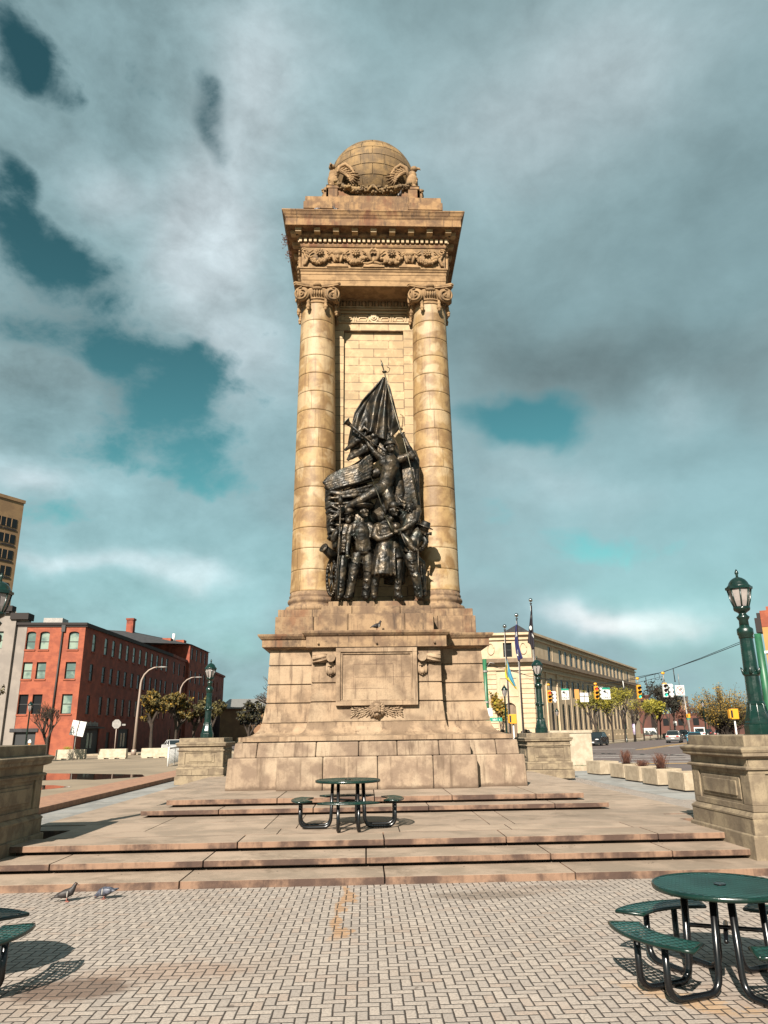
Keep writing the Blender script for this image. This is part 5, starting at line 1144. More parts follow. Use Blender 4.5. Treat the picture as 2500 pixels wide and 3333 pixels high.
# ================================================================== PIGEONS
def pigeon(label, loc, rz, pose, s=1.0, mat='pigeon_dark', parts=True):
    t = thing('pigeon', label, 'pigeon', loc, rz, None)
    b = MB()
    if pose == 'up':
        b.tube([(-.16, 0, .075), (-.10, 0, .085), (-.02, 0, .10), (.045, 0, .125), (.07, 0, .165), (.085, 0, .20), (.10, 0, .215), (.118, 0, .212)], [.012, .035, .058, .052, .032, .024, .026, .012], 12)
        b.tube([(-.10, 0, .085), (-.17, 0, .06), (-.20, 0, .045)], [.03, .026, .02], 8, flat=.4)
        eye, beak = (.108, .0, .218), (.125, 0, .205)
    else:
        b.tube([(-.13, 0, .115), (-.07, 0, .11), (.0, 0, .095), (.06, 0, .08), (.10, 0, .055), (.12, 0, .035), (.125, 0, .02)], [.018, .045, .062, .05, .028, .024, .012], 12)
        b.tube([(-.08, 0, .115), (-.15, 0, .13), (-.19, 0, .135)], [.03, .026, .02], 8, flat=.4)
        eye, beak = (.122, 0, .035), (.13, 0, .018)
    bd = b.build('body', mat, t)
    if parts:
        for s_ in (-1, 1):
            w_ = MB(); w_.M = Matrix.Translation((-.03, s_ * .045, .105 if pose == 'up' else .105)) @ Matrix.Rotation(radians(-14 if pose == 'up' else 6), 4, 'Y')
            w_.ell((0, 0, 0), (.085, .018, .038), n=12, m=8); w_.ell((-.075, -s_ * .01, -.005), (.06, .01, .016))
            wg = w_.build('wing', 'pigeon_grey' if pose != 'up' else mat, t)
            w_ = MB(); w_.M = Matrix.Translation((.01, s_ * .056, .10)); w_.ell((0, 0, 0), (.008, .014, .042)); w_.build('wing_bar', 'pigeon_white', t)
            l = MB(); l.tube([(0.0, s_ * .02, .06), (.0, s_ * .02, .01)], .006, 6)
            for k in (-1, 0, 1): l.tube([(0, s_ * .02, .006), (.03, s_ * .02 + k * .012, .003)], .004, 5)
            l.tube([(0, s_ * .02, .006), (-.018, s_ * .02, .003)], .004, 5)
            l.build('leg', 'pink', t)
        e = MB()
        for s_ in (-1, 1): e.ell((eye[0] - .008, s_ * .021, eye[2]), .005, n=6, m=4)
        e.build('eyes', 'orange_sign', t)
        e = MB(); e.tube([beak, (beak[0] + .018, 0, beak[2] - .006)], [.007, .002], 6); e.build('beak', 'black', t)
    t.scale = (s,) * 3; return t
pigeon('brown grey pigeon walking upright with raised head below the steps', (-3.97, 10.24, 0), radians(8), 'up', .92)
pigeon('blue grey pigeon pecking with tail raised, beside the upright one', (-3.55, 10.35, 0), radians(172), 'peck', .92, 'pigeon_grey')
pigeon('pigeon perched above the inscription tablet on the lower ledge', (.02, YC - 3.5, 4.482), radians(35), 'up', 1.1, 'pigeon_dark')
pigeon('pigeon perched on the attic ledge right under the globe garland', (.88, YC - 2.22, 18.94), radians(-60), 'up', 1.0, 'pigeon_dark')
pigeon('pigeon in the centre left of the cornice edge before the attic', (-1.2, YC - 2.72, 17.90), radians(200), 'up', 1.0, 'pigeon_dark')
pigeon('small dark pigeon farther left on the cornice edge', (-1.85, YC - 2.72, 17.90), radians(160), 'peck', 1.0, 'pigeon_dark')
# tufts of weeds rooted in the cornice
for i, (z, n, lb) in enumerate(((17.45, 26, 'larger tuft of dry weeds sticking out of the left cornice soffit'), (16.9, 14, 'smaller tuft of dry weeds low on the left side of the cornice'))):
    m = MB(); rw = random.Random(i)
    for k in range(n):
        p = Vector((-2.76 + .1 * i, YC - 1.9 + rw.uniform(-.2, .2), z)); d = Vector((-rw.uniform(.3, 1), rw.uniform(-.6, .6), rw.uniform(-.5, .5))).normalized() * rw.uniform(.1, .28)
        m.tube([p, p + d * .6, p + d + Vector((0, 0, -.04))], [.006, .005, .003], 4); m.ell(tuple(p + d), (.02, .015, .015), n=5, m=3)
    tag(m.build('weed_tuft', 'twig_red'), lb, 'weed')
# fallen leaves and grit on the steps are left to the stone texture; a few loose leaves are built
rl = random.Random(21)
m = MB()
for k in range(70):
    y = rl.choice((11.5, 12.3, 15.98, 16.6, 10.82)) + rl.uniform(-.09, .03); z = {11: .096, 12: .229, 15: .367, 16: .501, 10: .001}[int(y + .02) if int(y + .02) in (11, 12, 15, 16, 10) else 12]
    if 11.6 <= y <= 12.5: z = .229
    if y < 10.85: z = .002
    if 10.86 <= y < 11.6: z = .096
    if 16.1 <= y < 16.7: z = .501
    x = rl.uniform(-4.4, 4.4); a = rl.uniform(0, 6); s_ = rl.uniform(.008, .02)
    m.add([(x + s_ * cos(a), y + s_ * sin(a), z + .002), (x - s_ * .5 * sin(a), y + s_ * .5 * cos(a), z + .006), (x - s_ * cos(a), y - s_ * sin(a), z + .003), (x + s_ * .5 * sin(a), y - s_ * .5 * cos(a), z + .005)], [(0, 1, 2, 3)])
tag(m.build('leaf_litter', 'soil'), 'scattered dead leaves and grit along the steps', 'leaf litter', kind='stuff')

# ================================================================== PLANTERS, BARRIERS, SLAB
def make_planter(label, loc, rz=0.0, wdt=.82, dep=1.55, h=.58, plant=None, group='square stone planters along the right pavement'):
    t = thing('planter', label, 'planter', loc, rz, group); a, b = wdt / 2, dep / 2
    m = MB(); m.box(-a + .05, a - .05, -b + .05, b - .05, 0, .06); m.build('foot', 'black', t)
    m = MB()
    for (x0, x1, y0, y1) in ((-a, a, -b, -b + .09), (-a, a, b - .09, b), (-a, -a + .09, -b + .09, b - .09), (a - .09, a, -b + .09, b - .09)): m.box(x0, x1, y0, y1, .05, h)
    m.build('body', 'concrete', t, bevel=.012)
    m = MB(); m.box(-a + .08, a - .08, -b + .08, b - .08, .3, h - .07); m.build('soil', 'soil', t)
    if plant:
        n, hh, sp = plant; m = MB(); rp = random.Random(int(loc[1] * 10))
        for k in range(n):
            x, y = rp.gauss(0, .06), rp.gauss(0, .08); d = Vector((rp.gauss(0, sp), rp.gauss(0, sp), 1)).normalized() * hh * rp.uniform(.5, 1)
            p = Vector((x, y, h - .08)); q = p + d * .6; e = p + d + Vector((rp.uniform(-.04, .04), rp.uniform(-.04, .04), 0)); m.tube([p, q, e], [.007, .006, .003], 3)
            for j in range(2): u = q + (e - q) * rp.random(); m.tube([u, u + Vector((rp.uniform(-.08, .08), rp.uniform(-.08, .08), .09))], [.004, .002], 3)
        m.build('dry_plant', 'twig_red', t)
    return t
yy = [34.5, 31.7, 29.6, 27.6, 25.0]; pl_ = [None, (130, .62, .2), (120, .32, .7), (150, .62, .24), None]
nm = ['pale stone planter without a plant, farthest of the row at right', 'stone planter with an upright reddish dry grass, second from the far end', 'stone planter with a low spreading dry plant, middle of the row', 'stone planter with a dense dry reddish bush, second from the pier', 'stone planter half hidden behind the right front pier']
for i in range(5):
    x = [10.3, 10.45, 10.35, 10.3, 10.2][i]
    make_planter(nm[i], (x, yy[i], 0), radians([14, 10, 8, 6, 4][i]), .95, 1.15, .58, pl_[i])
def make_barrier(label, x0, x1, y, h=.75):
    t = thing('concrete_barrier', label, 'concrete barrier', ((x0 + x1) / 2, y, 0), 0, 'pale concrete barriers on the left plaza'); a = (x1 - x0) / 2
    m = MB(); m.frus((-a, a, -.3, .3, .08), (-a + .03, a - .03, -.26, .26, h)); m.build('body', 'concrete_pale', t, bevel=.03)
    m = MB()
    for x in (-a * .75, 0, a * .75): m.box(x - .25, x + .25, -.3, .3, 0, .085)
    m.build('foot', 'concrete_pale', t); return t
make_barrier('pale concrete planter block nearest the brick corner, with a green tuft', -28.1, -25.5, 71.0, .85)
make_barrier('pale concrete block under the round sign', -24.2, -21.7, 70.6, .85)
make_barrier('pale concrete block beside the metal barricade', -20.7, -17.9, 71.6, .85)
m = MB(); rg = random.Random(4)
for k in range(50): x = rg.gauss(0, .2); m.tube([(x, 0, .0), (x + rg.uniform(-.1, .1), rg.uniform(-.1, .1), rg.uniform(.1, .3))], [.02, .006], 4)
tag(m.build('grass_tuft', 'leaf_yellow', None, loc=(-27.2, 71.0, .85)), 'small green tuft on top of the leftmost concrete block', 'plant')
# marble slab
t = thing('stone_slab', 'tall white marble slab behind the right rear pier', 'stone slab', (11.1, 42.5, 0), radians(8))
m = MB(); m.box(-1.3, 1.1, -.3, .3, .0, 1.75); m.build('body', 'concrete_pale', t, bevel=.02); m = MB(); m.box(-1.35, 1.15, -.35, .35, 1.75, 1.9); m.build('cap', 'concrete_pale', t, bevel=.02)
m = MB(); m.box(9.0, 12.2, 38.0, 41.6, -.2, .03); struct(m, 'lawn', 'grass'); m = MB(); m.box(8.9, 12.3, 37.8, 38.0, -.2, .22); tag(m.build('kerb_block', 'concrete', bevel=.02), 'low pale kerb stone edging the grass behind the right rear pier', 'kerb stone')
m = MB(); rg = random.Random(9)
for k in range(1500): x, y = rg.uniform(9.0, 12.2), rg.uniform(38, 41.5); m.add([(x, y, .02), (x + .02, y, .02), (x + rg.uniform(-.04, .04), y, .14)], [(0, 1, 2)])
tag(m.build('grass', 'grass'), 'short green grass in front of the white slab', 'grass', kind='stuff')
# metal barricade
t = thing('metal_barricade', 'galvanised mesh barricade beside the left rear pier', 'barricade', (-13.5, 54.3, 0), radians(95.6))
m = MB(); m.tube([(-2.8, 0, 0), (-2.8, 0, 1.15), (2.8, 0, 1.15), (2.8, 0, 0)], .06, 6); m.tube([(0, 0, 0), (0, 0, 1.15)], .04, 6); m.build('frame', 'white', t)
m = MB()
for k in range(22): x = -2.6 + k * .25; m.tube([(x, 0, .15), (x, 0, 1.13)], .018, 4)
for k in range(12): m.tube([(-2.8, 0, .15 + k * .085), (2.8, 0, .15 + k * .085)], .018, 4)
m.build('mesh_panel', 'white', t)
t = thing('sign_post', 'white post standing between the left rear pier and the monument', 'post', (-5.15, 38, 0)); m = MB(); m.tube([(0, 0, 0), (0, 0, 1.75)], .09, 8); m.build('post', 'white', t)

# ================================================================== BUILDINGS
WCACHE = {}
def win_mesh(w_, h, arch, fw, pane, split_=True, frame='frame_dark'):
    k = (round(w_, 2), round(h, 2), arch, fw, pane, split_, frame)
    if k in WCACHE: return WCACHE[k]
    a = w_ / 2; m = MB(); hs = h - (a if arch == 'round' else (w_ * .22 if arch else 0))
    m.box(-a, -a + fw, 0, .08, 0, hs); m.box(a - fw, a, 0, .08, 0, hs); m.box(-a + fw, a - fw, 0, .08, 0, fw)
    if split_: m.box(-a + fw, a - fw, .0, .07, hs * .5 - fw / 2, hs * .5 + fw / 2)
    if arch:
        rise = h - hs; n = 8
        for i in range(n):
            t0, t1 = pi * i / n, pi * (i + 1) / n
            p = [(-a * cos(t0), hs + rise * sin(t0)), (-a * cos(t1), hs + rise * sin(t1)), (-(a - fw) * cos(t1), hs + (rise - fw) * sin(t1)), (-(a - fw) * cos(t0), hs + (rise - fw) * sin(t0))]
            m.prismxz(p[::-1], 0, .08)
    else: m.box(-a + fw, a - fw, 0, .08, h - fw, h)
    f = m.mesh('window', frame)
    m = MB()
    if arch: pts = [(-a + .01, .01), (a - .01, .01), (a - .01, hs)] + [((a - .01) * cos(pi * i / 8), hs + (h - hs - .01) * sin(pi * i / 8)) for i in range(1, 8)] + [(-a + .01, hs)]
    else: pts = [(-a + .01, .01), (a - .01, .01), (a - .01, h - .01), (-a + .01, h - .01)]
    m.prismxz(pts, .045, .06); p = m.mesh('pane', pane)
    WCACHE[k] = (f, p); return f, p
def facade(m, W_, H, ops, t=.3, y=0.0):
    xs = sorted({0, W_} | {o[0] for o in ops} | {o[1] for o in ops}); zs = sorted({0, H} | {o[2] for o in ops} | {o[3] for o in ops})
    for i in range(len(xs) - 1):
        for j in range(len(zs) - 1):
            cx, cz = (xs[i] + xs[i + 1]) / 2, (zs[j] + zs[j + 1]) / 2
            if any(o[0] < cx < o[1] and o[2] < cz < o[3] for o in ops): continue
            m.add([(xs[i], y, zs[j]), (xs[i + 1], y, zs[j]), (xs[i + 1], y, zs[j + 1]), (xs[i], y, zs[j + 1])], [(0, 1, 2, 3)])
    for o in ops:
        x0, x1, z0, z1 = o[:4]; arch = o[4] if len(o) > 4 else None
        a = (x1 - x0) / 2; c = (x0 + x1) / 2
        if arch:
            rise = a if arch == 'round' else (x1 - x0) * .22; zs0 = z1 - rise; n = 8
            P = [(c - a * cos(pi * i / n), zs0 + rise * sin(pi * i / n)) for i in range(n + 1)]
            for i in range(n):
                m.add([(P[i][0], y, P[i][1]), (P[i + 1][0], y, P[i + 1][1]), (P[i + 1][0], y, z1), (P[i][0], y, z1)], [(0, 1, 2, 3)])
                m.add([(P[i][0], y, P[i][1]), (P[i + 1][0], y, P[i + 1][1]), (P[i + 1][0], y + t, P[i + 1][1]), (P[i][0], y + t, P[i][1])], [(3, 2, 1, 0)])
            zt_ = zs0
        else:
            zt_ = z1; m.add([(x0, y, z1), (x1, y, z1), (x1, y + t, z1), (x0, y + t, z1)], [(3, 2, 1, 0)])
        m.add([(x0, y, z0), (x1, y, z0), (x1, y + t, z0), (x0, y + t, z0)], [(0, 1, 2, 3)])
        m.add([(x0, y, z0), (x0, y, zt_), (x0, y + t, zt_), (x0, y + t, z0)], [(3, 2, 1, 0)]); m.add([(x1, y, z0), (x1, y, zt_), (x1, y + t, zt_), (x1, y + t, z0)], [(0, 1, 2, 3)])
def windows(parent, ops, mtx, fw=.07, pane='pane_sky', t=.3, sill=None, split_=True, frame='frame_dark'):
    for k, o in enumerate(ops):
        x0, x1, z0, z1 = o[:4]; arch = o[4] if len(o) > 4 else None
        pn = o[5] if len(o) > 5 else pane
        f, p = win_mesh(x1 - x0, z1 - z0, arch, fw, pn, split_, frame)
        a = bpy.data.objects.new('window', f); COL.objects.link(a); a.parent = parent; a.matrix_local = mtx @ Matrix.Translation(((x0 + x1) / 2, t - .09, z0))
        b = bpy.data.objects.new('pane', p); COL.objects.link(b); b.parent = a
        if sill:
            if ('sill', sill, round(x1 - x0, 2)) not in WCACHE:
                m = MB(); w2_ = (x1 - x0) / 2 + .08; m.box(-w2_, w2_, -.10, .1, -.16, -.002); WCACHE[('sill', sill, round(x1 - x0, 2))] = m.mesh('sill', sill)
            c = bpy.data.objects.new('sill', WCACHE[('sill', sill, round(x1 - x0, 2))]); COL.objects.link(c); c.parent = a; c.location = (0, -(t - .09), 0)
ID = Matrix.Identity(4)
# ---- brick warehouse at left (orange sunlit front, long shaded side)
bw_o = Vector((-31.15, 82.98, 0)); ang = radians(3.35)
BW = thing('brick_warehouse', 'orange brick warehouse with arched top windows and a long shaded side at left', 'building', bw_o, ang)
Wf, Hf = 7.4, 13.55
fx = lambda x: Wf + x     # front runs from -7.4 to 0 -> 0..Wf
MF = Matrix.Translation((-Wf, 0, 0))
fops = []
for (a, b) in ((-6.12, -5.15), (-4.72, -3.72), (-1.70, -.62)):
    fops.append((fx(a), fx(b), 11.1, 13.05, 'seg')); fops.append((fx(a), fx(b), 7.95, 9.75)); fops.append((fx(a), fx(b), 4.3, 6.35) if a > -3 else (fx(a), fx(b), 4.3, 6.35, None, 'pane_dark'))
door = (fx(-6.4), fx(-3.95), .0, 2.5)
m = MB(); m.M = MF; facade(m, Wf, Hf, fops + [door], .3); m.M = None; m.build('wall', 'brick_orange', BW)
windows(BW, fops, MF, sill='brick_orange')
# door
m = MB(); m.box(-6.4, -3.95, .25, .3, 0, 2.5); d_ = m.build('door', 'black', BW)
m = MB(); m.box(-6.6, -3.75, -.12, .0, 2.5, 2.85); m.build('lintel', 'roof_slate', BW)
m = MB(); m.M = Matrix.Translation((-4.55, .24, 1.2)); m.ell((0, -.01, .42), (.14, .02, .10)); m.ell((0, -.01, .27), (.19, .02, .12)); m.build('ice_cream_sign', 'white', d_); m = MB(); m.prismxz([(-4.68, 1.32), (-4.55, .85), (-4.42, 1.32)], .22, .245); m.build('cone_sign', 'cone_tan', d_)
m = MB(); m.box(-7.4, .08, -.12, .2, 13.55, 13.75); m.box(-7.45, .2, -.25, .2, 13.75, 14.0); m.build('front_cornice', 'roof_dark', BW)
m = MB(); m.tube([(-2.35, -.12, 13.7), (-2.55, -.12, 0)], .10, 8); m.box(-2.5, -2.1, -.22, 0, 13.0, 13.8); m.build('drainpipe', 'frame_dark', BW)
# side
Ws = 34.0
MS = Matrix.Rotation(pi / 2 - ang, 4, 'Z') @ Matrix.Rotation(radians(-1.63), 4, 'Z')
sops = []; sx = [2.3 + .5, 6.5, 9.0, 11.5, 14.0, 16.6, 19.1, 21.7, 24.3, 26.8, 29.2, 31.6]
for x in sx: sops += [(x - .48, x + .48, 11.1, 13.1, 'seg', 'pane_sky'), (x - .48, x + .48, 7.9, 9.75, None, 'pane_dark'), (x - .48, x + .48, 4.3, 6.35, None, 'pane_dark')]
dops = [(1.9, 6.9, 0, 2.8), (13.2, 17.0, 0, 2.8), (9.2, 10.4, 0, 2.4)]
m = MB(); m.M = MS; facade(m, Ws, Hf, sops + dops, .13); m.M = None; m.build('wall', 'brick_dark', BW, label='brick side wall, coloured a deeper red for its shade')  # darker brick than the sunlit front, shade put into the colour
windows(BW, sops, MS, sill='brick_dark', t=.13)
for (a, b, c, d) in dops:
    m = MB(); m.M = MS; m.box(a, b, .11, .13, c, d); dd_ = m.build('door', 'frame_dark', BW)
    if b - a > 2:
        for x in ((a + b) / 2 - .75, (a + b) / 2 + .2): m = MB(); m.M = MS; m.box(x, x + .55, .08, .112, .7, 2.3); m.build('door_glass', 'pane_sky', dd_)
m = MB(); m.M = MS
for k in range(9): m.box(2.6 + k * .42, 2.6 + k * .42 + .26, -.06, 0, 3.05, 3.45 + (.12 if k % 3 == 0 else 0))
m.build('shop_letters', 'galv', BW)
m = MB(); m.M = MS; m.box(1.6, 7.2, -.5, .0, 2.8, 2.98); m.build('awning', 'frame_dark', BW)
m = MB(); m.M = MS; m.box(-.1, Ws, -.22, .2, 13.55, 13.98); m.build('side_cornice', 'roof_dark', BW)
rf = MB(); e = MS @ Vector((Ws, 0, 0)); rf.add([(0, 0, 13.95), (e.x, e.y, 13.95), (e.x - 14, e.y, 14.3), (-7.4, 0, 13.95), (-14, 8, 14.2)], [(0, 1, 2, 4, 3)])
rf.add([(e.x, e.y, 0), (e.x - 14, e.y, 0), (e.x - 14, e.y, 14.2), (e.x, e.y, 13.95)], [(0, 1, 2, 3)])
rf.build('roof', 'roof_dark', BW)
# ---- taller warehouse block behind with slate roof
def bldg(name, label, cat, origin, rz): return thing(name, label, cat, origin, rz)
B2 = bldg('brick_warehouse', 'dark red brick warehouse with slate hipped roof, behind the orange one', 'building', (-30.19, 116.8, 0), radians(1.63 * .6))
W2 = 50.0; M2 = Matrix.Rotation(pi / 2, 4, 'Z')
ops = []
for k in range(7): x = 2.0 + k * 3.6 ; ops += [(x - .5, x + .5, z0, z0 + 1.9, None, 'pane_dark') for z0 in (1.0, 4.3, 7.9, 11.1)]
m = MB(); m.M = M2; facade(m, 24.4, 13.6, ops, .13); m.M = None; m.box(-.15, .2, 0, 24.4, 13.6, 14.0); m.build('wall', 'brick_dark', B2)
windows(B2, ops, M2, t=.13)
B3 = bldg('brick_warehouse', 'tallest red brick block with dark hip roof and chimney', 'building', (-29.9, 127.3, 0), radians(-1.6))
ops = []
for k in range(4): x = 1.6 + k * 3.1; ops += [(x - .5, x + .5, z0, z0 + 2.0, None, 'pane_dark') for z0 in (14.2, 10.4, 7.2, 4.0)]
m = MB(); m.M = M2; facade(m, 13.2, 16.6, ops, .13); m.M = None; m.add([(0, 0, 0), (-13, 0, 0), (-13, 0, 16.6), (0, 0, 16.6)], [(3, 2, 1, 0)]); m.add([(0, 13.2, 0), (-13, 13.2, 0), (-13, 13.2, 16.6), (0, 13.2, 16.6)], [(0, 1, 2, 3)])
m.build('wall', 'brick_red2', B3); windows(B3, ops, M2, t=.13)
m = MB(); m.add([(.3, -.3, 16.6), (.3, 13.5, 16.6), (-13, 13.5, 16.6), (-13, -.3, 16.6), (-6.5, 12.0, 18.9), (-9.5, -3, 18.6)], [(0, 1, 4, 5), (1, 2, 4), (2, 3, 5, 4), (3, 0, 5)])
m.add([(-.2, -.2, 16.7), (-9.5, -3, 18.55), (-17.5, -25, 16.9), (-10.5, -24, 14.6)], [(0, 3, 2, 1)])
r3 = m.build('roof', 'roof_slate', B3)
m = MB(); m.box(-9.7, -8.6, -4, -2.9, 17.5, 20.3); m.box(-9.8, -8.5, -4.1, -2.8, 20.3, 20.6); m.build('chimney', 'brick_red2', r3)
for i, (x, y) in enumerate(((-3.4, -1.6), (-1.9, 1.0))): m = MB(); m.box(x - .7, x + .7, y - .8, y + .8, 16.6, 17.45); m.build('skylight', 'brick_orange', r3)
m = MB(); m.tube([(-3.2, 1.0, 17), (-3.2, 1.0, 18.6)], .25, 8); m.build('vent_pipe', 'white', r3)
B4 = bldg('brick_warehouse', 'farthest narrow dark brick block at the end of the warehouse row', 'building', (-32.2, 141.5, 0), radians(1))
ops = [(x - .5, x + .5, z0, z0 + 1.9, None, 'pane_dark') for x in (3, 7, 11, 15, 19) for z0 in (4.4, 7.6, 10.6)]
m = MB(); m.M = Matrix.Translation((1.0, 0, 0)) @ M2; facade(m, 27, 14.0, ops, .3); m.M = None; m.box(-11, 1.2, -.1, 0, 0, 14.0); m.box(-11, 1.3, -.2, 27, 14.0, 14.4); m.build('wall', 'brick_dark', B4); windows(B4, ops, Matrix.Translation((1.0, 0, 0)) @ M2)
# ---- grey rendered building far left
GB = bldg('rendered_building', 'grey rendered building with dark cornice, left of the orange brick front', 'building', (-38.6, 82.4, 0), radians(3))
ops = [(14 - 3.0 - 1.05, 14 - 1.05, z0, z0 + 1.85) for z0 in (11.2, 7.9, 4.4)] + [(14 - 7.5, 14 - 5.5, z0, z0 + 1.85) for z0 in (11.2, 7.9, 4.4)]
Mg = Matrix.Translation((-14, 0, 0)); m = MB(); m.M = Mg; facade(m, 14, 15.2, ops, .3); m.M = None; m.box(-.9, .2, -.25, .1, 0, 14.4); m.box(-.25, 1.3, .1, 1.0, 0, 14.3); m.build('wall', 'grey_render', GB); windows(GB, ops, Mg)
m = MB(); m.box(-14, -.3, -.5, .6, 15.2, 15.8); m.box(-14, -.6, -.4, .6, 15.0, 15.2); m.box(-.4, 1.5, -.5, 1.2, 14.3, 15.0); m.build('cornice', 'roof_dark', GB)
m = MB(); m.box(-4.4, -2.0, -1.2, -.2, 2.8, 4.0); m.build('shop_sign', 'yellow_housing', GB)
m = MB(); m.box(1.5, 3.6, 4, 6, 14.2, 15.1); m.build('roof_unit', 'galv', GB)
# ---- tan tower far left
TW = bldg('office_tower', 'tall tan office tower with dark ribbon windows at the left edge', 'building', (-64.0, 134.3, 0), radians(60))
m = MB(); m.box(-34, 0, 0, 20, 0, 43.8); m.build('wall', 'tower_tan', TW)
for k in range(10):
    z = 40.4 - k * 2.95
    for j in range(4):
        x1 = -.9 - j * 6.2; m = MB(); m.box(x1 - 5.3, x1, -.06, .1, z - 1.6, z); wn = m.build('window', 'pane_dark', TW)
        for q in range(1, 5): m = MB(); m.box(x1 - 5.3 * q / 5 - .06, x1 - 5.3 * q / 5 + .06, -.1, -.06, z - 1.6, z); m.build('mullion', 'tower_tan', wn)
        m = MB(); m.box(x1 - 5.3, x1 - 2.75, -.1, .05, z - 2.15, z - 1.85); m.box(x1 - 2.55, x1, -.1, .05, z - 2.15, z - 1.85); m.build('louvre', 'roof_dark', TW)
m = MB(); m.box(-34.2, .2, -.15, 20, 43.8, 44.4); m.build('parapet', 'tower_tan', TW)
# ---- low warehouse between trees
LW = bldg('low_warehouse', 'low brown warehouse with grey roof beyond the trees left of the monument', 'building', (-29.5, 155, 0), 0)
m = MB(); m.box(0, 22, 0, 15, 0, 7.0); m.build('wall', pmat('tan_brick', (.36, .2, .1), (.28, .15, .08), .7, .9), LW)
m = MB(); m.add([(-.5, -.6, 7.0), (22.5, -.6, 7.0), (22.5, 15.6, 7.0), (-.5, 15.6, 7.0), (0.5, 7, 9.1), (21.5, 7, 9.1)], [(0, 1, 5, 4), (1, 2, 5), (2, 3, 4, 5), (3, 0, 4)]); m.box(-.6, 22.6, -.8, -.55, 6.85, 7.15); m.build('roof', 'galv', LW)
m = MB(); m.box(4, 8, -.1, .1, 3.8, 5.6); m.build('window', 'pane_dark', LW)
# ---- pale stone courthouse-like building at right
LM = bldg('stone_building', 'pale stone classical building with attic windows and arched ground windows at right', 'building', (20.94, 95.09, 0), 0)
fa = atan2(-.76, 4.62); sa = atan2(60.72, 35.12)
MFr = Matrix.Rotation(fa, 4, 'Z') @ Matrix.Translation((-11, 0, 0))
ops = [(11 - 3.56, 11 - 2.44, 10.98, 12.8, None, 'pane_dark')]
nic = [(11 - 3.85, 11 - 2.32, 0.2, 5.3, 'round')]
m = MB(); m.M = MFr; facade(m, 11, 14.0, ops + nic, .35); m.M = None; m.build('wall', 'lime', LM, label='sunlit front wall')
windows(LM, ops, MFr, t=.35)
m = MB(); m.M = MFr; m.box(11 - 3.9, 11 - 2.3, .30, .4, .2, 5.3); m.build('niche', 'lime_dark', LM)
m = MB(); m.M = MFr
for k in range(15): m.box(11 - 1.75, 11 + .02, -.09, 0, 1.0 + k * .60, 1.0 + k * .60 + .52)
m.build('quoins', 'lime', LM, bevel=.03)
m = MB(); m.M = MFr
for k in range(15): m.box(11 - 6.3, 11 - 4.6, -.09, 0, 1.0 + k * .60, 1.0 + k * .60 + .52)
m.build('quoins', 'lime', LM, bevel=.03)
m = MB(); m.M = MFr
for (a, b, z0, z1) in ((11 - 4.35, 11 - 1.95, 8.3, 8.5), (11 - 4.35, 11 - 4.2, 6.2, 8.3), (11 - 2.1, 11 - 1.95, 6.2, 8.3), (11 - 4.35, 11 - 1.95, 6.05, 6.2), (0, 11, 9.35, 9.5), (11 - 3.3, 11 - 2.9, 5.3, 5.75)): m.box(a, b, -.10, 0, z0, z1)
m.build('moulding', 'lime', LM)
for xo in (11 - 5.15, 11 - 1.0):
    m = MB(); m.M = MFr; pts = [(xo + .42 * cos(a * pi / 8), -.06, 12.05 + .72 * sin(a * pi / 8)) for a in range(17)]; m.tube(pts, .08, 6); m.build('oval_wreath', 'lime', LM)
MSd = Matrix.Rotation(sa, 4, 'Z'); WS = 70.2
tops, mids, arcs, slits = [], [], [], []
def sp(p): return (Vector(p) - Vector((20.94, 95.09))).length
xs_t = [8.0] + [13.35 + k * 3.03 for k in range(14)] + [56.5, 62.0]
for x in xs_t: tops.append((x - .60, x + .60, 10.98, 12.9, None, 'pane_dark'))
xs_m = [7.9] + [13.2 + k * 3.05 for k in range(15)] + [62.0]
for x in xs_m: mids.append((x - .58, x + .58, 6.4, 8.7, None, 'pane_dark')); arcs.append((x - .60, x + .60, 1.9, 5.45, 'round', 'pane_dark'))
for x in xs_m[2:]: slits += [(x - .38, x - .12, .45, 1.25, None, 'pane_dark'), (x + .12, x + .38, .45, 1.25, None, 'pane_dark')]
allo = tops + mids + arcs + slits
m = MB(); m.M = MSd; facade(m, WS, 14.0, allo, .10); m.M = None; m.build('wall', 'lime', LM, label='long side wall pierced by three rows of windows')
windows(LM, tops + mids + arcs, MSd, t=.10, split_=False, fw=.05); 
m = MB(); m.M = MSd
for s_ in slits: m.box(s_[0], s_[1], .06, .1, s_[2], s_[3])
m.build('basement_windows', 'pane_dark', LM)
def pil(fn):
    m = MB(); m.M = MSd; fn(m); m.build('pilaster', 'lime', LM)
for i, x in enumerate(xs_m[:-1]):
    xx = x + 1.52 if i else x + 2.6
    pil(lambda m: m.box(xx - .20, xx + .20, -.06, 0, 1.8, 9.2))
for x in (1.2, 2.0, 3.2, 5.4, 10.6): pil(lambda m: (m.box(x - .2, x + .2, -.18, 0, 1.8, 8.9), m.box(x - .28, x + .28, -.24, 0, 8.9, 9.25)))
for i in range(len(xs_t)): x = xs_t[i] + 1.5; pil(lambda m: m.box(x - .12, x + .12, -.05, 0, 10.95, 13.0))
m = MB(); m.M = MSd
for k in range(15): m.box(-.02, 1.0, -.08, 0, 1.0 + k * .60, 1.0 + k * .60 + .52)
m.build('quoins', 'lime', LM)
def cornice_run(z0, z1, out, mat, nm):
    m = MB(); m.M = MFr; m.box(0, 11 + out * .6, -out, .2, z0, z1); m.M = MSd; m.box(-out * .9, WS + out, -out, .2, z0 + .002, z1 - .002); m.build(nm, mat, LM)
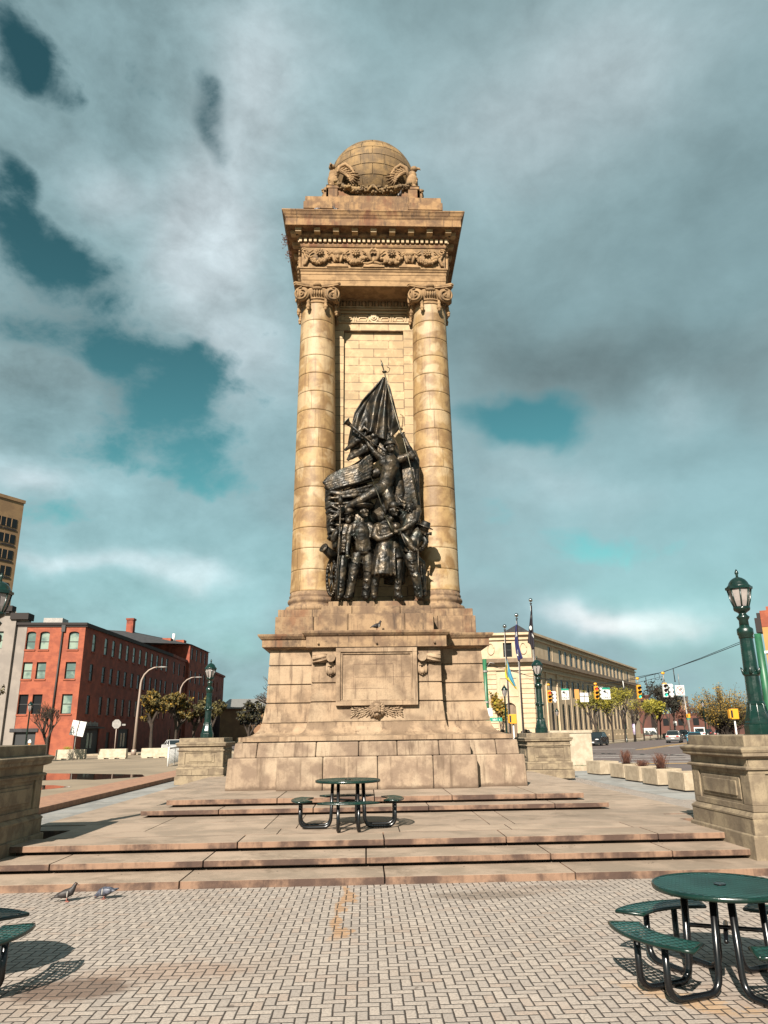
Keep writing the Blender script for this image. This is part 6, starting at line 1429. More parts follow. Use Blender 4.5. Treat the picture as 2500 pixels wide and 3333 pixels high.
cornice_run(9.95, 10.25, .35, 'lime', 'cornice'); cornice_run(10.25, 10.75, .85, 'lime_dark', 'cornice'); cornice_run(13.15, 13.35, .25, 'lime', 'parapet'); cornice_run(13.75, 14.05, .45, 'lime', 'parapet'); cornice_run(9.3, 9.5, .25, 'lime', 'cornice'); cornice_run(.2, .9, .35, 'lime', 'plinth_course')
m = MB(); v0 = MSd @ Vector((WS, 0, 0)); v1 = MFr @ Vector((0, 0, 0)); m.add([(0, 0, 13.9), (v0.x, v0.y, 13.9), (v0.x - 28, v0.y + 16, 13.9), (v1.x, v1.y + 20, 13.9), (v1.x, v1.y, 13.9)], [(0, 1, 2, 3, 4)]); 
m.add([(v0.x, v0.y, 0), (v0.x - 28, v0.y + 16, 0), (v0.x - 28, v0.y + 16, 14), (v0.x, v0.y, 14)], [(0, 1, 2, 3)])
m.build('roof', 'roof_slate', LM)
m = MB(); m.M = MSd; m.ell((38, 9, 14.0), (4.0, 3.0, 3.4), n=20, m=10); m.build('dome', 'white', LM)
m = MB(); m.add([(-4, 6, 14), (4, 9, 14), (0, 8, 16.2)], [(0, 1, 2)]); m.add([(-4, 6, 14), (0, 8, 16.2), (-1, 14, 14)], [(0, 1, 2)]); m.build('roof_light', 'roof_slate', LM)
# ---- red/tan building at the right edge
RB = bldg('brick_building', 'tan and red brick building cut by the right edge behind the big lamp', 'building', (32.5, 60.0, 0), radians(-36))
m = MB(); m.box(0, 12, 0, 14, 0, 9.85); m.build('wall', pmat('tan_wall', (.55, .29, .09), (.48, .25, .08), .6, .9), RB); m = MB(); m.box(-.02, 12, -.03, 14, 9.85, 11.2); m.box(.5, 12, -.03, 14, 11.2, 11.5); m.build('parapet', 'brick_orange', RB)
m = MB(); m.box(-.1, 12, -.12, 0, 7.7, 7.9); m.build('string_course', 'white', RB); m = MB(); m.box(-.45, .0, -.3, 1, 9.4, 10.6); m.box(-.25, 0, -.3, 1, 10.6, 11.0); m.build('corner_bracket', 'roof_dark', RB)
m = MB(); m.box(1.2, 3.6, -.15, 0, 4.6, 7.0); m.build('window', 'pane_dark', RB)
# ---- distant buildings beyond the junction
CH = bldg('church_tower', 'distant square grey church tower with tall louvred openings', 'church tower', (109.6, 262, 0), radians(-12))
m = MB(); m.box(-2.6, 2.6, 0, 5.2, 0, 11.8); m.box(-2.75, 2.75, -.15, 5.3, 9.9, 10.2)
for x in (-2.4, -1.2, 0, 1.2, 2.4): m.box(x - .35, x + .35, -.05, 5.2, 11.8, 12.5)
m.build('wall', pmat('tower_grey', (.11, .09, .08), (.07, .06, .055), .6, .9), CH)
for x in (-1.0, .1, 1.2): m = MB(); m.box(x - .3, x + .3, -.12, 0, 6.0, 9.4); m.build('louvre', 'tower_tan', CH)
FB = bldg('brick_building', 'distant low dark red brick building below the church tower', 'building', (84, 220, 0), radians(-16))
m = MB(); m.box(0, 44, 0, 16, 0, 6.0); m.build('wall', pmat('brick_far', (.13, .045, .03), (.09, .035, .025), .4, .9), FB)
for k in range(10): m = MB(); m.box(2 + k * 4.1, 3.6 + k * 4.1, -.08, 0, 2.6, 4.6); m.build('window', 'pane_dark', FB)
FB2 = bldg('brick_building', 'small distant dark building between the trees past the pale stone building', 'building', (66, 190, 0), radians(-20))
m = MB(); m.box(0, 5, 0, 9, 0, 9.6); m.box(-.3, 5.3, -.3, 9.3, 9.6, 10.0); m.build('wall', MATS['brick_far'], FB2)
for k in range(2): m = MB(); m.box(1 + k * 2.0, 2.2 + k * 2.0, -.08, 0, 7, 8.6); m.build('window', 'pane_dark', FB2)
# ---- far tree line that reads as one mass
def leafmass(name, n, box, mat, size, seed, shape=None):
    r = random.Random(seed); m = MB()
    for k in range(n):
        x, y, z = r.uniform(*box[0]), r.uniform(*box[1]), r.uniform(*box[2])
        if shape and not shape(x, y, z, r): continue
        s = size * r.uniform(.5, 1.3); a, b = r.uniform(0, 6.28), r.uniform(-1, 1)
        u = Vector((cos(a), sin(a), b * .5)) * s; v = Vector((-sin(a) * b, cos(a) * b, 1)) * s
        p = Vector((x, y, z)); m.add([p - u, p - v, p + u, p + v], [(0, 1, 2, 3)])
    return m
for i, (x0, x1, y, h, mt) in enumerate(((-120, 30, 330, 11, 'leaf_dark'), (60, 420, 300, 10, 'twig_red'), (-400, -120, 330, 14, 'leaf_dark'))):
    m = leafmass('far_trees', 5200, ((x0, x1), (y, y + 20), (0, h)), mt, 1.3, 40 + i, lambda x, y, z, r: z < h * (.55 + .35 * sin(x * .13) * sin(x * .041 + 2) + .2 * r.random()))
    tag(m.build('distant_woods', mt), ['dark far-off trees along the skyline behind the monument', 'reddish bare far-off trees along the skyline at right', 'dark far-off trees along the skyline at far left'][i], 'woods', kind='stuff')

# ================================================================== TREES
def tree(name, label, loc, h, spread, seed, leaf=None, nleaf=900, lsize=.16, trunk_h=.25, levels=4, bark='bark', upright=.5, nb=3, r0=.14, group=None, cat='tree', leaf2=None, wx=1.0):
    t = thing(name, label, cat, loc, 0, group); r = random.Random(seed); m = MB(); tips = []
    def grow(p, d, L, rad, lv):
        q = p + d * L * .5 + Vector((r.uniform(-1, 1), r.uniform(-1, 1), r.uniform(-.3, .6))) * L * .06; e = q + d * L * .5
        m.tube([p, q, e], [rad, rad * .85, rad * .68], 6 if lv < 2 else 4, cap=False)
        if lv >= levels: tips.append((e, d, L)); return
        for k in range(nb + (1 if r.random() < .4 else 0)):
            a = r.uniform(0, 2 * pi); out = Vector((cos(a), sin(a), 0)) * spread * r.uniform(.6, 1.2) + Vector((0, 0, upright * r.uniform(.5, 1.1)))
            nd = (d * .7 + out).normalized(); s0 = r.uniform(.55, 1.0)
            grow(p + (e - p) * s0, nd, L * r.uniform(.62, .82), rad * .6, lv + 1)
        if lv > 1: tips.append((e, d, L))
    grow(Vector((0, 0, 0)), Vector((r.uniform(-.05, .05), r.uniform(-.05, .05), 1)).normalized(), h * trunk_h, r0, 0)
    mz = max(e.z for e, d, L in tips) + .01; k_ = h / mz
    for i in range(len(m.v)): m.v[i] = Vector((m.v[i].x * wx, m.v[i].y * wx, m.v[i].z * k_))
    m.build('trunk', bark, t)
    if leaf:
        for li, (lm, n_) in enumerate(((leaf, nleaf), (leaf2, nleaf // 2)) if leaf2 else ((leaf, nleaf),)):
            c = MB()
            for k in range(n_):
                e, d, L = r.choice(tips); e = Vector((e.x * wx, e.y * wx, e.z * k_)); p = e + Vector((r.gauss(0, 1), r.gauss(0, 1), r.gauss(0, .8))) * L * .38
                if p.z < h * .18: continue
                s = lsize * r.uniform(.5, 1.3); u = Vector((r.uniform(-1, 1), r.uniform(-1, 1), r.uniform(-1, 1))).normalized() * s; v = u.cross(Vector((r.uniform(-1, 1), r.uniform(-1, 1), r.uniform(-1, 1)))).normalized() * s * .7
                c.add([p - u, p - v, p + u, p + v], [(0, 1, 2, 3)])
            c.build('crown', lm, t)
    return t
tree('bare_tree', 'bare grey tree reaching out from behind the left side of the monument', (-5.2, 46, 0), 6.9, 1.5, 5, None, levels=6, bark='bark_pale', nb=3, r0=.16, trunk_h=.22, upright=.35)
GL = 'dark leafy trees before the warehouses'
for i, (x, y, h, s, lb) in enumerate(((-24.4, 88, 6.6, .9, 'leafy olive tree in front of the shaded warehouse wall, nearest the orange front'), (-22.2, 90, 6.4, .9, 'yellowish leafy tree between the two curved street lights'), (-20.8, 93, 6.0, .9, 'leafy tree under the farther curved street light'), (-20.0, 99, 5.8, .9, 'darker tree at the far end of the warehouse row'))):
    tree('leafy_tree', lb, (x, y, 0), h * 1.05, 1.7, 30 + i, 'leaf_olive', 3000, .15, leaf2='leaf_gold' if i < 2 else None, group=GL, upright=.35, levels=4, trunk_h=.14, wx=1.5)
for i, (x, y, h, lb) in enumerate(((-15.4, 100, 6.0, 'dark tree just right of the left rear green lamp'), (-12.8, 108, 6.3, 'dark tree in the gap left of the monument, second from the lamp'), (-10.6, 104, 6.0, 'dark tree closest to the monument on the left'), (-14, 128, 7.0, 'taller twiggy dark tree behind the others left of the monument'))):
    tree('street_tree', lb, (x, y, 0), h, 1.5, 50 + i, 'leaf_dark', 1100, .18, leaf2='leaf_olive', trunk_h=.2, group='dark trees left of the monument', upright=.5, levels=4, nb=3, wx=1.4)
tree('budding_tree', 'thin budding tree in front of the grey rendered building at far left', (-29.9, 60, 0), 7.6, .8, 71, 'leaf_olive', 420, .12, group=None, levels=5, bark='bark_pale', leaf2='leaf_yellow')
tree('budding_tree', 'leafless young tree before the orange brick front', (-27.0, 66, 0), 4.9, .8, 73, 'leaf_olive', 60, .08, levels=5, bark='bark')
# right side trees
GR = 'young street trees before the pale stone building'
tree('budding_tree', 'tan budding tree in the niche corner of the pale stone building', (14.6, 84, 0), 6.0, .6, 80, 'leaf_gold', 1100, .17, group=GR, upright=1.4, bark='bark_pale', levels=5, leaf2='leaf_yellow')
for i, (x, y, h, lf, lb) in enumerate(((29.8, 99.5, 6.7, 'leaf_yellow', 'bright yellow green budding tree above the black car'), (34.2, 106.5, 6.6, 'leaf_yellow', 'yellow green budding tree second along the pale building'), (38.0, 112.5, 7.6, 'leaf_yellow', 'taller yellow green tree third along the pale building'), (41.6, 118.5, 6.7, 'leaf_gold', 'bare brown tree behind the poster pole'), (45.4, 125, 6.2, 'leaf_yellow', 'yellow green tree past the end of the pale building'))):
    tree('budding_tree', lb, (x, y, .14), h, .8, 90 + i, lf, 1500 if i != 3 else 120, .10, trunk_h=.33, group=GR, upright=.8, levels=4, bark='bark', leaf2='leaf_yellow' if i != 3 else None)
for i, (x, y, h, sp_, lb) in enumerate(((52, 135, 10.4, 1.1, 'big bare dark tree behind the green signal'), (57, 141, 9.0, 1.1, 'dark leafy tree right of the big bare one'), (66, 165, 9.5, 1.1, 'far dark tree beside the white signal'), (50, 131, 6.6, .9, 'low yellow green tree under the big bare one'), (72, 172, 7.0, 1.0, 'far reddish bare tree under the church tower'), (84, 185, 6.5, 1.0, 'second far reddish bare tree nearer the gold bush'))):
    tree('street_tree', lb, (x, y, .1), h, sp_, 110 + i, ['leaf_dark', 'leaf_dark', 'leaf_dark', 'leaf_yellow', 'twig_red', 'twig_red'][i], [350, 1300, 900, 1300, 900, 900][i], .24, levels=5 if i == 0 else 4, upright=.6, group='trees beyond the road junction')
# golden multi-stemmed bush-like tree
t = thing('golden_tree', 'large golden bushy tree with upright fanning branches at right', 'tree', (45.2, 95.5, .1)); rT = random.Random(77); m = MB(); c = MB(); c2 = MB()
for k in range(230):
    a = rT.uniform(0, 2 * pi); sp_ = rT.uniform(.0, 1.0) ** .7; d = Vector((cos(a) * sp_ * .95, sin(a) * sp_ * .95, 1)).normalized(); L = rT.uniform(3.6, 6.4) * (1 - .12 * sp_)
    p0 = Vector((rT.gauss(0, .25), rT.gauss(0, .25), 0)); p1 = p0 + Vector((d.x * .35, d.y * .35, 1.0)) * L * .33; p2 = p0 + d * L * .72; p3 = p0 + d * L + Vector((0, 0, .1))
    m.tube([p0, p1, p2, p3], [.045, .035, .022, .008], 4, cap=False)
    for j in range(52):
        s_ = rT.uniform(.35, 1.03); q = p1 + (p3 - p1) * s_ + Vector((rT.gauss(0, .16), rT.gauss(0, .16), rT.gauss(0, .16))); w_ = rT.uniform(.035, .10); u = Vector((rT.uniform(-1, 1), rT.uniform(-1, 1), rT.uniform(-.3, 1))).normalized() * w_; v = u.cross(Vector((rT.uniform(-1, 1), rT.uniform(-1, 1), 0)).normalized() + Vector((0, 0, .1))).normalized() * w_ * .6
        (c if (s_ > .72 and rT.random() < .8) else c2).add([q - u, q - v, q + u, q + v], [(0, 1, 2, 3)])
for q_ in (m, c, c2): q_.v = [Vector((p.x * 1.35, p.y * 1.35, p.z * 1.16)) for p in q_.v]
m.build('trunk', 'bark', t); c.build('crown', 'leaf_gold', t); c2.build('crown', 'leaf_olive', t)
# dark clipped shrubs at the foot of the flagpoles
for i, (x, y, r_, h, lb) in enumerate(((10.9, 63, 1.0, 1.9, 'dark round shrub at the foot of the flagpoles beside the yellow signal box'), (13.2, 64, 1.0, 1.9, 'brownish round shrub at the foot of the tallest flagpole'))):
    m = MB(); rs = random.Random(60 + i)
    for k in range(900):
        a, b = rs.uniform(0, 6.28), rs.uniform(0, pi / 2); q = Vector((r_ * cos(a) * cos(b), r_ * sin(a) * cos(b), .4 + (h - .4) * sin(b))) * rs.uniform(.75, 1.05); u = Vector((rs.uniform(-1, 1), rs.uniform(-1, 1), rs.uniform(-1, 1))) * .09; v = Vector((rs.uniform(-1, 1), rs.uniform(-1, 1), rs.uniform(-1, 1))) * .09; m.add([q - u, q - v, q + u, q + v], [(0, 1, 2, 3)])
    tag(m.build('shrub', 'leaf_dark', None, loc=(x, y, 0)), lb, 'shrub')

# ================================================================== FLAGPOLES AND FLAGS
def flagpole(label, loc, h, r=.075):
    t = thing('flagpole', label, 'flagpole', loc, 0, 'tall brown flagpoles right of the monument')
    m = MB(); m.lathe([(r * 1.3, 0), (r * 1.2, .4), (r, h * .4), (r * .6, h - .3)], n=12); m.build('pole', 'dark_metal', t)
    m = MB(); m.lathe([(r * .6, h - .36), (r * 1.3, h - .34), (r * 1.3, h - .28), (r * .3, h - .24), (r * .3, h - .1)], n=12); m.build('truck', 'dark_metal', t)
    m = MB(); m.ell((0, 0, h), .17); m.build('ball', 'brass_ball', t)
    m = MB(); m.tube([(-.09, -.03, .9), (-.10, -.03, h * .5), (-.06, -.03, h - .5)], .012, 4); m.build('halyard', 'white', t); return t

FPX = [(13.75, 61.8, 12.55), (12.42, 61.6, 11.25), (11.32, 61.4, 10.3)]
lbs = ['tallest brown flagpole, carrying the black flag, behind the rear right lamp', 'middle brown flagpole, carrying the navy blue flag', 'shortest brown flagpole, carrying the blue and yellow flag']
for (x, y, h), lb in zip(FPX, lbs): flagpole(lb, (x, y, 0), h)
def hang(fn, name, mats, label, loc, nu=26, nv=40, split_at=None):
    m = MB(); m.sheet(fn, nu, nv, .015); me = None
    def mfn(p):
        i = p.index // 2
        if p.index >= 2 * nu * nv: return 0
        u = (i // nv) / nu; v = (i % nv) / nv
        return 1 if split_at and split_at(u, v) else 0
    o = m.build(name, mats, None, loc=loc, matfn=mfn); return tag(o, label, 'flag')
def f_black(u, v):
    w_ = .10 + .48 * v ** .8; x = -u * w_ * .95 + .05; z = -v * 3.3 + (-.3 * u * (1 - v)) + .6 * u * v * (1 - u) - .0; return Vector((x + .05, .13 * sin(u * 11 + v * 3), z - (.6 * (1 - abs(u - .35) * 2) * v ** 6)))
o = hang(f_black, 'flag', ['flag_black'], 'black flag with a white disc emblem hanging from the tallest flagpole', (13.72, 61.75, 12.1))
m = MB(); m.ell((-.17, -.15, -1.95), (.11, .04, .19)); m.ell((-.17, -.17, -1.94), (.05, .05, .08)); e_ = m.build('emblem', 'white', o)
for k in range(3): m = MB(); m.box(-.10 + .05 * k, -.07 + .05 * k, -.18, -.15, -2.6 - .08 * k, -2.42 - .07 * k); m.build('lettering', 'white', o)
def f_navy(u, v):
    w_ = .12 + .26 * sin(min(1, v * 1.3) * pi / 2); x = -u * w_; z = -v * 2.9 - .2 * u; x += .3 * v ** 3; return Vector((x, .12 * sin(u * 9 + v * 4), z))
hang(f_navy, 'flag', ['flag_navy', 'white'], 'navy blue flag with a pale emblem hanging limp from the middle flagpole', (12.4, 61.5, 10.55), split_at=lambda u, v: (.22 < v < .34 and .3 < u < .75 and (int(u * 30) + int(v * 50)) % 3 != 0) or (.82 < v < .87 and u > .5))
def f_ukr(u, v):
    w_ = .68 * sin(min(1, v * 1.25) * pi / 2) * (1 - .55 * max(0, v - .68) / .32) + .03; x = .04 + .72 * v - u * w_; z = -v * 2.5 - .15 * u * (1 - v) + .4 * u * v; return Vector((x, .10 * sin(u * 10 + v * 3), z))
hang(f_ukr, 'flag', ['flag_blue', 'flag_yellow'], 'light blue and yellow flag hanging from the shortest flagpole', (11.3, 61.3, 7.55), split_at=lambda u, v: u > .50 - .06 * sin(v * 9) or v > .88)

# ================================================================== TRAFFIC SIGNALS, SPAN WIRE, SIGNS
PA, PB = Vector((10.7, 69.0, 0)), Vector((23.8, 45.0, 0)); WD = (PB - PA).normalized(); wa = atan2(-.55, .83)
def steel_pole(label, loc, h, r=.19):
    t = thing('signal_pole', label, 'pole', loc); m = MB(); m.lathe([(r * 1.25, 0), (r * 1.1, .5), (r, h * .5), (r * .85, h)], n=14); m.build('pole', pmat('pole_green', (.03, .16, .07), (.02, .11, .05), 2, .45), t); return t
GP = steel_pole('green steel pole with street sign, partly behind the monument on the right', (10.7, 69.0, 0), 8.3, .22)
m = MB(); m.tube([(.15, 0, 7.5), (.5, 0, 8.0), (.9, -.1, 7.9)], .05, 6); m.build('hook', 'galv', GP)
for z_ in (7.1, 4.35): m = MB(); m.lathe([(.27, z_), (.27, z_ + .17)], n=12, smooth=False); m.build('clamp', 'galv', GP)
m = MB(); m.box(.0, .45, -.35, -.2, 3.2, 3.9); m.build('control_box', 'white', GP)
t = thing('street_sign', 'small green street name sign on the green steel pole beside the monument', 'street sign', (11.45, 68.7, 2.9)); m = MB(); m.box(-.55, .55, -.02, .02, -.17, .17); b_ = m.build('blade', 'sign_green', t)
m = MB()
for k, x in enumerate((-.3, -.22, -.16, -.08, 0.05, .3)): m.box(x, x + .045, -.03, -.02, -.09, .05 if k % 2 else .09)
m.build('lettering', 'white', b_)
steel_pole('green steel pole right behind the nearest right lamp', (23.9, 44.9, 0), 7.45, .24)
WP = [(10.75, 68.9, 7.75), (12.4, 65.88, 7.0), (13.6, 63.6, 6.35), (14.83, 61.43, 5.85), (16.46, 58.44, 5.42), (17.3, 56.9, 5.25), (18.3, 55.1, 5.22), (19.18, 53.46, 5.38), (20.32, 51.37, 5.68), (21.83, 48.62, 6.3), (23.33, 45.86, 7.0), (23.85, 44.95, 7.3)]
m = MB(); m.tube(WP, .022, 6); m.tube([(x, y, z + .05 + .07 * sin(k * 2.1)) for k, (x, y, z) in enumerate(WP)], .018, 5)
m.tube([(WP[k][0], WP[k][1], WP[k][2] - .28) for k in range(2, 9)], .014, 5)
for c in ((14.2, 62.5, 5.7), (15.2, 60.7, 5.5), (18.7, 54.4, 5.0), (20.05, 51.9, 5.4)): m.tube([(c[0] + .22 * cos(a * pi / 6) * WD.x, c[1] + .22 * cos(a * pi / 6) * WD.y, c[2] + .22 * sin(a * pi / 6)) for a in range(13)], .014, 5)
tag(m.build('span_wire', 'black'), 'black overhead cable carrying the traffic signals across the junction', 'cable')
def signal(label, x, y, ztop, lit=2, body='yellow_housing', hz=5.5, side=True, group='traffic signals hanging from the cable'):
    t = thing('traffic_light', label, 'traffic light', (x, y, ztop), radians(6), group)
    m = MB(); m.box(-.17, .17, -.11, .11, -1.02, -.0); m.build('housing', body, t, bevel=.02)
    for k in range(3):
        z = -.18 - k * .33
        m = MB(); m.M = Matrix.Translation((0, -.11, z)) @ Matrix.Rotation(pi / 2, 4, 'X'); m.lathe([(.125, -.01), (.125, .02), (.01, .035)], n=18)
        m.build('lens', ('lit_red' if k == 0 else 'lit_green') if k == lit else 'signal_off', t)
        m = MB()
        for q in range(9): a0, a1 = radians(-10 + q * 22), radians(12 + q * 22); m.add([(.15 * cos(a0), -.11, z + .15 * sin(a0)), (.15 * cos(a1), -.11, z + .15 * sin(a1)), (.145 * cos(a1), -.30, z + .145 * sin(a1)), (.145 * cos(a0), -.30, z + .145 * sin(a0))], [(0, 1, 2, 3)])
        m.build('visor', 'black', t)
    m = MB(); m.tube([(0, 0, 0), (-.02, 0, (hz - ztop) / .87)], .035, 6); m.build('hanger', 'galv', t)
    m = MB(); m.ell((-.02, 0, (hz - ztop) / .87), (.16, .1, .11)); m.box(-.15, .15, -.1, .1, .0, .08); m.build('bracket', 'yellow_housing', t)
    if side:
        m = MB(); m.box(.42, .58, -.12, .12, -1.02, 0)
        for k in range(3): m.ell((.42, 0, -.17 - k * .33), (.1, .14, .14)); m.ell((.60, -.02, -.17 - k * .33), (.1, .15, .14))
        m.box(.1, .5, -.03, .03, -.05, .0); m.build('side_head', 'white', t)
    t.scale = (.87, .87, .87); return t
signal('yellow traffic light showing red, nearest the rear right lamp', 14.72, 61.6, 4.97, 0)
signal('yellow traffic light showing red, before the middle of the pale building', 17.22, 57.0, 5.02, 0, hz=5.25)
signal('yellow traffic light showing green at the far corner of the pale building', 19.2, 53.4, 4.86, 2, hz=5.38, side=False)
signal('white faced traffic light showing green beside the no right turn sign', 20.3, 51.4, 4.87, 2, 'white', hz=5.6)
def only_sign(label, x, y, z):
    t = thing('traffic_sign', label, 'traffic sign', (x, y, z), radians(4), 'left turn only signs on the cable')
    m = MB(); m.box(-.37, .37, -.015, .015, -.50, .33); b = m.build('plate', 'white', t)
    m = MB(); m.box(-.37, .37, -.02, .02, .33, .50); m.build('green_header', 'sign_green', t)
    m = MB(); m.tube([(.14, -.02, -.18), (.14, -.02, -.02), (.06, -.02, .10), (-.12, -.02, .16)], .055, 6, flat=.5); m.prismxz([(-.06, .31), (-.31, .17), (-.06, .01)], -.03, -.015); m.build('arrow', 'black', t)
    text_part('ONLY', .26, 'black', t, Matrix.Translation((0, -.018, -.36)) @ Matrix.Rotation(pi / 2, 4, 'X'))
    m = MB(); m.tube([(0, 0, .5), (0, 0, 1.1)], .02, 5); m.build('hanger', 'dark_metal', t); t.scale = (.82, .82, .85); return t
only_sign('left arrow ONLY sign right of the first red traffic light', 15.62, 60.0, 4.66)
only_sign('left arrow ONLY sign right of the second red traffic light', 17.71, 56.16, 4.5)
t = thing('traffic_sign', 'blank backs of a yellow and a white sign hanging mid cable', 'traffic sign', (16.4, 58.6, 4.4)); 
m = MB(); m.box(-.42, -.06, -.02, .02, -.2, .55); m.build('yellow_panel', 'cone_tan', t); m = MB(); m.box(.0, .66, -.03, .01, -.42, .28); m.build('white_panel', 'white', t); m = MB(); m.box(.31, .35, -.05, -.03, -.42, .28); m.box(0, .66, -.05, -.03, .0, .04); m.tube([(.33, 0, .28), (.33, 0, 1.0)], .03, 5); m.build('stiffener', 'black', t)
t = thing('traffic_sign', 'white no right turn sign with a red ring beside the last traffic light', 'traffic sign', (20.92, 50.4, 4.38), radians(4))
m = MB(); m.box(-.32, .32, -.015, .015, -.33, .33); m.build('plate', 'white', t, bevel=.01)
m = MB(); m.tube([(.25 * cos(a * pi / 12), -.02, .25 * sin(a * pi / 12)) for a in range(25)], .028, 6, flat=.5); m.tube([(-.18, -.025, .18), (.18, -.025, -.18)], .025, 6, flat=.5); m.build('red_ring', 'sign_red', t)
m = MB(); m.tube([(-.08, -.02, -.17), (-.08, -.02, .02), (-.02, -.02, .08), (.05, -.02, .09)], .03, 6, flat=.4); m.prismxz([(.04, .17), (.16, .09), (.04, .0)], -.03, -.015); m.build('arrow', 'black', t)
m = MB(); m.tube([(0, 0, .33), (0, 0, 1.1)], .02, 5); m.build('hanger', 'galv', t)
for i, (x, y, z0, z1, lb) in enumerate(((19.57, 52.72, 5.42, 4.25, 'dark camera hanging on a rod from the cable left of the white signal'), (20.74, 50.6, 5.85, 5.0, 'thin detector rod hanging from the cable above the no right turn sign'), (18.55, 54.6, 5.3, 4.75, 'short pale detector hanging from the cable by the pale building corner'))):
    t = thing('traffic_camera', lb, 'traffic camera', (x, y, z1)); m = MB(); m.tube([(0, 0, 0), (-.03, 0, z1 * 0 + (z0 - z1))], .03, 6); m.build('rod', 'black' if i < 2 else 'white', t)
    m = MB(); m.ell((.1 if i == 0 else 0, 0, .25 if i == 0 else 0), (.12, .12, .08) if i == 0 else (.05, .05, .06)); m.build('camera', 'black', t)
def ped_signal(label, loc, h, pole='white', fac=0.0):
    t = thing('pedestrian_signal', label, 'pedestrian signal', loc, fac, 'yellow pedestrian signals')
    m = MB(); m.lathe([(.10, 0), (.06, .8), (.055, h)], n=10); m.lathe([(.12, .5), (.12, 1.0)], n=8, smooth=False); m.build('post', pole, t)
    m = MB(); m.box(-.28, .22, -.25, .15, h - .05, h + .62); m.box(-.38, -.28, -.22, .1, h, h + .55); m.build('housing', 'yellow_housing', t, bevel=.03)
    m = MB(); m.box(-.30, -.18, -.262, -.25, h + .05, h + .52); m.build('visor_slot', 'black', t); return t
ped_signal('yellow pedestrian signal on a white post beside the flagpoles', (10.35, 55.0, 0), 2.45)
ped_signal('yellow pedestrian signal on a post just left of the near right lamp', (24.2, 50.0, 0), 2.5)
ped_signal('small far yellow pedestrian signal before the dark trees', (54.5, 128, 0), 3.6, 'galv')
ped_signal('far yellow pedestrian signal beneath the reddish bare trees', (64.5, 122, 0), 3.6, 'galv')
# left side street furniture
def curved_light(label, loc, h, reach):
    t = thing('street_light', label, 'street light', loc, 0, 'curved tan street lights before the brick warehouses')
    pts = [(0, 0, 0), (.05, 0, h * .45), (.15, 0, h * .78)] + [(.15 + reach * (1 - cos(a)), 0, h * .78 + h * .20 * sin(a)) for a in (radians(15), radians(35), radians(55), radians(75), radians(88))]
    m = MB(); m.tube(pts, [.16, .13, .11, .10, .09, .08, .07, .06], 10); m.lathe([(.28, 0), (.28, .5), (.16, .6)], n=10); m.build('pole', 'pole_tan', t)
    e = Vector(pts[-1]); m = MB(); m.ell((e.x + .5, 0, e.z - .02), (.55, .16, .09)); m.build('lamp_head', 'galv', t); return t
curved_light('nearer curved tan street light in front of the shaded brick wall', (-24.8, 83.0, 0), 9.3, 1.75)
curved_light('farther curved tan street light, before the last warehouses', (-25.6, 104.0, 0), 9.7, 1.9)
t = thing('traffic_sign', 'pair of blank white sign plates leaning on a post at the brick corner', 'traffic sign', (-25.5, 68, 0), radians(5)); m = MB(); m.tube([(0, 0, 0), (.1, 0, 3.2)], .04, 6); m.build('post', 'galv', t)
for k, x in enumerate((-.30, .32)): m = MB(); m.M = Matrix.Rotation(radians(10), 4, 'Y'); m.box(x - .27 - .3, x + .27 - .3, -.03, .0, 2.0, 3.25); m.build('plate', 'white', t)
t = thing('traffic_sign', 'round grey back of a sign on a thin post above the middle concrete block', 'traffic sign', (-22.95, 70.9, 0), 0); m = MB(); m.tube([(0, 0, 0), (0, 0, 3.4)], .045, 6); m.build('post', 'pole_tan', t)
m = MB(); m.M = Matrix.Translation((0, -.05, 3.0)) @ Matrix.Rotation(pi / 2, 4, 'X'); m.lathe([(.42, 0), (.42, .03)], n=8, smooth=False, rot=radians(22.5)); m.build('plate', 'galv', t); m = MB(); m.box(.3, .75, .1, .14, 2.85, 3.0); m.build('bracket', 'galv', t)
# poster pole and assorted far posts
t = thing('sign_post', 'dark post wrapped with a purple and white poster at the kerb', 'post', (41.0, 117.0, .14)); m = MB(); m.tube([(0, 0, 0), (0, 0, 4.6)], .16, 8); m.build('post', 'bark', t); m = MB(); m.lathe([(.20, .9), (.20, 2.5)], n=10); m.build('poster', pmat('poster_purple', (.5, .35, .6), (.75, .7, .75), 3, .6), t)
for i, (x, y, h, lb) in enumerate(((57, 134, 7.6, 'tall pale leaning pole between the bare trees at the junction'), (61, 150, 3.4, 'thin pale post left of the silver car'), (68, 128, 4.2, 'pale post right of the far yellow signal'), (78, 150, 3.6, 'slim pale post under the reddish trees'))):
    t = thing('sign_post', lb, 'post', (x, y, 0)); m = MB(); m.tube([(0, 0, 0), (-.3 if i == 0 else 0, 0, h)], .16 if i == 0 else .10, 8); m.build('post', 'galv', t)
    m = MB(); m.box(-.35, .35, -.12, -.08, h - 1.0, h - .2) if i else m.lathe([(.3, 3.3), (.3, 4.2)], n=8, smooth=False); m.build('plate', 'white' if i else 'sign_green', t)
for i, (x, y, z, w_, lb) in enumerate(((45.3, 100.5, 2.6, .55, 'white sign plate beside the lamp before the golden tree'), (47.0, 101.0, 2.7, .4, 'small white sign with a dark dot beside the larger plate'), (52, 140, .9, 1.3, 'row of white panels beyond the parked dark cars'))):
    t = thing('traffic_sign', lb, 'traffic sign', (x, y, 0)); m = MB(); m.tube([(0, 0, 0), (0, 0, z)], .06, 6); m.build('post', 'galv', t); m = MB(); m.box(-w_, w_, -.1, -.05, z - .1, z + 1.1); m.build('plate', 'white', t)
t = thing('traffic_cone', 'tiny orange traffic cone beside the dark parked cars', 'traffic cone', (50.5, 125, .14)); m = MB(); m.lathe([(.2, 0), (.2, .04), (.14, .05), (.03, .7)], n=12); m.build('cone', 'orange_sign', t)

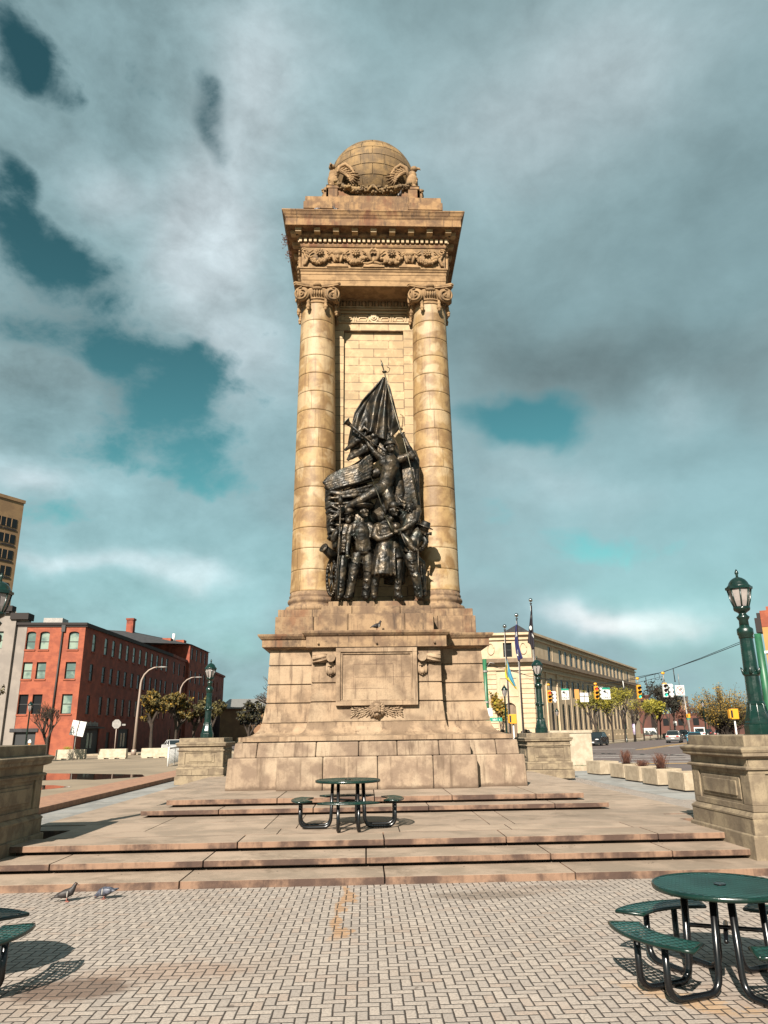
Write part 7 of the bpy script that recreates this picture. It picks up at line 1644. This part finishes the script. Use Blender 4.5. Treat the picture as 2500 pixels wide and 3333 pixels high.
# ================================================================== CARS
def make_car(label, loc, rz, paint, kind='suv', L=4.6, Wd=1.85, H=1.62, group=None):
    t = thing('parked_car' if group else 'car', label, 'car', loc, rz, group); a = L / 2; b = Wd / 2
    # +x is the front
    if kind == 'van': prof = [(-a, .45), (-a, 1.95), (-a + .1, 2.05), (a - 1.2, 2.05), (a - .6, 1.35), (a - .05, 1.15), (a, .45)]; belt = 1.15
    else:
        prof = [(-a, .42), (-a - .02, .80), (-a + .06, 1.02), (-a + .42, 1.06), (a - 1.45, 1.02), (a - .35, .86), (a - .02, .68), (a, .38)]; belt = 1.0
    m = MB(); n = len(prof)
    secs = [(-b + .06, .0), (-b, .06), (b, .06), (b - .06, .0)]
    vs = []; fs = []
    for y, ins in secs:
        for x, z in prof: vs.append((x * (1 - ins * 0 if abs(y) < b else .985), y, z if abs(y) < b else .30 + (z - .30) * .985))
    for k in range(3):
        for i in range(n): j = (i + 1) % n; fs.append((k * n + i, (k + 1) * n + i, (k + 1) * n + j, k * n + j))
    fs.append(tuple(range(n))); fs.append(tuple(range(4 * n - 1, 3 * n - 1, -1))); m.add(vs, fs)
    body = m.build('body', paint, t, bevel=.05)
    if kind != 'van':
        r0, r1, f1, f0 = (-a + .25, -a + .75, a - 2.1, a - 1.35) if kind == 'suv' else (-a + .55, -a + 1.25, a - 2.2, a - 1.45)
        m = MB(); m.add([(r0, -b + .10, belt), (f0, -b + .10, belt - .02), (f0, b - .10, belt - .02), (r0, b - .10, belt), (r1, -b + .26, H - .05), (f1, -b + .26, H - .05), (f1, b - .26, H - .05), (r1, b - .26, H - .05)], [(0, 1, 5, 4), (1, 2, 6, 5), (2, 3, 7, 6), (3, 0, 4, 7), (4, 5, 6, 7), (3, 2, 1, 0)]); m.build('window', 'car_glass', t, bevel=.03)
        m = MB(); m.frus((r1 - .03, f1 + .03, -b + .25, b - .25, H - .07), (r1 + .1, f1 - .15, -b + .33, b - .33, H)); 
        for y in (-b + .185, b - .185):
            for x0_, x1_ in (((r0 + .02), (r1 + .05)), (f0 - .02, f1 - .02), ((f0 + r0) / 2 - .05, (f1 + r1) / 2 - .05)): m.tube([(x0_, y * 1.09, belt), (x1_, y * .9 if True else y, H - .05)], .035, 5)
        m.build('roof', paint, t)
    else:
        for (x0, x1, y0, y1, z0, z1) in ((-a - .02, -a + .02, -b + .2, b - .2, 1.15, 1.8), (a - 1.6, a - .9, -b - .02, b + .02, 1.2, 1.75)): m = MB(); m.box(x0, x1, y0, y1, z0, z1); m.build('window', 'car_glass', t)
    for sx_ in (-1, 1):
        for sy_ in (-1, 1):
            x = sx_ * (a - .82); m = MB(); m.M = Matrix.Translation((x, sy_ * (b - .10), .34)) @ Matrix.Rotation(pi / 2, 4, 'X'); m.lathe([(.25, -.12), (.33, -.12), (.345, -.08), (.345, .08), (.33, .12), (.25, .12)], n=24); w_ = m.build('wheel', 'tyre', t)
            m = MB(); m.M = Matrix.Translation((x, sy_ * (b - .10), .34)) @ Matrix.Rotation(pi / 2, 4, 'X'); m.lathe([(.04, -.125), (.24, -.11), (.24, .11), (.04, .125)], n=16, smooth=False); m.build('rim', 'rim', w_)
    for s_ in (-1, 1):
        m = MB(); m.M = Matrix.Translation((a - .06, s_ * (b - .36), .74)); m.ell((0, 0, 0), (.12, .24, .08)); m.build('headlight', 'white', t)
        m = MB(); m.M = Matrix.Translation((-a - .0, s_ * (b - .26), .86)); m.ell((0, 0, 0), (.07, .2, .09)); m.build('tail_light', 'red_glass', t)
        m = MB(); m.M = Matrix.Translation((a - 1.5, s_ * (b + .08), 1.02)); m.ell((0, 0, 0), (.08, .1, .07)); m.build('mirror', paint, t)
    m = MB(); m.box(a - .03, a + .03, -.55, .55, .42, .66); m.build('grille', 'black', t)
    m = MB(); m.box(a + .02, a + .045, -.22, .22, .36, .48); m.build('number_plate', 'white', t); m = MB(); m.box(-a - .05, -a + .01, -.22, .22, .52, .66); m.build('number_plate', 'white', t)
    m = MB(); m.box(-a - .03, a + .02, -b + .03, b - .03, .22, .44); m.build('sill', 'black', t); return t
make_car('black car facing the junction in front of the pale stone building', (28.2, 94.2, 0), radians(-122), 'black_car', 'suv', 4.3)
make_car('silver hatchback seen from behind on the road at right', (42.3, 105.0, 0), radians(62), 'silver_car', 'suv', 4.4)
make_car('teal blue car half hidden behind the right pier', (39.9, 92.8, 0), radians(66), 'teal_car', 'sedan', 4.2, 1.8, 1.45)
make_car('white van far down the road above the pier', (66, 150.5, 0), radians(66), 'white_car', 'van', 4.8, 2.0, 2.1)
make_car('pale car parked in the shade of the brick warehouse behind the concrete block', (-20.5, 83.0, 0), radians(-62), 'white_car', 'sedan', 4.5, 1.85, 1.5)
for i, (x, y, p) in enumerate(((56, 138, 'black_car'), (60.5, 144, 'black_car'), (72, 160, 'black_car'), (62, 133, 'silver_car'))):
    make_car(['dark car parked past the pale building, left of the silver hatchback', 'second dark car parked past the pale building', 'far dark car beside the white van', 'grey car at the mouth of the far street'][i], (x, y, 0), radians(-30 if i < 2 else 60), p, 'sedan', 4.4, group='cars parked beyond the junction')
